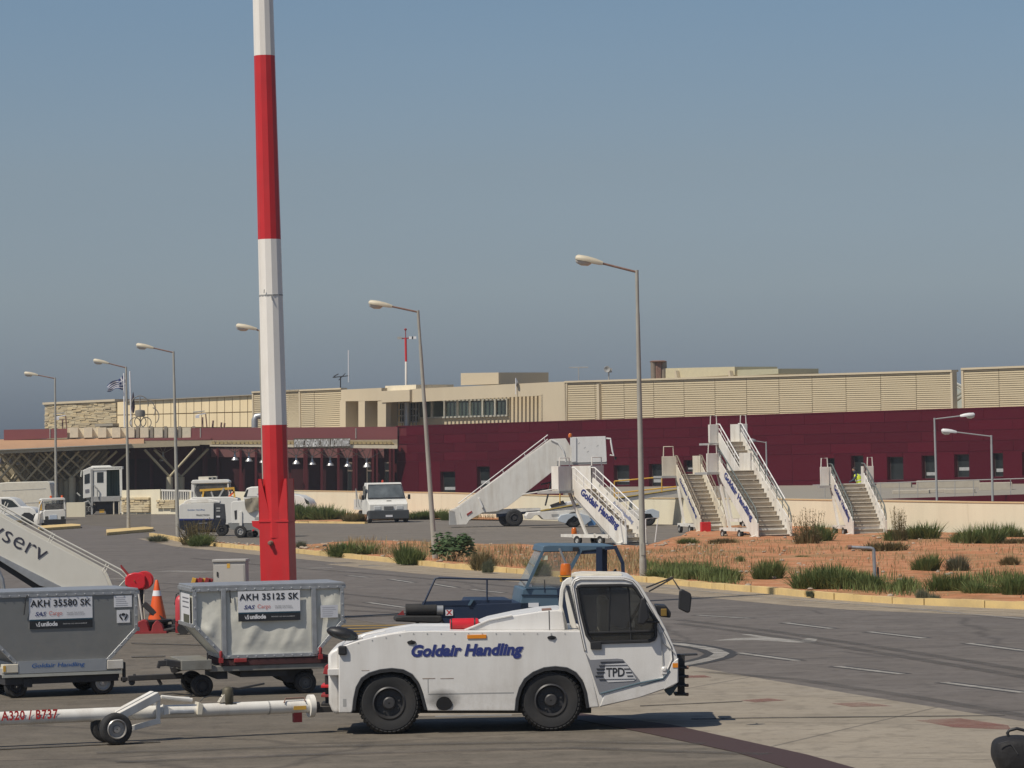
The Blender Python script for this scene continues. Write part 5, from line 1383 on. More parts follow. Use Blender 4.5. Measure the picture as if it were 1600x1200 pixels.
# dolly under the canvas container, with its drawbar
d2 = thing('container_dolly', 'dark worn container dolly with drawbar under the AKH 35125 container', 'container dolly', f2b)
u0, u1 = f2b.p(330, 1040)[0], f2b.p(520, 1040)[0]
zA = f2b.p(420, 1037)[1]
MB().box(f2b.p(345, 1030)[0], u1, .0, 1.5, zA - .01, zb2 - .012).build('roller_deck', M('dirty_red_steel', (.075, .025, .025), .7, .1, var=.3, dirt=.5, dcol=(.03, .03, .03)), d2)
MB().box(u0 - .02, u1 + .2, .02, 1.48, zA - .10, zA - .015).build('frame', M('worn_steel', (.24, .235, .21), .6, .3, var=.15, dirt=.6, dcol=(.10, .08, .06)), d2, bevel=.008)
MB().box(f2b.p(283, 1040)[0], f2b.p(331, 1040)[0], -.03, 1.3, f2b.p(310, 1047)[1], f2b.p(310, 1031)[1]).build('end_block', M('worn_steel', (.24, .235, .21)), d2, bevel=.012)
MB().box(f2b.p(340, 1050)[0], f2b.p(357, 1050)[0], .1, 1.4, zA - .22, zA - .10).box(f2b.p(377, 1050)[0], f2b.p(450, 1050)[0], .1, 1.4, zA - .2, zA - .10).build('under_frame', DARK, d2)
MB().prism([f2b.p(437, 1058), f2b.p(442, 1042), f2b.p(487, 1042), f2b.p(494, 1050), f2b.p(493, 1068), f2b.p(452, 1068)], .25, 1.25).build('brake_box', DARK, d2, bevel=.01)
for x in (318, 480):
    u = f2b.p(x, 1064)[0]
    for yy, sd in ((.2 if x < 400 else .2, -1), (1.32, 1)):
        wheel(d2, (u, yy, .17), .17, .14, DARK if x < 400 else M('rim_paint', (.10, .10, .10)), n=26, rim_r=.6, lug=False, hub=.45, side=sd)
    MB().tube([(u, .2, .17), (u, 1.3, .17)], .03, 8).build('axle', DARK, d2)
m = MB()
p = lambda x, y, v=.75: f2b.P(x, y, v)
m.bar(p(285, 1056), p(200, 1060), .10, .085); m.bar(p(285, 1056), p(312, 1072), .05, .07); m.bar(p(245, 1057), p(252, 1070), .06, .05); m.lathe([(.05, -.025), (.05, .025)], p(206, 1066), 'y', 12)
m.bar(p(210, 1053), p(210, 1064), .04, .05)
m.build('drawbar', DARK, d2, bevel=.01)
m = MB(); m.bar(p(288, 1039, .2), p(258, 1035, .2), .30, .10); m.bar(p(262, 1036, .1), p(247, 1037, .1), .06, .09); m.bar(p(249, 1036, .1), p(247, 1044, .1), .06, .05); m.build('coupling', DARK, d2, bevel=.01)
MB().bar(p(285, 1041), p(268, 1047), .3, .1).build('coupling_arm', DARK, d2, bevel=.01)
for x, y in ((345.5, 1026), (501, 1020)):
    a = f2b.P(x, y, -.05); m = MB(); m.box(a.x - .035, a.x + .035, -.06, -.02, a.z - .10, a.z - .02); m.lathe([(.02, 0), (.03, .05), (.022, .10), (.004, .11)], (a.x, -.04, a.z - .02), 'z', 8); m.build('container_lock', REDM, d2, bevel=.005)
a = f2b.P(376, 1032, -.03); MB().box(a.x - .10, a.x + .10, -.03, .0, a.z - .03, a.z + .03).build('lock_lever', REDM, d2, bevel=.01)
a = f2b.P(324, 1020, .0); MB().tube([(a.x, 0, zA), (a.x, 0, a.z)], .012, 6).build('brake_lever', DARK, d2)

# ================================================================== traffic cone, extinguisher, hose and reel by the mast
cp = V((at(246, 980, 77).x, 77, 0))
c = thing('traffic_cone', 'orange traffic cone with one white band behind the grey container', 'traffic cone', loc=cp)
zt = at(246, 906, 77).z; zb_ = at(246, 968, 77).z; z2 = at(246, 931, 77).z; z3 = at(246, 922.5, 77).z
rr = lambda z: .03 + (.20 - .03) * (zt - z) / (zt - zb_)
MB().lathe([(rr(zb_), zb_), (rr(z2), z2), (rr(z3), z3), (.034, zt - .02), (.02, zt)], (0, 0, 0), 'z', 24).build('cone', ORANGE, c, smooth=40)
MB().lathe([(rr(z2) + .004, z2), (rr(z3) + .004, z3)], (0, 0, 0), 'z', 24).build('reflective_band', STICK, c, smooth=60)
cb = thing('cone_base', 'black round rubber block carrying the orange cone', 'rubber base', loc=cp)
MB().lathe([(.22, zb_ - .13), (.24, zb_ - .06), (.36, zb_ - .04), (.36, zb_), (.2, zb_ + .01)], (0, 0, 0), 'z', 24).build('disc', BLACKP, cb, smooth=30)
MB().box(-.30, .33, -.1, .3, 0.0, zb_ - .12).build('block', BLACK, cb, bevel=.02)
gpd = V((at(232, 984, 76.4).x, 76.4, 0))
ch = thing('wheel_chock', 'dull red steel chock stand at the foot of the cone', 'wheel chock', loc=gpd)
MB().prism([(-.33, 0), (.05, 0), (-.02, .26), (-.1, .30), (-.2, .26)], -.15, .15).prism([(.06, 0), (.36, 0), (.3, .18), (.18, .28), (.1, .18)], -.15, .15).build('wedge', REDM, ch, bevel=.02)
MB().box(-.36, .4, -.2, .2, 0, .05).build('plate', REDM, ch)
MB().tube([(.3, -.1, .05), (.55, -.15, .10), (.8, .0, .05), (.95, .2, .04)], .03, 6).build('rope', DARK, ch)
bk = thing('steel_coupling', 'dark steel coupling lying beside the red chock', 'coupling', loc=gpd + V((.35, .5, 0)))
MB().bar((-.5, 0, .62), (-.05, 0, .2), .14, .12).bar((.1, 0, .2), (.6, .0, .32), .12, .14).box(.0, .7, -.1, .1, 0.0, .16).build('bracket', DARK, bk, bevel=.02)
exb = at(283, 978, 75.5)
e2 = thing('fire_extinguisher', 'tall red wheeled fire extinguisher at the left end of the canvas container', 'fire extinguisher', loc=V((exb.x, 75.5, 0)))
zt = at(283, 930, 75.5).z; zl = at(283, 974, 75.5).z
MB().lathe([(.06, zl), (.115, zl + .05), (.12, zl + .1), (.12, zt - .12), (.09, zt - .04), (.035, zt)], (0, 0, 0), 'z', 20).build('cylinder', M('faded_red_paint', (.48, .05, .06), .4, var=.06), e2, smooth=40)
MB().tube([(0, 0, zt), (0, 0, zt + .08), (.04, 0, zt + .10)], .02, 8).tube([(.0, 0, zt + .06), (-.09, 0, zt + .02), (-.13, .02, zt - .2)], .012, 6).build('valve', DARK, e2)
for yy in (-.05, .2): MB().lathe([(.13, -.03), (.13, .03)], (.05, yy, .13), 'y', 16).build('wheel', BLACK, e2, smooth=40)
MB().box(-.12, .14, -.03, .2, .04, zl + .02).build('stand', REDM, e2)
hr = thing('folded_barrier', 'folded red and white barrier left of the grey cabinet', 'barrier', loc=V((at(312, 955, 79).x, 79, 0)))
for i in range(6):
    a = at(299 + i * 5, 914, 79) - hr.location; b = at(304 + i * 5.2, 903 + (i % 2), 79) - hr.location
    MB().bar(V((a.x, 0, .0)), V((a.x, 0, a.z)), .06, .05).bar(V((a.x, .05 * (i % 2), a.z - .1)), V((b.x, .05 * (i % 2), b.z)), .05, .09).build('slat', REDM if i % 3 else YELLOW, hr, bevel=.01)

# ================================================================== skyserv stairs at the left, with red hose reel
YS = 79.0
fs = Fr(V((at(60, 1000, YS).x, YS, 0)), R(4))
ss = thing('boarding_stairs', 'white boarding stairs lettered skyserv, cut by the left edge', 'boarding stairs', fs)
def Q(*pts, v=0): return [fs.p(x, y, v) for x, y in pts]
PANW = M('stairs_white_panel', (0.66, 0.64, 0.57), .42, var=.02, dirt=.15, dcol=(.45, .4, .32))
pan = Q((-90, 758), (0, 806), (40, 828), (100, 860), (158, 891), (164, 900), (178, 935), (100, 935), (60, 913), (0, 872), (-90, 820))
m = MB(); m.prism(pan, 0, .05); m.prism(pan, 1.5, 1.55); m.build('side_panel', PANW, ss, bevel=.01)
und = Q((-90, 822), (0, 868), (95, 916), (113, 924), (104, 926), (62, 915), (0, 876), (-90, 830))
MB().prism(und, -.06, .04).build('lower_rail', GALV, ss, bevel=.008)
MB().prism(Q((-90, 830), (0, 876), (62, 915), (110, 940), (100, 945), (50, 918), (0, 886), (-90, 838)), .05, 1.5).build('underside', DARK, ss)
# steps
a, b = fs.p(-80, 790), fs.p(166, 925)
n = 17
for i in range(n):
    t = i / (n - 1); x, z = a[0] + (b[0] - a[0]) * t, a[1] + (b[1] - a[1]) * t
    MB().box(x - .14, x + .14, .06, 1.49, z - .03, z).build('step', TREAD, ss)
# double tube handrails
for v in (.02, 1.53):
    MB().tube([fs.P(-60, 760, v), fs.P(0, 788, v), fs.P(90, 839, v), fs.P(190, 891, v), fs.P(197, 897, v), fs.P(199, 903, v)], .022, 8).tube([fs.P(-60, 766, v), fs.P(0, 794, v), fs.P(90, 845, v), fs.P(186, 896, v), fs.P(197, 905, v), fs.P(182, 921, v)], .018, 8).build('handrail', PANW, ss, smooth=50)
    for x, y, h in ((75, 846, 18), (160, 892, 17), (2, 800, 20), (-60, 775, 20)):
        m = MB()
        for dx in (0, 4): m.tube([fs.P(x + dx, y + 1 + dx * .5, v), fs.P(x + dx + 7, y - h + 4 + dx * .5, v)], .012, 6)
        m.build('rail_post', PANW, ss)
o0 = fs.P(-55, 847, -.012)
xd = fs.P(76, 886, -.012) - fs.P(-55, 818, -.012); xd = xd.normalized(); yd = V((-xd.z, 0, xd.x))
base = fs.P(63, 885.5, -.012)
wtot = 1.86
text('skyserv', M('slate_print', (.035, .035, .055), .5), ss, base - xd * wtot, xd, yd, wtot, .50)
MB().lathe([(.10, 0), (.10, -.04), (.07, -.05), (.002, -.05)], fs.P(143, 924, -.01), 'y', 18).build('fuel_cap', GREYW, ss, smooth=40)
MB().tube([fs.P(-4, 890, -.3), fs.P(3, 905, -.3), fs.P(8, 935, -.3), fs.P(9, 990, -.3)], .05, 8).build('support_leg', GALV, ss, smooth=40)
MB().tube([fs.P(-12, 880, -.25), fs.P(-3, 925, -.25), fs.P(-3, 990, -.25)], .04, 8).build('support_leg', PANW, ss, smooth=40)
MB().box(fs.p(-100, 960)[0], fs.p(180, 960)[0], .1, 1.45, .35, .62).build('chassis', GREYW, ss)
for x in (-40, 120):
    u = fs.p(x, 980)[0]
    for yy, sd in ((.05, -1), (1.5, 1)): wheel(ss, (u, yy, .33), .33, .2, GREYW, lug=False, side=sd)
rl = thing('hose_reel', 'red hose reel drum behind the right corner of the grey container', 'hose reel', loc=V((at(218, 985, 77.5).x, 77.5, 0)))
def rq(x, y): 
    q = at(x, y, 77.5) - rl.location; return (q.x, q.z)
body = [rq(*p) for p in ((196, 903), (201, 897), (209, 894.5), (222, 895), (228, 900), (229, 912), (226, 919), (216, 921.5), (203, 919.5), (196, 914))]
MB().prism(body, -.12, .16).build('cover', REDR, rl, bevel=.03, segs=3)
cx, cz = rq(224, 907)
MB().lathe([(.19, -.10), (.20, -.06), (.12, -.02), (.12, .16), (.20, .20), (.19, .26)], (cx, 0.05, cz), 'y', 28).build('drum', RED, rl, smooth=35)
MB().lathe([(.012, 0), (.012, -.03), (.002, -.03)], (*[rq(211, 907)[0]], -.12, rq(211, 907)[1]), 'y', 8).build('bolt', BRASS, rl)
MB().bar((rq(190, 886)[0], 0, rq(190, 886)[1]), (rq(201, 899)[0], 0, rq(201, 899)[1]), .06, .05).tube([(rq(189, 883)[0], 0, rq(189, 883)[1]), (rq(192, 890)[0], 0, rq(192, 890)[1])], .02, 6).build('crank', REDM, rl)
MB().bar((cx - .05, .1, .0), (cx - .05, .1, cz), .08, .08).bar((cx - .25, .1, .0), (cx - .1, .1, cz), .06, .06).box(cx - .45, cx + .2, -.15, .3, 0, .06).build('stand', DARK, rl)
MB().tube([(*[rq(226, 920)[0]], -.05, rq(226, 920)[1]), (rq(225, 945)[0], -.05, rq(225, 945)[1]), (rq(227, 975)[0], -.05, .1)], .014, 6).build('hose', CREAMW, rl)
MB().tube([(rq(216, 921)[0], -.05, rq(216, 921)[1]), (rq(221, 955)[0], -.05, rq(221, 955)[1]), (rq(224, 975)[0], -.05, .1)], .022, 6).build('support_leg', WHITE_OLD, rl)

# ================================================================== blue belt loader behind the tractor
YB = 62.0
f = Fr(V((at(760, 1036, YB).x, YB, 0)), R(5))
bl_ = thing('belt_loader', 'blue belt loader with open glass cab, half hidden behind the white tractor', 'belt loader', f)
def Q(*pts, v=0): return [f.p(x, y, v) for x, y in pts]
MB().prism(Q((690, 946), (840, 941), (840, 990), (700, 990), (688, 962)), 0.05, 1.7).build('deck', BLUED, bl_, bevel=.01)
MB().prism(Q((735, 938), (800, 938), (800, 945), (730, 947)), .06, 1.65).build('belt_frame', BLUED, bl_)
m = MB(); m.tube([f.P(631, 952, .05), f.P(692, 951, .05)], .01, 6); 
r0 = f.P(633, 955, .1)
rol = MB(); q0, q1 = f.P(634, 953, .1), f.P(682, 952, .1); rol.tube([q0, q1], .105, 18); rol.build('roller', BLACK, bl_, smooth=40)
q0, q1 = f.P(682, 953, .1), f.P(692, 953, .1); MB().tube([q0, q1], .10, 18).build('roller_motor', GALV, bl_, smooth=40)
MB().prism(Q((617, 964), (634, 962), (690, 962), (692, 970), (685, 974), (617, 971)), -.05, .5).build('bumper', BLACK, bl_, bevel=.03)
MB().prism(Q((651, 973), (656, 973), (656, 1036), (651, 1036)), .2, .3).prism(Q((651, 980), (700, 980), (700, 984), (651, 984)), .2, .3).build('support_leg', DARK, bl_)
MB().prism(Q((621, 961), (630, 953), (632, 961)), -.02, .02).build('reflector', REDM, bl_)
a = Q((696, 953), (708, 962)); MB().box(a[0][0], a[1][0], .03, .05, min(a[0][1], a[1][1]), max(a[0][1], a[1][1])).build('marker_plate', STICK, bl_)
o0 = f.P(697, 961, .028); text('x', REDPR, bl_, o0, (1, 0, 0), (0, 0, 1), f.p(707, 961)[0] - o0.x, .085)
for v in (.05, 1.6):
    MB().tube([f.P(661, 946, v), f.P(680, 904, v), f.P(686, 903, v), f.P(830, 906.5, v)], .018, 8).build('handrail', BLUED, bl_, smooth=50)
    MB().tube([f.P(761, 905, v), f.P(761, 938, v)], .016, 6).tube([f.P(851, 906, v), f.P(851, 925, v)], .012, 6).build('rail_post', BLUED, bl_)
MB().prism(Q((661, 940), (737, 938), (731, 946), (659, 947)), .04, .1).build('side_plate', BLUED, bl_)
MB().prism(Q((736, 937), (741, 937), (735, 946), (731, 946)), .02, .06).build('hinge', BLUE, bl_)
# cab
MB().prism(Q((815, 930), (817, 920), (875, 920), (885, 990), (807, 990)), .05, 1.75).build('cab_front', BLUE, bl_, bevel=.02)
MB().prism(Q((870, 920), (985, 921), (985, 990), (880, 990)), .04, 1.75).build('cab_body', BLUED, bl_, bevel=.01)
a = Q((826, 949), (842, 942)); MB().box(a[0][0], a[1][0], .03, .048, a[0][1], a[1][1]).build('sticker', STICK, bl_)
MB().prism(Q((815, 929), (876, 929.5), (876, 930.8), (815, 930)), .03, .05).build('panel_seam', BLUED, bl_)
MB().prism(Q((846, 863), (849, 853), (858, 851.5), (940, 852), (960, 852), (960, 857), (905, 862), (850, 863)), .02, 1.75).build('cab_roof', BLUE, bl_, bevel=.02)
for v in (.03, 1.69):
    MB().bar(f.P(822, 919, v), f.P(848, 862, v), .05, .05).build('windscreen_pillar', BLUE, bl_)
MB().bar(f.P(889, 893, .03), f.P(908, 858, .03), .06, .06).build('side_pillar', BLUE, bl_)
for x in (936, 944):
    MB().bar(f.P(x, 921, .03 + (x - 936) * .06), f.P(x, 855, .03 + (x - 936) * .06), .10, .08).build('rear_pillar', BLUED, bl_)
MB().bar(f.P(945, 857, .03), f.P(964, 855, .03), .05, .06).bar(f.P(962, 856, .03), f.P(973, 880, .03), .06, .06).bar(f.P(973, 879, .03), f.P(974, 905, .03), .06, .06).build('door_frame', BLUED, bl_)
MB().prism(Q((908, 861), (936, 857), (936, 865), (905, 866)), .04, .07).build('roof_rail', BLUED, bl_)
m = MB(); a, b = f.p(849, 863), f.p(823, 918); m.quad((a[0], .06, a[1]), (a[0], 1.68, a[1]), (b[0], 1.68, b[1]), (b[0], .06, b[1])); m.build('windscreen', CLEARGLASS, bl_)
m = MB(); m.prism(Q((851, 864), (901, 863), (886, 893), (880, 918), (826, 918)), .035, .042); m.build('side_window', CLEARGLASS, bl_)
a = Q((847, 875), (856, 868)); MB().box(a[0][0], a[1][0], .025, .035, a[0][1], a[1][1]).build('permit_sticker', M('pale_yellow_sticker', (.6, .6, .45)), bl_)
a = Q((824, 917), (831, 913)); MB().box(a[0][0], a[1][0], .025, .035, a[0][1], a[1][1]).build('red_sticker', STICK, bl_)
MB().tube([f.P(874, 857, .0), f.P(884, 880, .0), f.P(886, 893, .0)], .022, 6).build('exhaust_pipe', GALV, bl_, smooth=50)
MB().box(f.p(895, 860)[0], f.p(904, 860)[0], -.02, .03, f.p(900, 862)[1], f.p(900, 855)[1]).build('roof_lamp', BLACKP, bl_)
MB().prism(Q((962, 895), (966, 890), (969, 900), (964, 906)), .3, .5).build('seat_back', BLACKP, bl_)
for x in (705, 950):
    u = f.p(x, 1010)[0]
    for yy, sd in ((.12, -1), (1.62, 1)): wheel(bl_, (u, yy, .34), .34, .24, DARK, lug=False, side=sd)
MB().box(f.p(700, 990)[0], f.p(985, 990)[0], .2, 1.55, .3, .55).build('chassis', DARK, bl_)

# ================================================================== black bag in the lower right corner
YG = 39.0
bb = thing('black_bag', 'black soft bag with a looped handle in the lower right corner', 'bag', loc=V((at(1590, 1200, YG).x, YG, 0)))
def bq(x, y):
    q = at(x, y, YG) - bb.location; return (q.x, q.z)
prof = [bq(*p) for p in ((1556, 1172), (1555, 1186), (1560, 1196), (1564, 1206), (1568, 1214), (1640, 1214), (1648, 1190), (1640, 1160), (1612, 1152), (1582, 1152), (1558, 1158))]
m = MB()
cx = sum(p[0] for p in prof) / len(prof); cz = sum(p[1] for p in prof) / len(prof)
def sc(k, y): return [V((cx + (p[0] - cx) * k, y, max(0.0, cz + (p[1] - cz) * k))) for p in prof]
m.loft([sc(.72, -.02), sc(.93, .06), sc(1, .2), sc(1, .42), sc(.92, .56), sc(.7, .62)])
m.build('bag', M('black_nylon', (.010, .0095, .011), .75, var=.25, bump=.7, bscale=9), bb, smooth=180)
_s = bb.children[0].modifiers.new('soft', 'SUBSURF'); _s.levels = 2; _s.render_levels = 2
pts = [(1581, 1154), (1579, 1148), (1582, 1144), (1594, 1141), (1606, 1144), (1620, 1152)]
MB().tube([V((bq(*p)[0], .25, bq(*p)[1])) for p in pts], .018, 8).build('handle', BLACKP, bb, smooth=60)
MB().tube([V((bq(*p)[0], -.02, bq(*p)[1])) for p in ((1560, 1162), (1575, 1158), (1582, 1166), (1590, 1178))], .006, 5).build('zip', M('dark_zip', (.06, .06, .062), .5), bb)
# ================================================================== terminal building
XC = at(621, 720, 350).x; XR = at(1600, 700, 280).x
ANG = math.atan2(280 - 350, XR - XC)
FT = Fr(V((XC, 350, 0)), ANG)                                     # the long burgundy front, corner at the left
BURG = M('burgundy_cladding', (0.070, 0.0042, 0.0125), .65, var=.05, scale=.6, dirt=.10, dcol=(.10, .02, .025), dscale=.5, spec=.12)
BURGP = M('pale_burgundy_fascia', (0.26, 0.085, 0.085), .45, var=.04, scale=.5)  # paler and pinker than the burgundy of the long front
BURGD = M('dark_burgundy_wall', (0.10, 0.012, 0.018), .55, var=.08, scale=.5)
BEIGE = M('beige_render', (0.54, 0.46, 0.33), .8, var=.05, scale=.3, dirt=.2, dcol=(.40, .32, .21), dscale=.4, streak=True)
STONEL = M('pale_stone_louvre', (0.57, 0.48, 0.325), .8, var=.06, scale=.5)
CREAMP = M('cream_panel', (0.80, 0.66, 0.42), .75, var=.04, scale=.4, dirt=.25, dcol=(.45, .30, .14), dscale=.5, streak=True)
DARKGAP = M('gap_backing', (0.40, 0.33, 0.21), .9)  # tan backing seen between louvre slats and stones
CANB = M('canopy_cream', (0.45, 0.38, 0.26), .7, var=.05, dirt=.2)
CANT = M('canopy_terracotta', (0.40, 0.24, 0.14), .8, var=.1, scale=.4)
FRAMEM = M('window_frame_dark', (0.06, 0.045, 0.045), .5)
def tglass():
    m = M('reflecting_glass', (0.022, 0.026, 0.027), .12, var=.4, scale=.5, spec=.35)
    return m
TGL = tglass()
def U(px, py, v=0.0): return FT.p(px, py, v)

term = thing('terminal_building', 'long burgundy and beige airport terminal across the background', 'terminal', FT)
uR = U(1860, 629)[0]
z0t, z1t = U(621, 667.5)[1], U(1600, 637)[1]
ztop = lambda u: z0t + (z1t - z0t) * u / U(1600, 637)[0]
# front wall with window openings
wins = [(689, 712, 737, 771), (746, 766, 729, 762), (960, 984, 727, 758), (1015, 1035, 725, 760), (1069, 1084, 719, 738), (1293, 1305, 716, 757), (1331, 1350, 712, 753), (1387, 1412, 714, 750), (1441, 1462, 712, 748), (1492, 1515, 710, 746), (1550, 1568, 708, 745), (1598, 1620, 706, 743)]
holes = []
for l, r, t, b in wins:
    ul, ur = U(l, (t + b) / 2)[0], U(r, (t + b) / 2)[0]
    zt, zb = U((l + r) / 2, t)[1], U((l + r) / 2, b)[1]
    holes.append((ul, ur, zb, zt))
outer = [(0, -.2), (uR, -.2), (uR, ztop(uR)), (0, ztop(0))]
MB().prism(outer, 0, .5, [[(a, c), (b, c), (b, d), (a, d)] for a, b, c, d in holes]).build('wall', BURGD, term)
MB().prism([(0.02, -.2), (uR, -.2), (uR, ztop(uR) - .4), (0.02, ztop(0) - .4)], .6, 24).build('inner_block', DARKIN, term)
MB().prism([(0, ztop(0) - .4), (uR, ztop(uR) - .4), (uR, ztop(uR) - .1), (0, ztop(0) - .1)], .5, 24).build('roof', BEIGE, term)
MB().prism([(-.1, ztop(0)), (uR, ztop(uR)), (uR, ztop(uR) + .12), (-.1, ztop(0) + .12)], -.08, .5).build('parapet_cap', BURG, term)
for a, b, c, d in holes:
    fr_ = MB(); w = .07
    fr_.prism([(a, c), (b, c), (b, d), (a, d)], .30, .40, [[(a + w, c + w), (b - w, c + w), (b - w, d - w), (a + w, d - w)]])
    fo = fr_.build('window', FRAMEM, term)
    MB().box(a + w, b - w, .34, .36, c + w, d - w).build('pane', TGL, fo)
    MB().box(a - .05, b + .05, -.09, .32, c - .09, c + .01).build('sill', BURG, fo)
    # half-drawn blinds and papers behind the glass
    if random.random() < .75:
        zz = c + (d - c) * random.uniform(.12, .3)
        MB().box(a + .15, b - .3, .325, .335, zz, zz + (d - c) * .14).build('window_sticker', M('pale_blind', (.34, .35, .35), .7, var=.2), fo)
# cladding panels proud of the wall; each one its own piece
pb_ = MB().box(-.5, .5, -.5, .5, -.5, .5).build('cladding_panel', BURG); PME = pb_.data; bpy.data.objects.remove(pb_)
BURG2 = M('burgundy_cladding_dark', (0.063, 0.004, 0.0115), .65, var=.05, scale=.6, spec=.12)
PME2 = PME.copy(); PME2.materials.clear(); PME2.materials.append(BURG2)
BURG3 = M('burgundy_cladding_red', (0.078, 0.0046, 0.0135), .62, var=.05, scale=.6, spec=.12)
PME3 = PME.copy(); PME3.materials.clear(); PME3.materials.append(BURG3)
def panel(a, b, c, d):
    g = .025
    me = random.choice((PME, PME, PME, PME2, PME2, PME3))
    place('cladding_panel', me, term, ((a + b) / 2, -.03 + random.uniform(-.006, .006), (c + d) / 2), (random.uniform(-.003, .003), 0, random.uniform(-.002, .002)), (b - a - g, .06, d - c - g))
hmin = min(d for a, b, c, d in holes); wl = sorted(holes)
zrow0 = max(d for a, b, c, d in holes) + .12
NR = 4
u = 0.0; row_u = []
while u < uR - .5:
    w = random.choice((3.6, 4.4, 5.0)); row_u.append((u, min(u + w, uR))); u += w
for r in range(NR):
    off = 0 if r % 2 == 0 else 1.7
    for a, b in row_u:
        a2, b2 = max(0, a + off), min(uR, b + off)
        if b2 - a2 < .6: continue
        um = (a2 + b2) / 2; top = ztop(um)
        h = (top - zrow0) / NR
        panel(a2, b2, zrow0 + r * h, zrow0 + (r + 1) * h)
# window row: panels between the windows, and above/below each
cur = 0.0
for a, b, c, d in wl + [(uR, uR, 0, 0)]:
    n = max(1, round((a - cur) / 4.5))
    for i in range(n):
        if a - cur > .3:
            s0, s1 = cur + (a - cur) * i / n, cur + (a - cur) * (i + 1) / n
            panel(s0, s1, 1.3 if cur > 20 else .4, zrow0); panel(s0, s1, -.1, 1.3 if cur > 20 else .4)
    if b > a:
        panel(a, b, d, zrow0); panel(a, b, -.1, c - .09)
    cur = b

# ---- upper storey: louvre screens of stone slats, one panel after another
def louvre_mesh(n, fill=.55):
    m = MB()
    for i in range(n):
        z = (i + .5) / n
        m.prismx([(-.5, z - .5 * fill / n - .12 / n), (.5, z - .5 * fill / n + .12 / n), (.5, z + .5 * fill / n + .12 / n), (-.5, z + .5 * fill / n - .12 / n)], -.495, .495)
    o = m.build('louvre_panel', STONEL); me = o.data; bpy.data.objects.remove(o); return me
LME = louvre_mesh(19, .68)
def louvre(px0, px1, top0, top1, bot0, bot1, v, step, cap=True, end=True):
    a, b = U(px0, top0, v), U(px1, top1, v)
    c, d = U(px0, bot0, v), U(px1, bot1, v)
    L_u = b[0] - a[0]; n = max(1, round(L_u / step))
    for i in range(n):
        t0, t1 = i / n, (i + 1) / n; tm = (t0 + t1) / 2
        zt = a[1] + (b[1] - a[1]) * tm; zb = c[1] + (d[1] - c[1]) * tm
        shear = (b[1] - a[1]) / n
        o = place('louvre_panel', LME, term, (a[0] + L_u * tm, v, zb), (0, -math.atan2(b[1] - a[1], L_u), 0), (L_u / n * .997, .20, zt - zb))
    MB().prism([(a[0], c[1] - .3), (b[0], d[1] - .3), (b[0], b[1] - .05), (a[0], a[1] - .05)], v + .2, v + .35).build('louvre_backing', DARKGAP, term)
    if cap: MB().prism([(a[0] - .1, a[1]), (b[0] + .1, b[1]), (b[0] + .1, b[1] + .16), (a[0] - .1, a[1] + .16)], v - .25, v + .5).build('coping', BEIGE, term)
    if end:
        for uu, zt, zb in ((a[0], a[1], c[1]), (b[0], b[1], d[1])):
            MB().box(uu - .12, uu + .12, v - .2, v + .3, zb - .3, zt).build('edge_post', BEIGE, term)
louvre(886, 1489, 598, 581, 663, 642, 1.0, 4.3)
louvre(1506, 1860, 578, 565.3, 641.5, 629.5, 1.0, 4.3)
a = U(938, 600, .9); b = U(938, 660, .9); MB().box(a[0] - .15, a[0] + .15, .6, 1.0, b[1], a[1]).build('edge_post', BEIGE, term)
MB().prism([U(886, 620, 6), U(1489, 605, 6), U(1489, 660, 6), U(886, 680, 6)], 6, 12).build('plant_room', BEIGE, term)
# diagonal white bracing in the gap
for p, q in (((1489, 597), (1508, 606)), ((1489, 622), (1508, 610)), ((1489, 630), (1508, 616)), ((1489, 600), (1508, 612))):
    MB().tube([FT.P(*p, 4), FT.P(*q, 4)], .12, 6).build('brace', M('pale_steel_edge', (.5, .5, .45)), term)
MB().prism([U(1486, 606, 5), U(1510, 606, 5), U(1510, 645, 5), U(1486, 645, 5)], 5, 5.3).build('gap_wall', M('pale_aqua_panel', (.40, .44, .42), .5), term)
# beige block with the shaded terrace and window band
def pr(name, pts, v0, v1, mat, vp=None):
    return MB().prism([U(x, y, v0 if vp is None else vp) for x, y in pts], v0, v1).build(name, mat, term)
pr('front_beam', [(640, 608), (846, 597.7), (846, 614), (640, 624)], .8, 1.5, BEIGE)
pr('beige_block', [(846, 597.7), (886, 596), (886, 668), (846, 668)], .8, 8, BEIGE)
pr('side_wing', [(596, 611), (640, 609), (640, 627), (596, 629)], .5, 8, BEIGE)
pr('roof_block', [(602, 603), (650, 601), (650, 613), (602, 614)], 1.5, 6, M('pale_render', (.74, .66, .50), .8))
pr('roof_box', [(720, 583), (779, 582), (779, 600), (720, 602)], 5, 11, BEIGE)
pr('recess_wall', [(600, 612), (846, 601), (846, 675), (600, 675)], 4.5, 5, BEIGE)
pr('recess_side', [(845, 617), (848, 617), (848, 668), (845, 668)], .8, 5, BEIGE)
a = U(845, 620, .8); 
# window band in the recess
wb = []
xs = [654, 675, 695, 715, 734, 754, 774, 793]
for i in range(len(xs) - 1):
    l, r = xs[i], xs[i + 1]
    t0, b0 = 625 - (l - 654) * .017, 654.5 - (l - 654) * .03
    p0, p1 = U(l, t0, 4.3), U(r, t0 - .4, 4.3); q0, q1 = U(l, b0, 4.3), U(r, b0 - .5, 4.3)
    w = .16
    o = MB().prism([q0, q1, p1, p0], 4.25, 4.5, [[(q0[0] + w, q0[1] + w), (q1[0] - w, q1[1] + w), (p1[0] - w, p1[1] - w), (p0[0] + w, p0[1] - w)]]).build('window', M('pale_steel_edge', (.5, .5, .45)), term)
    MB().prism([q0, q1, p1, p0], 4.38, 4.42).build('pane', M('green_glass', (.055, .075, .065), .05, var=.6, scale=.35, spec=.9), o)
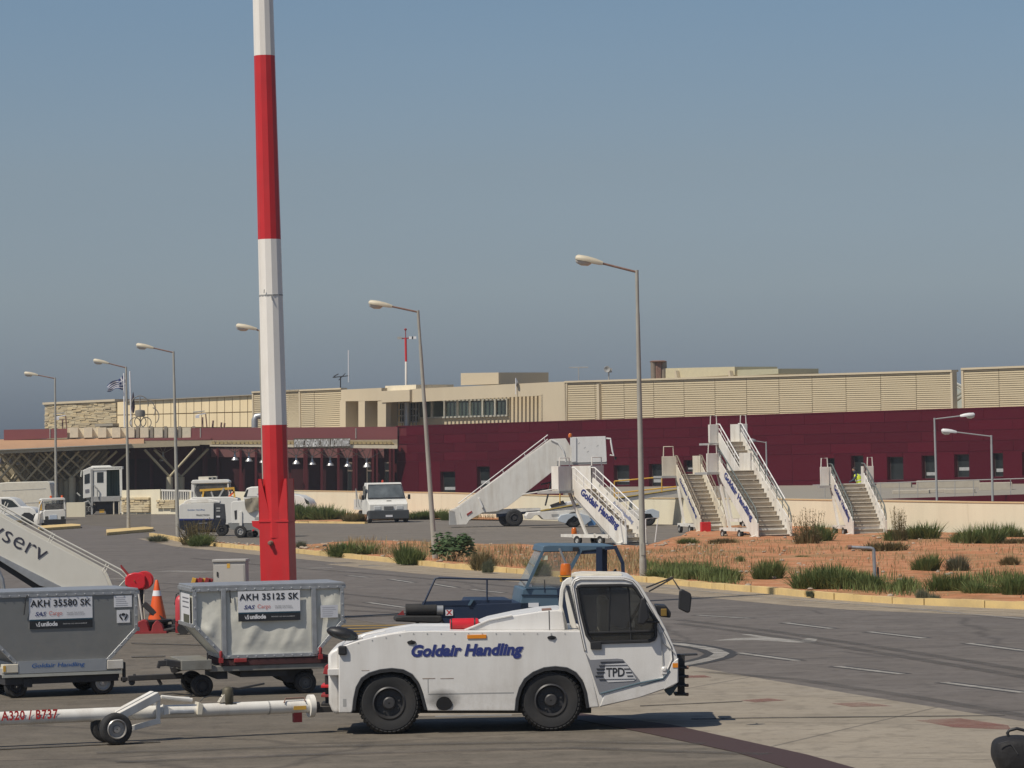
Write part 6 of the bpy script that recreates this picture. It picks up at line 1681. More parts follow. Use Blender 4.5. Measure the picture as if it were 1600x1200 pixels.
# pergola slats over the terrace: they throw the slanting stripes
for i in range(34):
    x = 641 + i * 6.1
    a = U(x, 620 - (x - 640) * .047, 1.0)
    MB().box(a[0] - .13, a[0] + .13, 1.5, 4.5, a[1] - .25, a[1] + .25).build('pergola_slat', BEIGE, term)
pr('pergola_beam', [(640, 624), (846, 614), (846, 618), (640, 628.5)], .8, 1.1, BEIGE)
pr('pillar', [(596, 628), (603, 628), (603, 668), (596, 668)], .6, 1.2, BEIGE)
# pipes and frames beside the window band
for x in (607, 636):
    a, b = FT.P(x, 668, 3), FT.P(x, 632, 3)
    MB().tube([a, b, b + V((0, 0, .3))], .35, 12).build('flue_pipe', GALV, term, smooth=50)
m = MB()
for x in (621, 628, 645, 650): m.bar(FT.P(x, 667, 3.6), FT.P(x, 627, 3.6), .1, .1)
for y in (630, 640, 650, 660): m.bar(FT.P(620, y, 3.6), FT.P(652, y - 1, 3.6), .1, .1)
m.build('pipe_rack', GREYW, term)
pr('dark_door', [(625, 630), (650, 629), (650, 660), (625, 661)], 4.2, 4.4, CAR_GLASS)
# louvred part and pillars left of it
louvre(450, 535, 612, 608.5, 668, 668, 1.2, 6, end=False)
for l, r in ((540, 560), (570, 590)):
    louvre(l, r, 626, 625, 668, 668, 2.4, 6, cap=False, end=False)
pr('upper_band', [(533, 609), (596, 606), (596, 626), (533, 627)], .8, 5, BEIGE)
for l, r in ((531, 540), (560, 570), (590, 597)):
    pr('pillar', [(l, 627), (r, 626.5), (r, 668), (l, 668)], .8, 2.6, BEIGE)
louvre(397, 470, 614, 611, 668, 668, 1.2, 6)
# cream panelled stretch
for i in range(-1, 17):
    l, r = 195 + i * 12.0, 195 + (i + 1) * 12.0
    t = lambda x: 627.0 - (x - 195) * .0495
    for y0, y1 in ((0, .52), (.52, 1)):
        q = [(l, t(l) + (668 - t(l)) * y1), (r, t(r) + (668 - t(r)) * y1), (r, t(r) + (668 - t(r)) * y0), (l, t(l) + (668 - t(l)) * y0)]
        P_ = [U(x, y, 2.0) for x, y in q]
        P_ = [(P_[0][0] + .06, P_[0][1] + .05), (P_[1][0] - .06, P_[1][1] + .05), (P_[2][0] - .06, P_[2][1] - .05), (P_[3][0] + .06, P_[3][1] - .05)]
        MB().prism(P_, 2.0, 2.1).build('cream_panel', CREAMP, term)
pr('panel_backing', [(181, 628), (400, 617), (400, 690), (181, 690)], 2.1, 9, M('panel_joint', (.17, .11, .05), .9))
pr('coping', [(193, 626.2), (400, 616), (400, 617.5), (193, 627.5)], 1.7, 3.0, M('grey_coping', (.30, .27, .22), .8))
# rough stone end, laid in uneven courses
STN = [M('rubble_stone_%s' % n, c, .9, var=.1, scale=.8) for n, c in (('pale', (.52, .44, .29)), ('mid', (.45, .37, .24)), ('warm', (.56, .45, .27)))]
sb_ = MB().box(-.5, .5, -.5, .5, -.5, .5).build('stone', STN[0]); SME = [sb_.data]; bpy.data.objects.remove(sb_)
for mt in STN[1:]:
    c_ = SME[0].copy(); c_.materials.clear(); c_.materials.append(mt); SME.append(c_)
def rubble(parent, fr, a, b, zb, zt, v, rows, wmin, wmax, depth=.3, limit=300):
    n = 0
    for r in range(rows):
        z = zb + (zt - zb) * (r + .5) / rows; h = (zt - zb) / rows
        u = a - random.uniform(0, wmin)
        while u < b:
            w = random.uniform(wmin, wmax); l, q = max(u, a), min(u + w, b)
            if q - l > .1:
                place('stone', random.choice(SME), parent, ((l + q) / 2, v + random.uniform(-.06, .06), z), (random.uniform(-.03, .03), random.uniform(-.02, .02), 0), (q - l - .04, depth, h * random.uniform(.78, .92))); n += 1
            u += w
    return n
v_ = 2.0
a, b = U(71, 632, v_)[0], U(183, 628, v_)[0]
zt, zb = U(120, 630, v_)[1], U(120, 672, v_)[1]
ns = rubble(term, FT, a, b, zb, zt, v_, 19, .7, 2.1)
MB().box(a + .05, b, v_ + .1, v_ + 7, zb - 1, zt - .02).build('stone_backing', DARKGAP, term)
MB().box(a - .15, b, v_ - .3, v_ + 7, zt, zt + .25).build('coping', BEIGE, term)
MB().box(U(153, 664, 1.6)[0], U(181, 664, 1.6)[0], 1.2, 2.0, U(166, 666, 1.6)[1], U(166, 662, 1.6)[1]).build('ledge', M('grey_coping', (.30, .27, .22)), term)

# ---- lower left wing with the canopy
XW0, XW1 = at(6, 700, 345), at(621, 700, 349.5)
AW = math.atan2(XW1.y - XW0.y, XW1.x - XW0.x)
FW = Fr(V((XW0.x, XW0.y, 0)), AW)
wing = thing('terminal_wing', 'low terminal wing with burgundy fascia, dark bays and canopy on the left', 'terminal', FW)
def wp(name, pts, v0, v1, mat, vp=None, bevel=0):
    return MB().prism([FW.p(x, y, v0 if vp is None else vp) for x, y in pts], v0, v1).build(name, mat, wing, bevel=bevel)
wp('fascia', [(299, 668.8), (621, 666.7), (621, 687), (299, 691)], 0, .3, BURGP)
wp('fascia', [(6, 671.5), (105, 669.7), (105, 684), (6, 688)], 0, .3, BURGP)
for x in (78, 313, 556):
    a, b = FW.P(x, 669, -.02), FW.P(x, 685, -.02); MB().bar(a, b, .08, .05).build('fascia_joint', M('pale_steel_edge', (.5, .5, .45)), wing)
wp('parapet_wall', [(105, 668.5), (299, 668.5), (299, 690), (105, 690)], .45, .8, M('pale_render', (.58, .52, .40)))
for i in range(9):
    x = 109 + i * 22.0
    wp('parapet_block', [(x, 668), (x + 13, 667.8), (x + 13, 683.5), (x, 684)], .05, .5, M('pale_render', (.58, .52, .40)))
    if i > 3: wp('parapet_pier', [(x + 15.5, 666), (x + 20, 666), (x + 20, 684), (x + 15.5, 684)], .15, .5, M('grey_coping', (.30, .27, .22)))
wp('roof', [(0, 690), (621, 686), (621, 688), (0, 692)], 4.6, 14, BEIGE)  # starts behind an added open slot that lets sun onto the bay wall
wp('roof', [(0, 690), (326, 688), (326, 690), (0, 692)], .3, 4.6, BEIGE)
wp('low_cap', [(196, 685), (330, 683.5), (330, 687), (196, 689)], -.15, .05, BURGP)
# sloping terracotta canopy roof, cream edge beam
m = MB()
A0, A1 = FW.P(-40, 687, .3), FW.P(225, 684, .3); B0, B1 = FW.P(-40, 705, -3.0), FW.P(225, 694, -3.0)
m.quad(B0, B1, A1, A0); m.quad(B0 - V((0, 0, .15)), B1 - V((0, 0, .15)), A1 - V((0, 0, .15)), A0 - V((0, 0, .15))); m.quad(B0, B1, B1 - V((0, 0, .15)), B0 - V((0, 0, .15)))
m.build('canopy_roof', CANT, wing)
wp('canopy_beam', [(-60, 707.5), (0, 703), (205, 693.5), (312, 690), (312, 696.5), (205, 700), (0, 709), (-60, 712)], -3.3, -2.6, CANB)
wp('gutter', [(-60, 706), (0, 702.3), (205, 693), (205, 694.2), (0, 703.6), (-60, 707.5)], -3.5, -3.2, M('pale_steel_edge', (.5, .5, .45)))
wp('canopy_edge', [(328, 695), (470, 694.5), (621, 695.5), (621, 701), (470, 699), (328, 697.5)], -1.4, -1.0, M('pale_render', (.58, .52, .40)))
wp('canopy_fascia', [(225, 689), (330, 688), (621, 687), (621, 696), (330, 695), (225, 693)], -.9, -.5, CANB)
nb = 44
for i in range(nb):
    l = 330 + i * (288 / nb)
    wp('fascia_block', [(l + .8, 689.5), (l + 288 / nb - .8, 689.4), (l + 288 / nb - .8, 693.8), (l + .8, 694)], -1.1, -.9, M('ochre_block', (.38, .30, .16), .8, var=.15))
wp('fascia_return', [(611, 687), (621, 686.5), (621, 696), (617, 696)], -1.3, -.4, CANB)
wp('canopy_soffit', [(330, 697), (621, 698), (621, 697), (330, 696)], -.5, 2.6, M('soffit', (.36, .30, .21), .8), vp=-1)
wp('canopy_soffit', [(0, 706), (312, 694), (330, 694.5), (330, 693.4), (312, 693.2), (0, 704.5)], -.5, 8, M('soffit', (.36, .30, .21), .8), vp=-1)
# bays: burgundy wall with dark openings and piers
wp('back_wall', [(-40, 700), (621, 690), (621, 785), (-40, 795)], 5.5, 6, BURGD)
wp('side_wall', [(-40, 702), (168, 698), (168, 790), (-40, 795)], 5.2, 5.45, M('tan_wall', (.42, .36, .25), .8))
wp('bay_header', [(330, 700), (600, 700), (600, 716), (330, 714)], 4.9, 5.5, M('dusty_burgundy', (.26, .12, .115), .7))
for l, r in ((325, 338), (345, 374), (380, 398), (455, 474), (481, 501), (505, 527), (531, 541), (190, 235), (240, 262), (287, 318)):
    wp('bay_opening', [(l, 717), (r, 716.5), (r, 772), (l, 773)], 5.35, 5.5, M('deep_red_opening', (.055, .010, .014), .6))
for x in (340, 376, 400, 420, 476, 479, 503, 529, 553, 557, 583, 589, 610, 615, 236, 212, 318, 322):
    wp('bay_pier', [(x - 1.6, 700), (x + 1.6, 700), (x + 1.6, 773), (x - 1.6, 774)], 4.4, 5.0, BURGD)
for l, r in ((543, 550), (573, 579), (601, 613)):
    o = wp('glazed_door', [(l, 722), (r, 722), (r, 772), (l, 772)], 4.95, 5.1, M('pale_bronze_frame', (.30, .24, .19), .5))
    q = [FW.p(x, y, 4.95) for x, y in ((l + 1.2, 724), (r - 1.2, 724), (r - 1.2, 771), (l + 1.2, 771))]
    MB().prism(q, 4.9, 4.95).build('pane', TGL, o)
    q = [FW.p(x, y, 4.9) for x, y in ((l, 734.5), (r + 3, 734.5), (r + 3, 736.5), (l, 736.5))]
    MB().prism(q, 4.86, 4.92).build('transom', M('pale_bronze_frame', (.30, .24, .19)), o)
# airport name along the canopy
o0 = FW.P(460, 699.2, -1.65); o1 = FW.P(547, 699.2, -1.65)
ab = wp('name_board', [(459, 685), (547, 684.6), (547, 699.5), (459, 700)], -1.6, -1.45, M('dim_board', (.13, .105, .075), .8))
text('airport', M('white_letter', (.85, .85, .83), .5), wing, o0, (1, 0, 0), (0, 0, 1), o1.x - o0.x, FW.p(500, 685.5, -1.65)[1] - o0.z)
# branching columns under the canopy
COLM = M('column_cream', (0.50, 0.44, 0.30), .75, var=.05, dirt=.2)
def ycol(px, pyb, pyf, spread, v, top):
    m = MB(); b, k = FW.P(px, pyb, v), FW.P(px, pyf, v)
    r_ = .34
    m.tube([(b.x, b.y, 0), k], r_, 12)
    o = m.build('column', COLM, wing, smooth=50)
    for sx, sy in ((-1, -1), (1, -1), (-1, 1), (1, 1)):
        e = FW.P(px, top, v); e = V((e.x + sx * spread, e.y + sy * spread * .55, e.z))
        MB().tube([k, e], .11, 8).build('branch', COLM, o, smooth=50)
for px, pf, v, sp in ((265, 745, -.5, 2.4), (283, 745, 1.5, 2.6), (113, 746, 0, 2.6), (97, 748, 2.0, 2.6), (140, 744, 0.5, 2.6), (78, 751, 0, 2.8), (60, 752, 1.5, 2.6), (40, 752, 0, 2.6), (20, 754, 1.5, 2.6), (-5, 754, 0, 2.6), (160, 742, 1.0, 2.6), (66, 760, 4.0, 2.6), (30, 760, 4.2, 2.6), (120, 758, 4.4, 2.6), (10, 758, 3.6, 2.6), (48, 757, 2.6, 2.6), (88, 756, 3.4, 2.6), (-18, 756, 1.6, 2.6), (105, 752, 1.2, 2.6), (128, 750, 2.8, 2.6)):
    ycol(px, 790, pf, sp, v, 702 if px > 200 else 706)
# bell lamps under the canopy
BELL = M('bell_aluminium', (.62, .62, .62), .3, .6)
bells = [(367, 717, -.75), (389, 719, -.75), (411, 721, -.75), (463, 723, -.75), (488, 724, -.75), (516, 725.5, -.75), (543, 727, -.75), (573, 728, -.75), (2, 723, 1.0), (17, 724, 1.0), (31, 724, 1.0), (46, 725.5, 1.0), (62, 726, 1.0), (105, 720, 2.0), (121, 721, 2.0), (137, 721, 2.0), (255, 718, 1.0)]
bl0 = None
for i, (px, py, v) in enumerate(bells):
    c = FW.w(*FW.P(px, py, v))
    if bl0 is None:
        bl0 = thing('bell_lamp', '', 'hanging lamp', None, 'bell lamps hanging under the terminal canopy', loc=c)
        MB().lathe([(.10, .40), (.13, .30), (.16, .22), (.34, .0), (.38, -.12), (.37, -.14), (.12, .1)], (0, 0, 0), 'z', 18).build('shade', BELL, bl0, smooth=40)
        m = MB(); m.tube([(0, 0, .38), (0, 0, .75)], .09, 8); m.build('socket', GREYW, bl0)
        for k_2, (dx, dz) in enumerate(((-1.9, 1.75), (-.45, 1.7), (.45, 1.7), (1.7, 1.5))): MB().tube([(0, 0, .6), (dx, -.6 + .3 * k_2, dz)], .035, 5).build('stay_rod', M('pale_bronze_frame', (.30, .24, .19)), bl0)
        o = bl0
    else:
        o = copy_tree(bl0); o.location = c
    if 430 < px < 600: lab = ('first', 'second', 'third', 'fourth', 'fifth')[i - 3] + ' bell lamp right of the mast under the canopy'
    elif 340 < px < 430: lab = ('leftmost', 'middle', 'right')[i] + ' one of three bell lamps just left of the mast'
    elif px < 70: lab = ('first', 'second', 'third', 'fourth', 'fifth')[i - 8] + ' small bell lamp from the left edge among the branching columns'
    elif px < 150: lab = ('left', 'middle', 'right')[i - 13] + ' bell lamp in the columns above the long van'
    else: lab = 'single bell lamp between the two branching columns left of the mast'
    o['label'] = lab
# roof antennas and masts (all on the terminal roof)
def rod(px, y0, y1, v, r_, mat, name, label, cat, fr=FT, top=None):
    a, b = fr.P(px, y0, v), fr.P(px if top is None else top, y1, v)
    t = thing(name, label, cat, loc=fr.w(*a))
    MB().tube([(0, 0, -.6), (Matrix.Rotation(fr.ang, 3, 'Z') @ (b - a))], r_, 8).build('pole', mat, t)
    return t, (Matrix.Rotation(fr.ang, 3, 'Z') @ (b - a))
t, e = rod(634.5, 601, 565, 6, .12, MASTW, 'roof_mast', 'red over white roof mast carrying small floodlights', 'mast')
a2 = FT.P(634.5, 528, 6) - FT.P(634.5, 565, 6)
MB().tube([e, e + V((0, 0, a2.z))], .12, 8).build('red_section', RED, t)
tz = e + V((0, 0, a2.z))
MB().tube([tz, tz + V((0, 0, .9))], .05, 5).tube([tz + V((-.6, 0, -.05)), tz + V((.8, 0, .0))], .06, 5).ell(tz + V((0, 0, .85)), .14, .14, .12).build('spigot', REDM, t)
for dx, mt in ((-.6, GREYW), (.55, STICK), (.85, STICK)):
    MB().box(tz.x + dx - .22, tz.x + dx + .22, -.15, .15, tz.z - .12, tz.z + .14).build('floodlight', mt, t)
rod(544.5, 588, 547, 4, .05, STICK, 'whip_antenna', 'thin white whip antenna on the terminal roof', 'antenna')
t, e = rod(532, 609, 588, 4, .06, DARK, 'yagi_antenna', 'dark branched television antenna on the terminal roof', 'antenna')
MB().tube([e + V((-.8, 0, -.1)), e + V((.9, 0, .05))], .05, 5).tube([e + V((-.55, -.4, -.05)), e + V((-.55, .4, .1))], .04, 5).tube([e + V((-.7, 0, .0)), e + V((-.2, 0, .25))], .05, 5).tube([e + V((-.2, 0, -.4)), e + V((.5, 0, .3))], .04, 5).build('cross_arm', DARK, t)
t, e = rod(904, 592, 574, 6, .045, GREYW, 'tee_antenna', 'small grey tee-shaped antenna on the roof above the stone screen', 'antenna')
MB().tube([e + V((-.9, 0, 0)), e + V((.9, 0, 0))], .05, 5).build('cross_arm', GREYW, t)
t, e = rod(951, 594, 577, 6, .07, GREYW, 'dish_antenna', 'small white dish antenna on the roof behind the tall lamp post', 'antenna')
MB().lathe([(.02, -.02), (.28, -.14), (.30, -.13), (.02, .02)], e + V((-.15, -.1, 0)), 'y', 16).box(e.x + .05, e.x + .3, -.1, .1, e.z - .3, e.z + .1).build('dish', GREYW, t, smooth=40)
t, e = rod(1029, 591, 566, 8, .5, RUSTY, 'roof_tank', 'cluster of brown ventilation pipes on the roof', 'roof vent')
for dx in (-.45, .1, .5): MB().tube([(dx, -.2, -.5), (dx, -.2, e.z)], .28, 10).build('vent_pipe', M('pipe_brown', (.22, .18, .14), .6, var=.1), t, smooth=50)
MB().lathe([(.75, 0), (.8, .08), (.6, .16)], (0, 0, e.z), 'z', 16).build('rim', RUSTY, t)
rh = thing('roof_house', 'cream plant box on the roof right of the tall lamp post', 'roof box', FT)
MB().prism([U(x, y, 8) for x, y in ((1040, 592), (1040, 575.5), (1148, 573), (1148, 586))], 8, 13).build('body', M('pale_cream_box', (.55, .49, .33), .7), rh)
MB().prism([U(x, y, 8) for x, y in ((1148, 588), (1148, 578), (1212, 576), (1212, 584))], 8.3, 13).build('annex', M('greenish_box', (.42, .40, .28), .7), rh)
for x in (1059, 1143): MB().prism([U(a_, b_, 7.9) for a_, b_ in ((x - 1, 590), (x - 1, 579), (x + 1, 579), (x + 3, 590))], 7.6, 7.95).build('fin', BEIGE, rh)
t, e = rod(806, 606, 591, .6, .05, STICK, 'satellite_dish', 'white dish seen edge-on on the beige roof edge', 'antenna')
MB().lathe([(.02, -.02), (.42, -.16), (.43, -.15), (.02, .04)], e + V((0.15, -.1, -.35)), 'x', 16).build('dish', STICK, t, smooth=40)
for px, nm, lab in ((350, 'floodlight_bracket', 'small roof floodlight left of the flagpoles'), (312, 'roof_camera', 'rusty bracket with lamps on the roof by the cream panels')):
    py = 668
    if px == 350: px, py = 93, 671
    t = thing(nm, lab, 'floodlight', FW)
    a = FW.P(px, py, 1.0)
    MB().tube([(a.x + .3, 1, a.z), (a.x + .3, 1, a.z + 1.0)], .08, 6).tube([(a.x + .7, 1, a.z), (a.x + .6, 1, a.z + 1.3)], .07, 6).build('bracket', RUSTY, t)
    MB().box(a.x - .4, a.x - .02, .7, 1.0, a.z + .92, a.z + 1.18).tube([(a.x - .3, 1, a.z + 1.2), (a.x + .6, 1, a.z + 1.35)], .05, 5).build('lamp_housing', STICK, t)
    MB().tube([(a.x - .6, 1, a.z + 1.5), (a.x + .5, 1, a.z + 1.6)], .05, 5).build('cross_arm', GREYW, t)
pe = thing('vent_elbow', 'grey bent vent duct beside the mast on the terminal roof', 'duct', FW)
MB().tube([FW.P(398, 668, 2), FW.P(398, 656, 2), FW.P(400, 651, 2), FW.P(408, 650, 2)], .33, 12).build('duct', GALV, pe, smooth=50)
for x, y0, wd in ((332, 660, 'tallest'), (345, 663, 'middle'), (350, 664, 'rightmost')):
    t = thing('roof_stub', wd + ' of three thin rusty pipe stubs on the roof left of the mast', 'pipe', FW, 'roof pipe stubs')
    MB().tube([FW.P(x, 670, 1.5), FW.P(x + 1, y0 - 3, 1.5)], .1, 6).build('pipe', RUSTY, t)
# ornate iron frame sculpture and flagpoles
t = thing('iron_bell_frame', 'scrolled iron frame with a round grey drum on the parapet', 'iron frame', FW)
def ring3(c, r_, tt, a0=0, a1=6.283):
    return MB().tube([c + V((r_ * math.cos(a0 + (a1 - a0) * i / 18), 0, r_ * math.sin(a0 + (a1 - a0) * i / 18))) for i in range(19)], tt, 5)
c = FW.P(219, 646, 1.0)
for dx, dz, r_, a0, a1 in ((0, .9, .8, -.3, 3.3), (.35, .3, 1.1, -.5, 1.6), (0, -.8, .55, 0, 6.28), (.55, -.9, .5, 0, 6.28), (-.5, -.9, .5, 0, 6.28), (.9, -.3, .9, -.8, 1.2)):
    ring3(c + V((dx, 0, dz)), r_, .05, a0, a1).build('scroll', M('grey_iron', (.20, .19, .17), .6), t, fix=False)
MB().lathe([(.1, -.35), (.46, -.3), (.5, 0), (.46, .3), (.1, .36)], c, 'z', 16).build('drum', M('grey_iron', (.20, .19, .17)), t, smooth=40)
MB().tube([(c.x, c.y, c.z - 1.7), (c.x, c.y, c.z + 1.6)], .06, 6).build('stem', M('grey_iron', (.20, .19, .17)), t)
for px, y1, lab, b_ in ((193.5, 583, 'left white flagpole flying the blue and white flag', 1), (204, 580, 'right white flagpole with a furled dark flag at its foot', 0)):
    t = thing('flagpole', lab, 'flagpole', FW, 'flagpoles on the terminal roof')
    a, b = FW.P(px + 1, 668, 1.2), FW.P(px - (.0 if b_ else 1), y1, 1.2)
    MB().tube([a, b], .075, 8).build('pole', STICK, t)
FLB = M('flag_blue', (.03, .045, .16), .8, var=.1); 
fl = thing('flag', 'blue and white striped flag streaming left from the flagpole', 'flag', FW)
m1, m2 = MB(), MB()
NX, NS = 14, 9
def fpt(s, r):
    x = 194 - s * 27 + 2 * math.sin(r * 3); yt = 584 + s * 20 + 2.5 * math.sin(s * 6); yb = 607 + s * 4 + 2 * math.sin(s * 8 + 1)
    q = FW.P(x, yt + (yb - yt) * r, 1.2); return q + V((0, .35 * math.sin(s * 9 + r * 2), 0))
for i in range(NX):
    for j in range(NS):
        tgt = m2 if (j % 2 == 1 and not (i < 5 and j < 5)) or (i < 5 and j < 5 and (j == 2 or i == 2)) else m1
        tgt.quad(fpt(i / NX, j / NS), fpt((i + 1) / NX, j / NS), fpt((i + 1) / NX, (j + 1) / NS), fpt(i / NX, (j + 1) / NS))
m1.build('blue_cloth', FLB, fl, fix=False); m2.build('white_cloth', STICK, fl, fix=False)
fl2 = thing('furled_flag', 'dark limp flag hanging at the right flagpole', 'flag', FW)
m = MB(); m.loft([[FW.P(208 + dx * w, y, 1.1) + V((0, dy * .1, 0)) for dx, dy in ((-1, 0), (0, -1), (1, 0), (0, 1))] for y, w in ((613, .6), (620, 1.6), (628, 2.2), (636, 3.0), (643, 2.0), (646, .5))])
m.build('cloth', M('flag_dark', (.045, .03, .045), .8, var=.2), fl2, smooth=60)

# ================================================================== walls in front of the terminal
CREAMWALL = M('cream_wall_render', (0.72, 0.66, 0.50), .85, var=.03, scale=.5, dirt=.22, dcol=(.40, .32, .22), dscale=.7, streak=True, bump=.1)
d = WALL_B - WALL_A; AWL = math.atan2(d.y, d.x)
FL = Fr(WALL_A, AWL)
wl_ = thing('boundary_wall', 'low cream rendered wall running behind the stairs to the right edge', 'wall', FL)
ue = (gp(1960, 852) - WALL_A).length
htop = lambda px, py: FL.p(px, py)[1]
pts_t = [(FL.p(px, py)) for px, py in ((455, 767), (700, 770.5), (1000, 779), (1240, 780), (1400, 784.5), (1600, 786), (1960, 791))]
xs_ = [0] + [p[0] for p in pts_t[1:-1]] + [ue]
cuts = [i * ue / 11 for i in range(12)]
def zt_at(u):
    u = max(pts_t[0][0], u)
    for (a, za), (b, zb) in zip(pts_t, pts_t[1:]):
        if u <= b: return za + (zb - za) * (u - a) / (b - a)
    return pts_t[-1][1]
for a, b in zip(cuts, cuts[1:]):
    MB().prism([(a + .012, -.3), (b - .012, -.3), (b - .012, zt_at(b)), (a + .012, zt_at(a))], 0, .25).build('wall_section', CREAMWALL, wl_)
    MB().prism([(a + .006, zt_at(a)), (b - .006, zt_at(b)), (b - .006, zt_at(b) + .05), (a + .006, zt_at(a) + .05)], -.03, .28).build('coping', M('warm_coping', (.62, .46, .26), .8), wl_)
# terrace and ramp behind the wall at the right
ter = [FL.w(FL.p(x, 790)[0], .25) for x in (900,)]
terr = MB()
pA, pB = FL.w(zt_at(0) * 0 + FL.p(880, 780)[0], .3), FL.w(ue, .3)
qA, qB = FT.w(FT.p(880, 750)[0], -.02), FT.w(uR, -.02)
terr.prismz([(pA.x, pA.y), (pB.x, pB.y), (pB.x + 60, pB.y + 5), (qB.x, qB.y), (qA.x, qA.y)], -.2, .90)
setp(terr.build('terrace', M('terrace_concrete', (.27, .245, .20), .85, var=.06, scale=.3, dirt=.2, world=True)), 'pale concrete terrace between the cream wall and the terminal', None, None, 'structure')
Yp = 205.0
pA, pB = at(1283, 783, 214), at(1640, 771, 178)
fp = Fr(V((pA.x, pA.y, 0)), math.atan2(pB.y - pA.y, pB.x - pA.x))
rw = thing('ramp_parapet', 'low burgundy ramp wall with thin railing above the cream wall', 'wall', fp)
MB().prism([fp.p(1283, 783), fp.p(1300, 782), fp.p(1700, 769), (fp.p(1700, 769)[0], .6), (fp.p(1283, 783)[0], .6)], 0, .3).build('parapet', BURG, rw)
for i in range(12):
    x = 1289 + i * 29
    yb = 782.5 - (x - 1289) * .0325; yt_ = 757 - (x - 1289) * .030
    MB().tube([fp.P(x, yb + 2, .1), fp.P(x, yt_, .1)], .022, 6).build('rail_post', GREYW, rw)
MB().tube([fp.P(1270, 758, .1), fp.P(1700, 744.5, .1)], .025, 6).build('top_rail', GREYW, rw)
CONCP = M('planter_concrete', (.42, .38, .31), .85, var=.05, dirt=.2)
for i, (x0, x1, yt, yb, Yd, lab) in enumerate(((1370, 1424, 754, 760, 268, 'flat concrete slab left of the windows on the terrace'), (1395, 1452, 766, 776, 228, 'long concrete planter behind the railing left of the post'), (1450, 1478, 764, 775, 232, 'small pale stone block behind the railing beside the lamp post'), (1476, 1523, 764, 771, 226, 'concrete planter between the two thin lamp posts'), (1432, 1530, 751, 757, 262, 'longest concrete slab under the terminal windows'), (1530, 1581, 754, 762, 240, 'concrete planter right of the second thin lamp post'))):
    a = at(x0, yb, Yd); b = at(x1, yb, Yd)
    zt = at(x0, yt, Yd).z
    t = MB().box(0, b.x - a.x, -.6, 1.6, 0.88 - a.z if False else 0, max(.18, zt - .9)).build('planter', CONCP, None, bevel=.03)
    t.location = (a.x, a.y, .89); t.rotation_euler = (0, 0, R(-8)); setp(t, lab, 'planter', 'concrete planters on the terrace')
# white wall with railing and stone facing behind the lift truck
LA, LB = gp(190, 803.5), gp(416, 803)
fl_ = Fr(V((LA.x, LA.y, 0)), math.atan2(LB.y - LA.y, LB.x - LA.x))
lw = thing('forecourt_wall', 'cream forecourt wall with stone facing and white railing left of the mast', 'wall', fl_)
def fq(x, y, v=0): return fl_.p(x, y, v)
MB().prism([fq(190, 804), fq(190, 766), fq(250, 764.5), fq(250, 781), fq(296, 781), fq(296, 768), fq(360, 768), fq(416, 770), fq(416, 804)], 0, .35).build('wall', CREAMWALL, lw)
for i in range(13):
    x = 251 + i * 3.6
    MB().bar(fl_.P(x, 781, .15), fl_.P(x, 766.5, .15), .09, .09).build('baluster', M('white_railing', (.62, .60, .55), .6), lw)
MB().bar(fl_.P(249, 766, .15), fl_.P(300, 767, .15), .12, .12).build('handrail', M('white_railing', (.62, .60, .55)), lw)
a, b = fq(192, 790), fq(236, 790); rubble(lw, fl_, a[0], b[0], fq(215, 800)[1], fq(215, 777)[1], -.06, 6, .5, 1.1, .2)
a, b = fq(247, 790), fq(276, 790); rubble(lw, fl_, a[0], b[0], fq(260, 794)[1], fq(260, 781)[1], -.06, 4, .5, 1.1, .2)
low = thing('loading_bay_block', 'pale concrete block behind the white tug, right of its cab', 'concrete block', loc=gp(106, 808))
a, b = at(104, 807, low.location.y) - low.location, at(133, 807, low.location.y) - low.location
MB().box(a.x, b.x, 0, .6, 0, (at(120, 785, low.location.y) - low.location).z).build('block', CREAMWALL, low)
bench = thing('wooden_bench', 'small wooden bench with white legs in front of the stone wall', 'bench', loc=gp(212, 803))
k = F_PX / bench.location.y
MB().box(-.9, 1.0, -.2, .3, .45, .85).build('seat', M('brown_wood', (.30, .16, .08), .7), bench)
for x in (-1.6, -1.2, -.8, 1.2, 1.5, 1.9): MB().tube([(x, -.1, 0), (x, -.1, 1.1)], .06, 6).build('leg', CREAMW, bench)
MB().box(-.6, .6, -.1, .2, 0, .45).build('box', BLUED, bench)

# thin grey lamp posts on the terrace
GL = M('grey_lamp_post', (.34, .35, .35), .5, .2, var=.05)
LHEAD = M('pale_lamp_head', (.62, .62, .62), .35)
lamp_post((1464, 783), (1460, 653), (1523, 648), 'thin grey lamp post on the terrace with its head turned right', GL, GL, .06, .05, 182, LHEAD, .75, group='thin lamp posts on the terrace')
lamp_post((1551, 783), (1549, 680), (1471, 673), 'thin grey lamp post on the terrace with its head turned left', GL, GL, .06, .05, 176, LHEAD, .75, group='thin lamp posts on the terrace')
lamp_post((1199, 779), (1197, 690), (1170, 688), 'thin grey bracket post rising behind the tall stairs', GL, GL, .05, .04, 205, GL, .4, group='thin lamp posts on the terrace')
# ================================================================== mobile boarding stairs
def stair_frame(bpx, tpx, slope):
    base = gp(*bpx); Rr = 3.5; dx = 0
    for _ in range(8):
        dy = math.sqrt(max(.2, Rr * Rr - dx * dx))
        t = at(tpx[0], tpx[1], base.y + dy); dx = max(-.92 * Rr, min(.92 * Rr, t.x - base.x)); H = t.z; Rr = H / math.tan(R(slope))
    return Fr(base, math.asin(-dx / Rr)), H, Rr

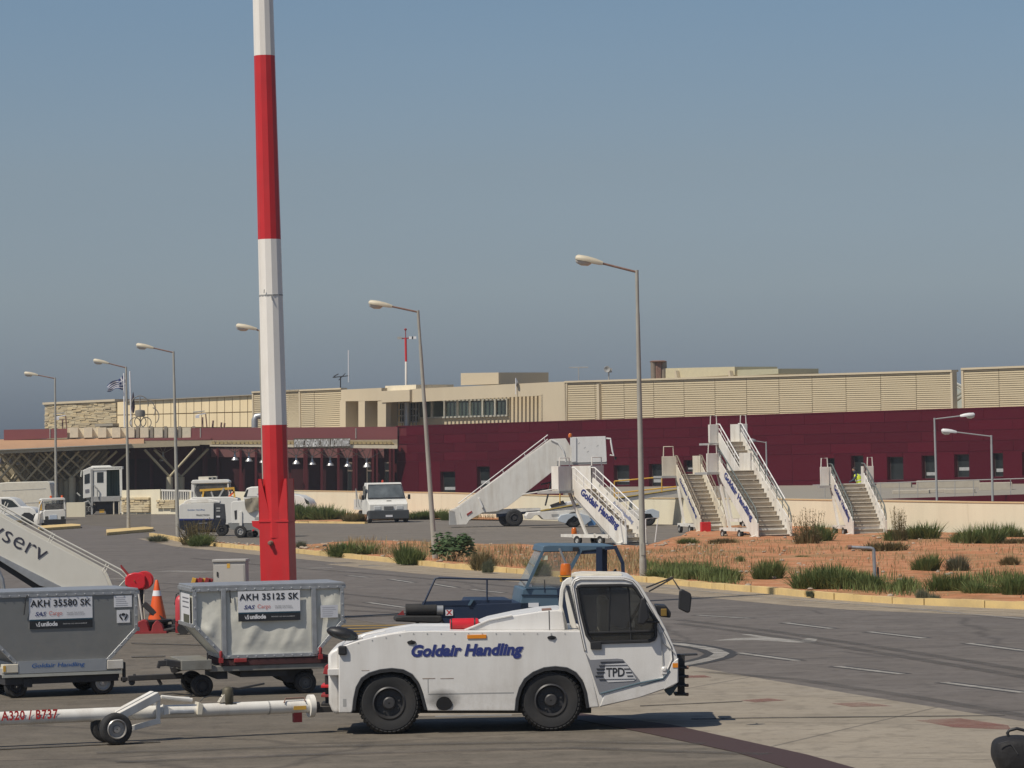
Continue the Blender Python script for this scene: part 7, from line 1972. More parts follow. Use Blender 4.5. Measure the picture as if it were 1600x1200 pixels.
def stairs(bpx, tpx, W_, label, n, slope=38, letter=None, rail=GALV, panel=WHITE_OLD, board=True, lh=.34, plat=1.3, boards=((-.55, 0), (0, .30)), bh=.75, hoop=.38, letter_span=(.12, .86), rail_h=.62, name='boarding_stairs', red=False):
    fr, H, Rr = stair_frame(bpx, tpx, slope)
    st = thing(name, label, 'boarding stairs', fr, 'mobile boarding stairs')
    w = W_ / 2
    prof = [(-.16, .06), (-.16, .66), (.02, .80), (Rr, H + .46), (Rr + .05, H + .40), (Rr + .05, H - .22), (.42, .06)]
    for s in (-1, 1):
        MB().prismx(prof, s * w, s * (w + .05)).build('side_panel', panel, st, bevel=.012)
        off = rail_h
        MB().tube([(s * (w + .025), -.12, .35), (s * (w + .025), -.10, .66 + off - .35), (s * (w + .025), .10, .80 + off - .1), (s * (w + .025), Rr - .1, H + .46 + off - .22), (s * (w + .025), Rr + .3, H + .46 + off - .2)], .028, 8).build('handrail', rail, st, smooth=50)
        m = MB()
        for i in range(7):
            t = .04 + i / 6.6; m.tube([(s * (w + .025), Rr * t, .8 + (H - .34) * t - .1), (s * (w + .025), Rr * t, .8 + (H - .34) * t + off - .14)], .017, 6)
        m.tube([(s * (w + .025), .05, 1.02), (s * (w + .025), Rr, H + .46 + .2)], .015, 6)
        m.build('rail_post', rail, st)
        m = MB()
        for i in range(6):
            t = .1 + i * .15; m.box(s * w - s * .008, s * w, Rr * t, Rr * t + .07, H * t + .42, H * t + .52)
        m.build('cover_plate', GREYW, st)
    for i in range(n):
        t = (i + .55) / n
        z = H * (i + 1) / n
        tr_ = MB(); tr_.box(-w + .01, w - .01, Rr * i / n, Rr * (i + 1) / n + .04, z - .045, z)
        tr_.build('step', TREAD, st, bevel=.012, segs=1)
        z1_ = H * i / n
        MB().box(-w + .01, w - .01, Rr * i / n + .05, Rr * i / n + .07, z1_ + .0, z - .07 + .02 * (i % 2)).build('riser', RISER, st)
    MB().prismx([(.3, .1), (Rr + .05, H - .3), (Rr + .05, H - .42), (.5, .0)], -w + .03, w - .03).build('underside', GREYW, st)
    MB().box(-w - .05, w + .05, Rr, Rr + plat, H - .12, H).build('platform', TREAD, st)
    MB().box(-w + boards[0][0] - .08, w + max(.08, boards[1][1]), Rr - .03, Rr + plat, H - .16, H - .06).build('platform_edge', GREYW, st)
    for (o0, o1), s in zip(boards, (-1, 1)):
        x0, x1 = (s * w + o0, s * w + o1)
        if s < 0: x0, x1 = -w + o0, -w + o1
        else: x0, x1 = w + o0, w + o1
        if board: MB().box(x0, x1, Rr + .1, Rr + .16, H - .06, H + bh).build('side_board', panel, st, bevel=.012)
        MB().box((-w - .06) if s < 0 else w, (-w) if s < 0 else w + .06, Rr + .1, Rr + plat, H, H + bh).build('platform_wall', panel, st)
        xi = x0 + (x1 - x0) * .12; xo = x0 + (x1 - x0) * .88
        if x1 - x0 > .1: MB().tube([(xi, Rr + .13, H + bh - .02), (xi + .02, Rr + .13, H + bh + hoop), (xo - .02, Rr + .13, H + bh + hoop), (xo, Rr + .13, H + bh - .02)], .026, 8).build('hoop', panel if hoop > .3 else rail, st, smooth=50)
    # undercarriage
    m = MB()
    for s in (-1, 1):
        m.bar((s * (w - .05), .3, .38), (s * (w - .05), Rr + .2, .38), .10, .14); m.bar((s * (w - .05), Rr * .25, .42), (s * (w - .05), Rr * .86, H * .74), .09, .11); m.bar((s * (w - .05), Rr * .78, .42), (s * (w - .05), Rr + .35, H - .15), .09, .11)
    for y in (.5, Rr * .6, Rr + .15): m.bar((-w, y, .38), (w, y, .38), .1, .12)
    m.build('undercarriage', WHITE_OLD, st)
    m = MB()
    for s in (-1, 1): m.bar((s * (w + .05), .15, .10), (s * (w + .25), .1, .06), .20, .12)
    m.build('stabiliser', panel, st)
    for y in (Rr * .5, Rr - .1):
        for s in (-1, 1):
            wheel_x(st, (s * (w - .06), y, .20), .20, .14, s)
    if letter:
        t0, t1 = letter_span
        a, b = V((-w - .058, Rr * (1 - t0), .8 + (H - .34) * (1 - t0) - .50)), V((-w - .058, Rr * (1 - t1), .8 + (H - .34) * (1 - t1) - .50))
        xd = (b - a).normalized(); yd = V((0, -xd.z, xd.y)); yd = yd if yd.z > 0 else -yd
        text(letter, NAVY, st, a, xd, yd, (b - a).length, lh)
    if red: MB().box(-w - .1, -w + .35, -.45, -.2, .05, .55).build('red_chock_box', RED, st, bevel=.02)
    return st, fr, H, Rr
RISER = M('tan_riser', (.52, .45, .35), .8, var=.12, scale=5, dirt=.35, dcol=(.15, .13, .10))
def wheel_x(parent, c, r, w, s):
    t = MB(); t.lathe([(r * .5, -w / 2), (r * .9, -w / 2), (r, -w * .3), (r, w * .3), (r * .9, w / 2), (r * .5, w / 2)], (0, 0, 0), 'x', 22, cap=False)
    o = t.build('wheel', BLACK, parent, smooth=40); o.location = c
    MB().lathe([(r * .52, s * w * .45), (r * .4, s * w * .3), (r * .12, s * w * .42), (.005, s * w * .44)], (0, 0, 0), 'x', 18, cap=False).build('rim', GREYW, o, smooth=40)
    return o
RISER = M('tan_riser', (.52, .45, .35), .8, var=.12, scale=5, dirt=.35, dcol=(.15, .13, .10))
stairs((1209, 842), (1150, 735), 1.50, 'large white boarding stairs lettered Goldair Handling in the middle of the stairs row', 15, letter='goldair_up', rail=M('dark_green_rail', (.12, .14, .13), .5), boards=((-.55, -.02), (-.02, .05)), lh=.42)
stairs((1213, 826), (1141, 690), 1.15, 'tallest white boarding stairs, standing behind the large lettered ones', 20, slope=40, rail=WHITE, boards=((-.48, -.02), (.0, .42)), bh=.86, hoop=.42, plat=1.2)
stairs((1114, 834), (1077, 741), 1.15, 'narrow cream boarding stairs with a rusty hoop left of the tall stairs', 15, letter='goldair_up', rail=M('brown_rail', (.22, .18, .13), .6), panel=CREAMW, boards=((-.70, -.05), (.0, .1)), lh=.26, bh=.85, hoop=.45, red=True)
stairs((1358, 838), (1325, 756), 1.42, 'short white boarding stairs standing alone at the right by the cream wall', 14, letter='goldair_up', rail=M('dark_green_rail', (.12, .14, .13)), boards=((-.5, -.1), (.18, .5)), lh=.38, plat=.35)
sa, fa, Ha, Ra = stairs((991, 852), (912, 764), 1.05, 'white boarding stairs lettered Goldair Handling behind the tall lamp post', 14, letter='goldair_up', rail=WHITE, boards=((-.78, -.02), (-.02, .72)), bh=.95, hoop=.34, lh=.40)
a_, b_ = V((1.05 / 2 - .012, Ra * .62, .8 + (Ha - .34) * .62 - .42)), V((1.05 / 2 - .012, Ra * .22, .8 + (Ha - .34) * .22 - .42))
xd = (b_ - a_).normalized(); yd = V((0, -xd.z, xd.y)); yd = yd if yd.z > 0 else -yd
text('goldair_up', M('pale_blue_lettering', (.25, .28, .42), .5), sa, a_, xd, yd, (b_ - a_).length, .22)
# folding end gates and tow frame with amber lamp, on those stairs
w = 1.05 / 2
for s in (-1, 1):
    MB().tube([(s * (w + .05), -.1, .1), (s * (w + .05), -.1, 1.05), (s * (w + .55), -.3, 1.1), (s * (w + .35), -.3, .1)], .022, 6).build('end_gate', WHITE, sa)
m = MB(); q = fa.loc(gp(899, 850)); e = V((-w, .3, .35))
m.bar((q.x, q.y, .35), e, .12, .12); m.bar((q.x, q.y + .8, .35), e + V((0, .6, 0)), .12, .12); m.bar((q.x, q.y, .2), (q.x, q.y, .55), .1, .3); m.bar((q.x, q.y, .35), (q.x, q.y + .8, .35), .12, .12)
m.build('tow_frame', WHITE_OLD, sa)
MB().lathe([(.10, 0), (.12, .06), (.11, .24), (.07, .30), (.01, .31)], (q.x - .1, q.y - .05, .38), 'z', 14).build('beacon', AMBER, sa, smooth=40)

# ---- long side-on stairs on a truck chassis
YA = 189.0
f = Fr(V((at(805, 823, YA).x, YA, 0)), R(3))
def A(*pts, v=0): return [f.p(x, y, v) for x, y in pts]
sl = thing('boarding_stairs', 'long white side-on stairs climbing to the right to a boxed platform', 'boarding stairs', f, 'mobile boarding stairs')
pan = A((703, 797), (712, 795), (857, 689.5), (862, 686), (884, 685), (893, 700), (893, 722), (880, 725), (868, 733), (823, 769), (793, 792), (777, 799), (754, 801), (733, 813), (729, 819.5), (714, 820), (711, 800))
m = MB(); m.prism(pan, 0, .06); m.prism(pan, 1.5, 1.56); m.build('side_panel', WHITE_OLD, sl, bevel=.012)
MB().prism(A((703, 798), (711, 800), (714, 820), (703, 820)), .02, 1.5).build('front_skirt', GREYW, sl)
MB().tube([f.P(861, 687, -.02), f.P(872, 692, -.02), f.P(880, 704, -.02), f.P(884, 722, -.02)], .05, 6).build('curved_bracket', WHITE, sl, smooth=60)
MB().prism(A((747, 779), (749, 778), (755, 792), (753, 794)), -.12, 0).build('lifting_handle', WHITE, sl)
for px in ((730, 806, 738, 800), (719, 803, 721, 810)):
    MB().prism(A((px[0], px[1]), (px[2], px[3]), (px[2] - 1, px[3] - 2), (px[0] - 1, px[1] - 3)), -.03, 0).build('marker', REDM if px[0] == 730 else GREYW, sl)
for v, dx in ((.03, 0), (1.53, 0)):
    MB().tube([f.P(712, 793, v), f.P(722, 790, v), f.P(856, 686, v)], .02, 6).tube([f.P(716, 787, v), f.P(856, 679.5, v)], .028, 8).build('handrail', WHITE, sl, smooth=50)
    m = MB()
    for x in (728, 750, 785, 819, 850):
        y = 787 - (x - 716) * .768; m.tube([f.P(x, y, v), f.P(x + 3, y + 8, v)], .02, 6)
    m.build('rail_post', WHITE, sl)
a, b = f.p(715, 812), f.p(862, 700)
for i in range(20):
    t = i / 19; MB().box(a[0] + (b[0] - a[0]) * t - .14, a[0] + (b[0] - a[0]) * t + .14, .06, 1.5, a[1] + (b[1] - a[1]) * t - .04, a[1] + (b[1] - a[1]) * t).build('step', TREAD, sl)
MB().prism(A((894, 683), (946, 681.5), (948, 721), (946, 722), (894, 723)), -.08, .0).build('platform_wall', WHITE, sl, bevel=.012)
MB().prism(A((894, 683), (946, 681.5), (948, 721), (946, 722), (894, 723)), 1.5, 1.56).build('platform_wall', WHITE, sl)
MB().prism(A((870, 720), (948, 720), (948, 725), (870, 727)), -.05, 1.5).build('platform', GREYW, sl)
MB().prism(A((893, 683.5), (900, 683), (900, 721), (893, 722)), -.13, -.07).build('hinge_post', WHITE, sl)
MB().tube([f.P(946, 685, 0), f.P(954, 685.5, 0), f.P(954.5, 690, 0), f.P(957, 705, 0), f.P(959, 712, 0), f.P(953, 711, 0)], .05, 8).build('bumper_hoop', WHITE, sl, smooth=50)
MB().prism(A((960, 713), (964, 714), (963, 719), (961, 718)), .1, .3).build('work_lamp', BLACKP, sl)
MB().lathe([(.10, 0), (.11, .15), (.06, .22), (.01, .22)], f.P(891, 683.5, .7), 'z', 12).build('beacon', AMBER, sl, smooth=40)
for x, y in ((903, 693), (912, 700), (917, 706), (932, 697)):
    MB().prism(A((x, y), (x + 3, y - 2), (x + 3, y - 1), (x, y + 1.2)), -.085, -.08).build('scuff', GREYW, sl)
MB().prism(A((750, 797), (845, 794), (845, 797), (780, 803), (750, 803)), .15, 1.4).build('chassis', WHITE_OLD, sl)
MB().prism(A((777, 800), (845, 797.5), (842, 801), (777, 808)), .2, 1.3).build('under_frame', BLUED, sl)
for x in (793, 804):
    u = f.p(x, 808)[0]
    wheel(sl, (u, .15 if x > 800 else .45, .46), .46, .3, DARK, n=24, lug=False, rim_r=.5, hub=.5)
wheel(sl, (f.p(804, 808)[0], 1.4, .46), .46, .3, DARK, n=24, lug=False, side=1)
MB().tube([f.P(868, 735, .2), f.P(862, 750, .2), f.P(852, 790, .2)], .05, 6).tube([f.P(845, 757, .2), f.P(900, 745, .2)], .04, 6).tube([f.P(815, 770, 1.2), f.P(880, 760, 1.2)], .04, 6).build('lift_strut', DARK, sl)
MB().prism(A((857, 754), (868, 752), (866, 768), (857, 771)), .3, .6).build('red_reel', RED, sl)

# ---- white belt loader with yellow rails, behind the stairs
YL = 184.0
f = Fr(V((at(930, 822, YL).x, YL, 0)), R(4))
def A(*pts, v=0): return [f.p(x, y, v) for x, y in pts]
lo = thing('belt_loader', 'white conveyor belt loader with yellow handrails behind the boarding stairs', 'belt loader', f)
MB().prism(A((822, 806), (826, 801), (840, 800), (895, 797), (1026, 797), (1029, 806), (1029, 811), (880, 813), (850, 812), (843, 805), (836, 805), (830, 811), (823, 811)), .1, 1.7).build('body', WHITE_OLD, lo, bevel=.02)
MB().prism(A((843, 799), (1062, 765), (1062, 771), (905, 795), (843, 803)), .2, 1.3).build('belt_boom', WHITE_OLD, lo)
MB().prism(A((845, 798), (1062, 764), (1062, 765.3), (845, 799.5)), .18, 1.2).build('belt', DARK, lo)
MB().prism(A((845, 797), (905, 786), (1062, 763), (1062, 764.5), (905, 788), (845, 799)), .12, .18).build('boom_edge', M('yellow_edge', (.5, .36, .10), .6), lo)
for p, q in (((815, 773), (880, 762)), ((960, 752), (1026, 746)), ((960, 771), (1060, 760))):
    MB().tube([f.P(*p, .2), f.P(*q, .2)], .035, 6).build('handrail', YELLOW if p[0] > 900 else WHITE_OLD, lo)
m = MB()
for x, y0, y1 in ((875, 786, 766), (960, 780, 752), (1034, 770, 747), (1000, 774, 760)): m.tube([f.P(x, y0, .2), f.P(x, y1, .2)], .035, 6)
m.build('rail_post', YELLOW, lo)
MB().prism(A((864, 790), (890, 784), (905, 782), (915, 791), (860, 797)), .4, 1.4).build('engine_cover', WHITE, lo, bevel=.04)
MB().prism(A((860, 789), (881, 782), (884, 787), (862, 793)), .35, .4).build('dark_seat', DARK, lo)
MB().prism(A((872, 810), (876, 805), (886, 803), (906, 802), (920, 806), (924, 813), (912, 822), (906, 812), (897, 806), (888, 812), (884, 818), (873, 815)), -.05, .35).build('fender', M('blue_grey_paint', (.42, .47, .52), .5), lo, bevel=.02)
MB().prism(A((917, 812), (924, 808), (932, 816), (930, 821), (920, 822)), .1, .5).build('blue_box', M('bright_blue_paint', (.10, .22, .42), .5), lo)
MB().prism(A((1006, 803), (1010, 797), (1020, 795), (1030, 799), (1030, 809), (1021, 809), (1017, 803)), -.05, .35).build('fender', M('blue_grey_paint', (.42, .47, .52)), lo, bevel=.02)
for x in (897, 1013):
    u = f.p(x, 812)[0]
    for v, sd in ((.15, -1), (1.5, 1)): wheel(lo, (u, v, .40), .40, .26, DARK, n=24, lug=False, rim_r=.5, side=sd)
MB().box(f.p(862, 806)[0], f.p(873, 806)[0], .08, .11, f.p(868, 806)[1], f.p(868, 803)[1]).build('number_plate', GREYW, lo)

# ================================================================== vehicles on the left
def sideq(f, pts, v): return [f.p(x, y, v) for x, y in pts]
def solid(f, name, pts, v0, v1, mat, par, bevel=0.0, segs=2, vp=None):
    return MB().prism(sideq(f, pts, v0 if vp is None else vp), v0, v1).build(name, mat, par, bevel=bevel, segs=segs)
VAN = M('van_white', (.70, .69, .65), .35, var=.03, dirt=.2, dcol=(.45, .40, .33), streak=True)
# white pickup, front view, turned a little
gb = gp(608, 817)
f = Fr(gb, R(12))
pk = thing('pickup_truck', 'white dropside pickup facing the camera left of the leaning lamp post', 'pickup truck', f)
u0, u1 = f.p(576, 805)[0], f.p(639, 805)[0]; um = (u0 + u1) / 2; hw_ = (u1 - u0) / 2
zr = f.p(608, 754, 1.2)[1]; zw = f.p(608, 780, .7)[1]; zbm = f.p(608, 797)[1]; zbl = f.p(608, 811)[1]
def rect(y, w0, w1, z0, z1, wt=None):
    wt = w0 if wt is None else wt
    return [V((um - w0, y, z0)), V((um + w0, y, z0)), V((um + w0, y, (z0 + z1) / 2)), V((um + wt, y, z1)), V((um - wt, y, z1)), V((um - w0, y, (z0 + z1) / 2))]
m = MB(); m.loft([rect(.03, hw_ * .93, 0, zbm - .05, zbm + .33), rect(.12, hw_ * .96, 0, zbm - .1, zbm + .40), rect(.75, hw_ * .98, 0, zbm - .2, zw), rect(.78, hw_ * .98, 0, .5, zw), rect(1.35, hw_ * .98, 0, .5, zr, hw_ * .84), rect(2.35, hw_ * .98, 0, .5, zr, hw_ * .84)])
m.build('cab', VAN, pk, bevel=.05, segs=3)
MB().box(um - hw_, um + hw_, -.10, .25, zbl, zbm).build('bumper', M('dark_grey_plastic', (.055, .06, .065), .6), pk, bevel=.05)
k0, k1 = zw + .03, zr - .10
def ws(s_, t_): return V((um + s_ * (hw_ * (.92 - .12 * t_)), .75 + .60 * t_ - .03, zw + .02 + (zr - zw) * t_))
m = MB(); m.quad(ws(-1, .06), ws(1, .06), ws(1, .86), ws(-1, .86)); m.build('windscreen', PALE_GLASS, pk)
m = MB()
for a_, b_ in ((ws(-1, .06), ws(1, .06)), (ws(1, .06), ws(1, .86)), (ws(1, .86), ws(-1, .86)), (ws(-1, .86), ws(-1, .06))): m.tube([a_, b_], .025, 5)
m.build('windscreen_seal', BLACKP, pk)
MB().box(um - .28, um + .28, -.0, .06, zbm + .02, zbm + .22).build('grille', M('dark_grey_plastic', (.055, .06, .065)), pk, bevel=.02)
m = MB()
for i in range(4): m.box(um - .27, um + .27, -.02, .0, zbm + .04 + i * .045, zbm + .055 + i * .045)
m.build('grille_bar', GREYW, pk)
for s in (-1, 1):
    MB().box(um + s * hw_ * .55 - .2, um + s * hw_ * .55 + .2, .0, .07, zbm + .02, zbm + .24).build('headlight', LIGHTL, pk, bevel=.03)
    MB().box(um + s * (hw_ + .18) - .07, um + s * (hw_ + .18) + .07, .8, .9, zw - .02, zw + .26).tube([(um + s * hw_, .85, zw + .1), (um + s * (hw_ + .18), .85, zw + .1)], .02, 5).build('mirror', BLACKP, pk, bevel=.01)
    for y in (.45, 3.4): wheel_x(pk, (um + s * (hw_ - .12), y, .36), .36, .22, s)
    MB().box(um + s * hw_ - .02, um + s * hw_ + .02, 2.5, 5.0, .85, 1.35).build('dropside', VAN, pk)
MB().box(um - .2, um + .2, -.12, -.10, zbl + .12, zbl + .24).build('number_plate', STICK, pk)
MB().prism([(um - .05, zw - .16), (um + .26, zw - .16), (um + .24, zw - .07), (um - .03, zw - .07)], .42, .70).build('bonnet_scoop', BLACKP, pk)
MB().lathe([(.06, 0), (.07, .04), (.06, .14), (.01, .16)], (um, 1.9, zr), 'z', 12).build('beacon', M('red_beacon', (.5, .05, .02), .3), pk, smooth=40)
MB().box(um - hw_ - .02, um + hw_ + .02, 2.45, 5.1, .75, .86).box(um - hw_, um + hw_, 5.05, 5.1, .85, 1.35).build('load_bed', VAN, pk)
MB().tube([(um - hw_ - .1, 2.6, .9), (um - hw_ - .25, 2.7, 1.9)], .03, 6).tube([(um - hw_ - .1, 3.6, .9), (um - hw_ - .12, 3.6, 2.0)], .03, 6).build('bed_stake', GREYW, pk)
m = MB(); m.ell((um - hw_ + .25, 3.0, 1.5), .3, .4, .35, 10, 6); m.build('load_bundle', M('tan_sack', (.35, .26, .17), .9), pk, smooth=60)
MB().box(um - hw_ - .012, um - hw_ + .01, .95, 1.75, zw + .05, zr - .18).build('side_window', CAR_GLASS, pk)

# grey-white van with ASE lettering, behind the covered cart
f = Fr(V((at(430, 800, 240).x, 240, 0)), R(-10))
vn = thing('panel_van', 'white van lettered ASE half hidden behind the red mast', 'van', f)
prof = [(379, 803), (380, 778), (385, 763), (392, 760.5), (428, 759.5), (436, 762), (448, 771), (468, 774), (481, 781), (485, 788), (485, 799), (480, 803)]
solid(f, 'body', prof, 0, 1.9, VAN, vn, .06, 3)
solid(f, 'side_window', [(432, 764), (438, 764), (448, 772), (432, 774)], -.012, .01, CAR_GLASS, vn)
solid(f, 'rear_window', [(380.5, 776), (385.5, 765), (388, 765), (385, 777)], -.012, .01, CAR_GLASS, vn)
solid(f, 'side_trim', [(386, 775.5), (402, 775), (402, 776.3), (386, 776.8)], -.014, .0, GREYW, vn)
solid(f, 'headlight', [(475, 778), (482, 783), (484, 789), (478, 787)], -.014, .3, CAR_GLASS, vn, .02)
o0 = f.P(401.5, 773, -.014); text('ase', M('blue_grey_print', (.14, .17, .30), .5), vn, o0, (1, 0, 0), (0, 0, 1), .72, .22)
for x in (396, 466): 
    for v, sd in ((.12, -1), (1.75, 1)): wheel(vn, (f.p(x, 796)[0], v, .36), .36, .2, GREYW, n=22, lug=False, side=sd)
solid(f, 'wheel_arch', [(456, 799), (458, 791), (466, 787), (474, 791), (477, 799)], -.01, .02, BLACKP, vn)

# ground power unit
f = Fr(V((at(318, 838, 178).x, 178, 0)), R(3))
gu = thing('ground_power_unit', 'white ground power unit with blue lettering and dark lower half right of the lamp post', 'power unit', f)
solid(f, 'housing', [(280, 790), (284, 787), (334, 786.5), (334, 811), (280, 812)], 0, 1.6, VAN, gu, .02)
solid(f, 'control_panel', [(334, 786.5), (350, 788), (352, 811), (334, 811)], .05, 1.6, M('charcoal_panel', (.06, .062, .068), .5), gu, .02)
for i, y in enumerate((793, 797, 806)):
    solid(f, 'gauge', [(338, y), (344, y), (344, y + 2.4), (338, y + 2.4)], .03, .05, GREYW if i < 2 else STICK, gu)
solid(f, 'lower_cover', [(280, 812), (352, 811), (352, 818), (346, 826), (338, 828), (290, 830), (281, 826)], .0, 1.55, M('near_black_cover', (.014, .017, .028), .55), gu, .02)
solid(f, 'trim_stripe', [(280, 810.5), (334, 810.5), (334, 812.5), (280, 813)], -.012, .0, NAVY, gu)
solid(f, 'top_pan', [(286, 787), (330, 785), (344, 787), (344, 783), (322, 779), (296, 780), (288, 783)], .3, 1.5, WHITE_OLD, gu, .04)
solid(f, 'label_strip', [(308, 817), (324, 816.5), (324, 818), (308, 818.5)], -.012, .0, GREYPR, gu)
o0 = f.P(293, 798.5, -.008); text('gpu1', BLUEPR, gu, o0, (1, 0, 0), (0, 0, 1), f.p(320, 797)[0] - o0.x, .085)
o0 = f.P(306, 806.5, -.008); text('gpu2', BLACKPR, gu, o0, (1, 0, 0), (0, 0, 1), f.p(327, 806)[0] - o0.x, .085)
for x in (297, 347):
    for v, sd in ((.1, -1), (1.45, 1)): wheel(gu, (f.p(x, 832)[0], v, .25 if x < 340 else .3), .25 if x < 340 else .3, .2, DARK, n=22, lug=False, side=sd)
solid(f, 'tow_frame', [(290, 829), (345, 829), (345, 832), (290, 832)], .2, 1.4, DARK, gu)

# covered start cart
f = Fr(V((at(390, 841, 173).x, 173, 0)), R(-4))
sc_ = thing('air_start_cart', 'white equipment cart with a khaki cover, left of the red mast', 'cart', f)
solid(f, 'housing', [(361, 786), (364, 783), (420, 781), (440, 782), (440, 818), (362, 818)], 0, 1.7, VAN, sc_, .03)
solid(f, 'lower_frame', [(356, 817), (440, 816), (440, 826), (384, 829), (360, 827)], .02, 1.65, M('mid_grey_paint', (.20, .205, .20), .5), sc_, .01)
solid(f, 'dark_slot', [(366, 798), (370, 797), (370, 811), (367, 812)], -.012, .0, DARK, sc_)
solid(f, 'grille', [(398, 808), (409, 807.5), (409, 811.5), (398, 811.8)], -.012, .0, GREYW, sc_)
solid(f, 'marker', [(394, 828), (397, 826.5), (397, 829), (394, 830)], -.02, .0, RED, sc_)
solid(f, 'post', [(374, 800), (378, 799), (378, 822), (374, 822)], -.06, .02, WHITE_OLD, sc_)
m = MB(); cols, rows = 12, 8
for j in range(rows + 1):
    for i in range(cols + 1):
        x = 384 + (440 - 384) * i / cols; y0 = 780 - 2 * math.sin(i * .6); y1 = 801 + 2.2 * math.sin(i * 1.3) + (1 if i > 6 else -2) - (3 if i == 0 else 0)
        q = f.P(x + (-6 * (1 - j / rows) if i == 0 else 0) * .3, y0 + (y1 - y0) * j / rows, -.05)
        m.v.append((q.x, q.y - .06 * math.sin(i * 1.7 + j * .5) - .04, q.z))
for j in range(rows):
    for i in range(cols):
        a = j * (cols + 1) + i; m.f.append((a, a + 1, a + cols + 2, a + cols + 1))
k = len(m.v); 
cv = m.build('cover', TARP, sc_, smooth=60)
solid(f, 'cover_top', [(386, 781), (392, 777.5), (440, 777), (440, 783), (386, 783)], -.06, 1.72, TARP, sc_, .05)
for x, r_ in ((376, .30), (391, .16), (430, .3)):
    for v, sd in ((.0, -1), (1.55, 1)): wheel(sc_, (f.p(x, 833)[0], v, r_), r_, .2, GREYW if x < 380 else DARK, n=22, lug=False, side=sd)

# tractor cab and yellow frame behind the power unit
f = Fr(V((at(330, 820, 201).x, 201, 0)), R(0))
tk = thing('service_truck', 'white service truck with a yellow frame behind the ground power unit', 'truck', f)
hole = [(303, 756), (355, 755), (356, 776), (304, 777)]
cabp = [(298.5, 777), (299, 756), (302, 751.5), (352, 750.5), (357, 753), (358.5, 776)]
m = MB(); P_ = sideq(f, cabp, 0); Hh = sideq(f, hole, 0); 
m.prism(P_, 0, .08, [Hh]); m.prism(P_, 1.5, 1.56, [Hh]); m.build('cab', VAN, tk, bevel=.012)
solid(f, 'cab_roof', [(298, 754), (301, 750), (353, 749), (358, 752), (358, 754.5), (300, 756)], -.05, 1.6, VAN, tk, .04)
solid(f, 'windscreen', hole, .03, .05, CLEARGLASS, tk)
solid(f, 'rear_window', hole, 1.51, 1.53, PALE_GLASS, tk)
solid(f, 'bonnet', [(290, 800), (292, 784), (300, 777), (359, 776), (372, 779), (374, 820), (290, 820)], -.4, 1.6, VAN, tk, .05)
solid(f, 'yellow_beam', [(312, 764.5), (366, 761), (366, 764.5), (312, 768)], -.12, .0, YELLOW, tk)
for p, q, mt in (((346, 788), (366, 768), ORANGE), ((330, 768), (334, 780), GREYW), ((350, 763), (338, 784), GREYW), ((365, 762), (368, 790), YELLOW), ((318, 768), (316, 780), YELLOW)):
    MB().bar(f.P(*p, -.1), f.P(*q, -.1), .09, .09).build('frame_strut', mt, tk)
m = MB(); c = f.P(311, 764, .5); m.ell(c + V((0, 0, .35)), .14, .16, .17, 12, 8); m.ell(c + V((0, 0, -.1)), .24, .2, .38, 12, 8); m.build('cab_figure', M('dark_figure_clothes', (.05, .05, .07), .8), tk, smooth=60)  # dark figure of a person in the cab, head over torso
for x, y0, y1 in ((300, 782, 768), (316, 782, 772), (332, 745, 750)): MB().tube([f.P(x, y0, .0), f.P(x, y1, .0)], .05, 6).build('lamp_bracket', GREYW, tk)
solid(f, 'roof_box', [(310, 750), (310, 745), (338, 744), (338, 750)], .4, 1.2, CREAMW, tk)
solid(f, 'roof_window', [(326, 749), (326, 746), (337, 745.5), (337, 749)], .38, .4, CAR_GLASS, tk)
for x in (305, 360):
    for v, sd in ((.0, -1), (1.5, 1)): wheel(tk, (f.p(x, 812)[0], v, .4), .4, .25, GREYW, n=20, lug=False, side=sd)

# lift truck (boxed cabin on scissor chassis)
gb = gp(160, 804)
f = Fr(gb, R(4))
am = thing('lift_truck', 'tall white passenger lift truck with an open dark doorway in its cabin', 'lift truck', f)
GREEN_D = M('dim_green_interior', (.06, .10, .08), .5)
solid(f, 'cabin_back', [(141, 733), (189, 731), (189, 778), (141, 779)], 1.3, 2.4, GREEN_D, am)
solid(f, 'cabin_roof', [(129, 735), (140, 730), (191, 729), (191, 733), (142, 734), (130, 738)], -.1, 2.4, OFFW, am, .03)
solid(f, 'roof_dome', [(141, 730), (144, 728), (170, 727), (174, 729), (174, 731), (142, 732)], .3, 2.2, OFFW, am, .05)
solid(f, 'cab_front', [(130, 737), (142, 733), (143, 777), (130, 779)], -.1, 2.3, OFFW, am, .04)
solid(f, 'cab_window', [(132, 742), (140, 739.5), (140, 754.5), (132, 756)], -.12, -.09, CAR_GLASS, am)
solid(f, 'corner_post', [(142, 733), (145, 733), (145, 804), (142, 804)], -.12, .1, GREYW, am)
solid(f, 'side_door', [(146, 735), (166.5, 734), (166.5, 776), (146, 776)], -.05, .02, OFFW, am)
solid(f, 'door_window', [(151.5, 738), (161.5, 737.5), (161.5, 754), (151.5, 754)], -.07, -.04, CAR_GLASS, am)
solid(f, 'door_frame', [(186.5, 732), (190.5, 732), (191.5, 802), (188, 802)], -.1, .1, OFFW, am)
solid(f, 'lintel', [(145, 731), (191, 730), (191, 733.5), (145, 735)], -.1, .05, OFFW, am)
solid(f, 'curtain', [(167, 735), (172, 735), (172, 776), (167, 776)], .4, .5, GREEN_D, am)
for x in (175, 179, 183): solid(f, 'inner_rib', [(x, 734), (x + 1, 734), (x + 1, 776), (x, 776)], .9, 1.0, M('dim_green_rib', (.08, .11, .09), .5), am)
solid(f, 'platform', [(143, 776), (191, 775), (191, 783), (144, 784)], -.1, 2.4, GREYW, am, .01)
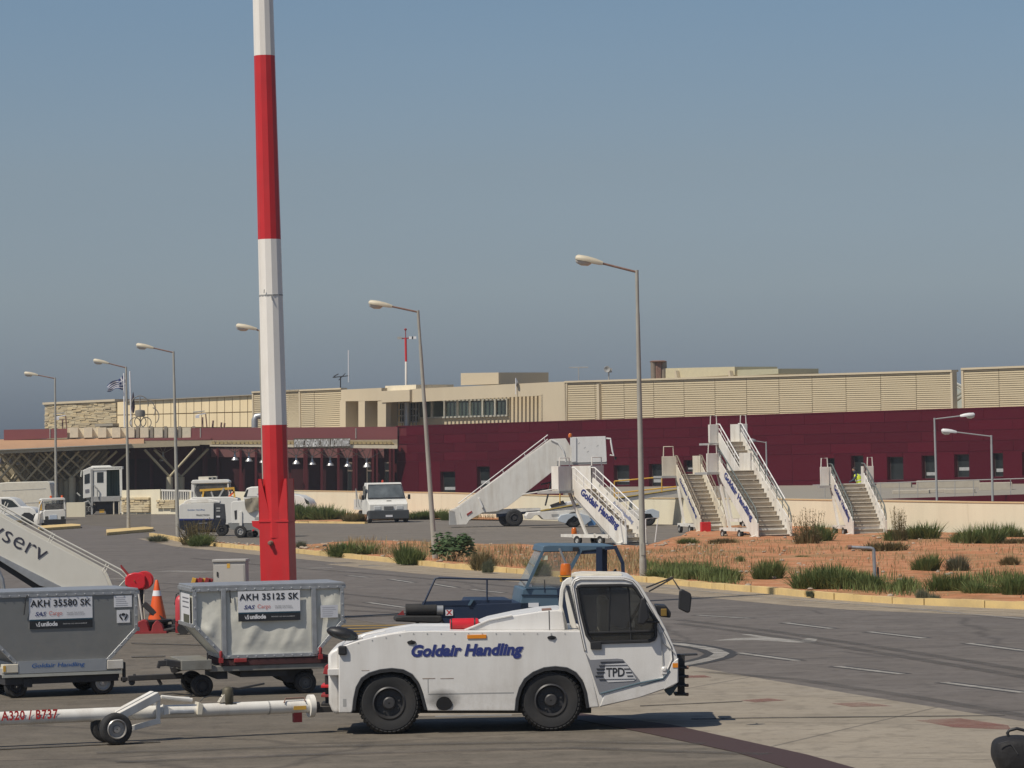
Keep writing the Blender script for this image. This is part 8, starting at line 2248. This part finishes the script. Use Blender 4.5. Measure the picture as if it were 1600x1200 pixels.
solid(f, 'lift_frame', [(148, 784), (189, 783), (187, 797), (150, 799)], .3, 2.2, DARK, am)
solid(f, 'tail_panel', [(155, 796), (163, 795.5), (163, 801), (155, 801.5)], .2, .32, YELLOW, am)
solid(f, 'rear_bar', [(164, 796), (189, 795), (188, 802), (166, 803)], .3, .5, DARK, am)
MB().tube([f.P(147, 758, -.12), f.P(152, 763, -.2), f.P(152, 776, -.2)], .05, 6).tube([f.P(143, 790, -.2), f.P(138, 783, -.2), f.P(130, 786, -.2)], .06, 6).build('grab_rail', GREYW, am)
MB().tube([f.P(128, 735, .2), f.P(126.5, 745, .2)], .08, 6).tube([f.P(125, 775, .1), f.P(120, 770, .1)], .06, 6).build('mirror', M('pale_steel_edge', (.5, .5, .45)), am)
m = MB(); m.prism(sideq(f, [(133, 740 + 25), (139, 764), (139, 769), (133, 770)], -.13), -.13, -.1); m.build('door_print', GREYPR, am)
for x in (135, 141.5, 171, 186):
    wheel(am, (f.p(x, 799)[0], .3 if x < 150 else 1.6, .42), .42, .3, GREYW, n=22, lug=False)

# small white tug
gb = gp(82, 823)
f = Fr(gb, R(12))
tg = thing('baggage_tug', 'small white tug with a windscreen frame behind the leftmost lamp post', 'tug', f)
solid(f, 'front', [(68, 800), (70, 797), (100, 796), (102.5, 799), (102.5, 812), (69, 813)], 0, .9, VAN, tg, .04)
solid(f, 'bumper', [(69, 812), (103, 811), (103, 819), (71, 820)], -.05, .6, BLACKP, tg, .02)
solid(f, 'number_board', [(77.5, 805), (89, 804.5), (89, 811), (77.5, 811.5)], -.02, .0, M('pale_blue_board', (.45, .52, .62), .5), tg)
for a, b in ((70.5, 75), (95, 101)): solid(f, 'headlight', [(a, 807), (b, 806.5), (b, 812), (a, 812.5)], -.03, .02, CAR_GLASS, tg)
for p, q in (((67.5, 797), (66, 781)), ((101.5, 796), (100, 779))): MB().bar(f.P(*p, .3), f.P(*q, .3), .09, .09).build('pillar', VAN, tg)
solid(f, 'roof', [(63, 781.5), (66, 779), (100, 777.5), (102, 779.5), (102, 781), (66, 782.5)], .2, 1.6, VAN, tg, .02)
solid(f, 'windscreen', [(68.5, 783), (98.5, 781.5), (99.5, 795), (69.5, 796)], .28, .30, CLEARGLASS, tg)
solid(f, 'dash', [(71, 797), (72, 793), (90, 793), (92, 796.5)], .4, .8, DARK, tg)
solid(f, 'seat_block', [(70, 796), (98, 795), (98, 786), (72, 787)], 1.4, 1.6, DARKIN, tg)
solid(f, 'side_body', [(57, 812), (60, 804), (68, 799), (69, 817), (58, 819)], .3, 2.6, WHITE_OLD, tg, .02)
solid(f, 'yellow_door', [(61, 784), (65, 783), (66, 797), (62, 798)], .6, .7, YELLOW, tg)
for x in (79.5, 97): MB().lathe([(.07, 0), (.07, .12), (.01, .14)], f.P(x, 777.5 if x > 90 else 778, .9), 'z', 10).build('beacon', ORANGE, tg, smooth=40)
MB().tube([f.P(59, 812, .2), f.P(62, 790, .2), f.P(66, 782, .2)], .05, 6).build('roll_bar', WHITE_OLD, tg)
for x in (72, 99):
    for v in (.45, 2.2): wheel_x(tg, (f.p(x, 815)[0], v, .28), .28, .18, -1 if x < 80 else 1)

# white car and big white van at the left edge
f = Fr(V((at(30, 818, 225).x, 225, 0)), R(-6))
cr = thing('parked_car', 'white car at the left edge in front of the long van', 'car', f)
solid(f, 'body', [(-35, 812), (-35, 792), (-20, 780), (0, 777), (14, 777), (22, 780), (33, 791.5), (47, 792.5), (54, 796), (58, 802), (59, 812), (53, 814)], 0, 1.75, VAN, cr, .06, 3)
solid(f, 'side_window', [(2, 780), (12, 780), (19, 782), (29, 791.5), (18, 792.5), (3, 793)], -.012, .05, CAR_GLASS, cr)
solid(f, 'sill_trim', [(-30, 804.5), (33, 804), (33, 813), (-30, 814)], -.014, .0, M('silver_trim', (.36, .38, .40), .4, .3), cr)
solid(f, 'wheel_arch', [(31, 813), (33, 805), (38, 801), (46, 801), (52, 805), (54, 813)], -.012, .02, BLACKP, cr)
solid(f, 'door_handle', [(6.5, 796), (8.2, 796), (8.2, 800), (6.5, 800)], -.03, .0, DARK, cr)
solid(f, 'front_bumper', [(52, 803), (60, 802), (60, 812), (53, 814)], -.03, 1.78, BLACKP, cr, .03)
for x in (-18, 43): 
    for v, sd in ((.10, -1), (1.62, 1)): wheel(cr, (f.p(x, 810)[0], v, .36), .36, .2, DARK, n=22, lug=False, side=sd)
f = Fr(V((at(40, 814, 240).x, 240, 0)), R(-4))
bv = thing('panel_van', 'long plain white van parked behind the car at the left edge', 'van', f)
solid(f, 'body', [(-60, 808), (-60, 757), (0, 754.5), (10, 753.5), (74, 751.8), (78, 755), (81.5, 775), (82, 806)], 0, 2.1, M('van_cream_white', (.60, .57, .49), .45, var=.03, dirt=.2), bv, .06, 3)
solid(f, 'side_seam', [(3, 766.5), (72, 763), (72, 763.8), (3, 767.3)], -.012, .0, GREYW, bv)
solid(f, 'side_seam', [(3, 787), (76, 784), (76, 785), (3, 788)], -.012, .0, GREYW, bv)
for x in (-20, 66): wheel(bv, (f.p(x, 806)[0], .1, .38), .38, .2, DARK, n=20, lug=False)

# ================================================================== worker in a yellow vest behind the short stairs
Yw = 196.0
pw = at(1343.5, 700, Yw); feet = V((pw.x, Yw, .90))
pn = thing('person', 'worker in a bright yellow vest half hidden behind the short stairs', 'person', loc=feet)
def skin(name, verts, edges, rad, mat, par, sub=2):
    me = bpy.data.meshes.new(name); me.from_pydata([tuple(v) for v in verts], edges, [])
    o = bpy.data.objects.new(name, me); COL.objects.link(o); o.parent = par; me.materials.append(mat)
    s = o.modifiers.new('skin', 'SKIN'); 
    for i, r_ in enumerate(rad): me.skin_vertices[0].data[i].radius = (r_, r_)
    me.skin_vertices[0].data[0].use_root = True
    ss_ = o.modifiers.new('sub', 'SUBSURF'); ss_.levels = sub; ss_.render_levels = sub
    return o
# leaning forward to the left, arms reaching
vs = [(0, 0, .95), (-.06, 0, 1.15), (-.20, 0, 1.40), (-.26, 0, 1.52), (-.31, -.02, 1.62), (-.33, -.02, 1.74),
      (.0, -.10, .88), (.02, -.11, .48), (.05, -.12, .06), (-.08, -.13, .04), (.0, .10, .88), (.06, .11, .48), (.10, .12, .06), (-.03, .13, .04),
      (-.22, -.20, 1.42), (-.38, -.24, 1.20), (-.56, -.22, 1.10), (-.64, -.21, 1.08), (-.22, .20, 1.42), (-.36, .24, 1.20), (-.54, .22, 1.08), (-.62, .21, 1.06)]
es = [(0, 1), (1, 2), (2, 3), (3, 4), (4, 5), (0, 6), (6, 7), (7, 8), (8, 9), (0, 10), (10, 11), (11, 12), (12, 13), (2, 14), (14, 15), (15, 16), (16, 17), (2, 18), (18, 19), (19, 20), (20, 21)]
rd = [.15, .14, .16, .065, .095, .085, .10, .07, .05, .045, .10, .07, .05, .045, .07, .05, .04, .035, .07, .05, .04, .035]
skin('body', vs, es, rd, M('dark_work_clothes', (.05, .06, .09), .9), pn)
HV = M('hi_vis_yellow', (.62, .72, .05), .7, var=.05)
m = MB()
def el(c, rx, ry, tilt=-.22, n=18): return [V((c[0] + rx * math.cos(a), c[1] + ry * math.sin(a), c[2] + tilt * -rx * math.cos(a))) for a in [2 * math.pi * i / n for i in range(n)]]
m.loft([el((.0, 0, .84), .19, .23), el((-.03, 0, 1.0), .185, .23), el((-.09, 0, 1.2), .19, .25), el((-.18, 0, 1.38), .18, .26), el((-.24, 0, 1.49), .10, .15)])
m.build('vest', HV, pn, smooth=60)
for c, k in (((-.02, 0, .98), 1.02), ((-.07, 0, 1.14), 1.02)):
    MB().loft([el(c, .195 * k, .245 * k), el((c[0] - .015, 0, c[2] + .05), .195 * k, .25 * k)]).build('reflective_band', STICK, pn, smooth=60)
m = MB(); m.ell((-.335, -.02, 1.74), .10, .085, .12, 14, 10); m.ell((-.43, -.02, 1.725), .022, .015, .025, 8, 6); m.build('head', M('skin_tone', (.36, .20, .13), .6), pn, smooth=60)
m = MB(); m.ell((-.315, -.02, 1.78), .108, .093, .10, 14, 10); m.build('hair', M('dark_hair', (.025, .02, .018), .8), pn, smooth=60)

# ================================================================== thin sea haze over the whole apron
hz = MB().box(-700, 700, -30, 700, -1.0, 40).build('haze', None)
hm = bpy.data.materials.new('sea_haze'); hm.use_nodes = True
_N = hm.node_tree.nodes; _N.remove(_N['Principled BSDF'])
_pv = _N.new('ShaderNodeVolumePrincipled'); _pv.inputs['Color'].default_value = (0.80, 0.86, 0.93, 1); _pv.inputs['Density'].default_value = 0.00018; _pv.inputs['Anisotropy'].default_value = 0.2
hm.node_tree.links.new(_pv.outputs[0], _N['Material Output'].inputs['Volume'])
hz.data.materials.append(hm)
setp(hz, 'thin bluish sea haze in the air over the airport', None, None, 'stuff')
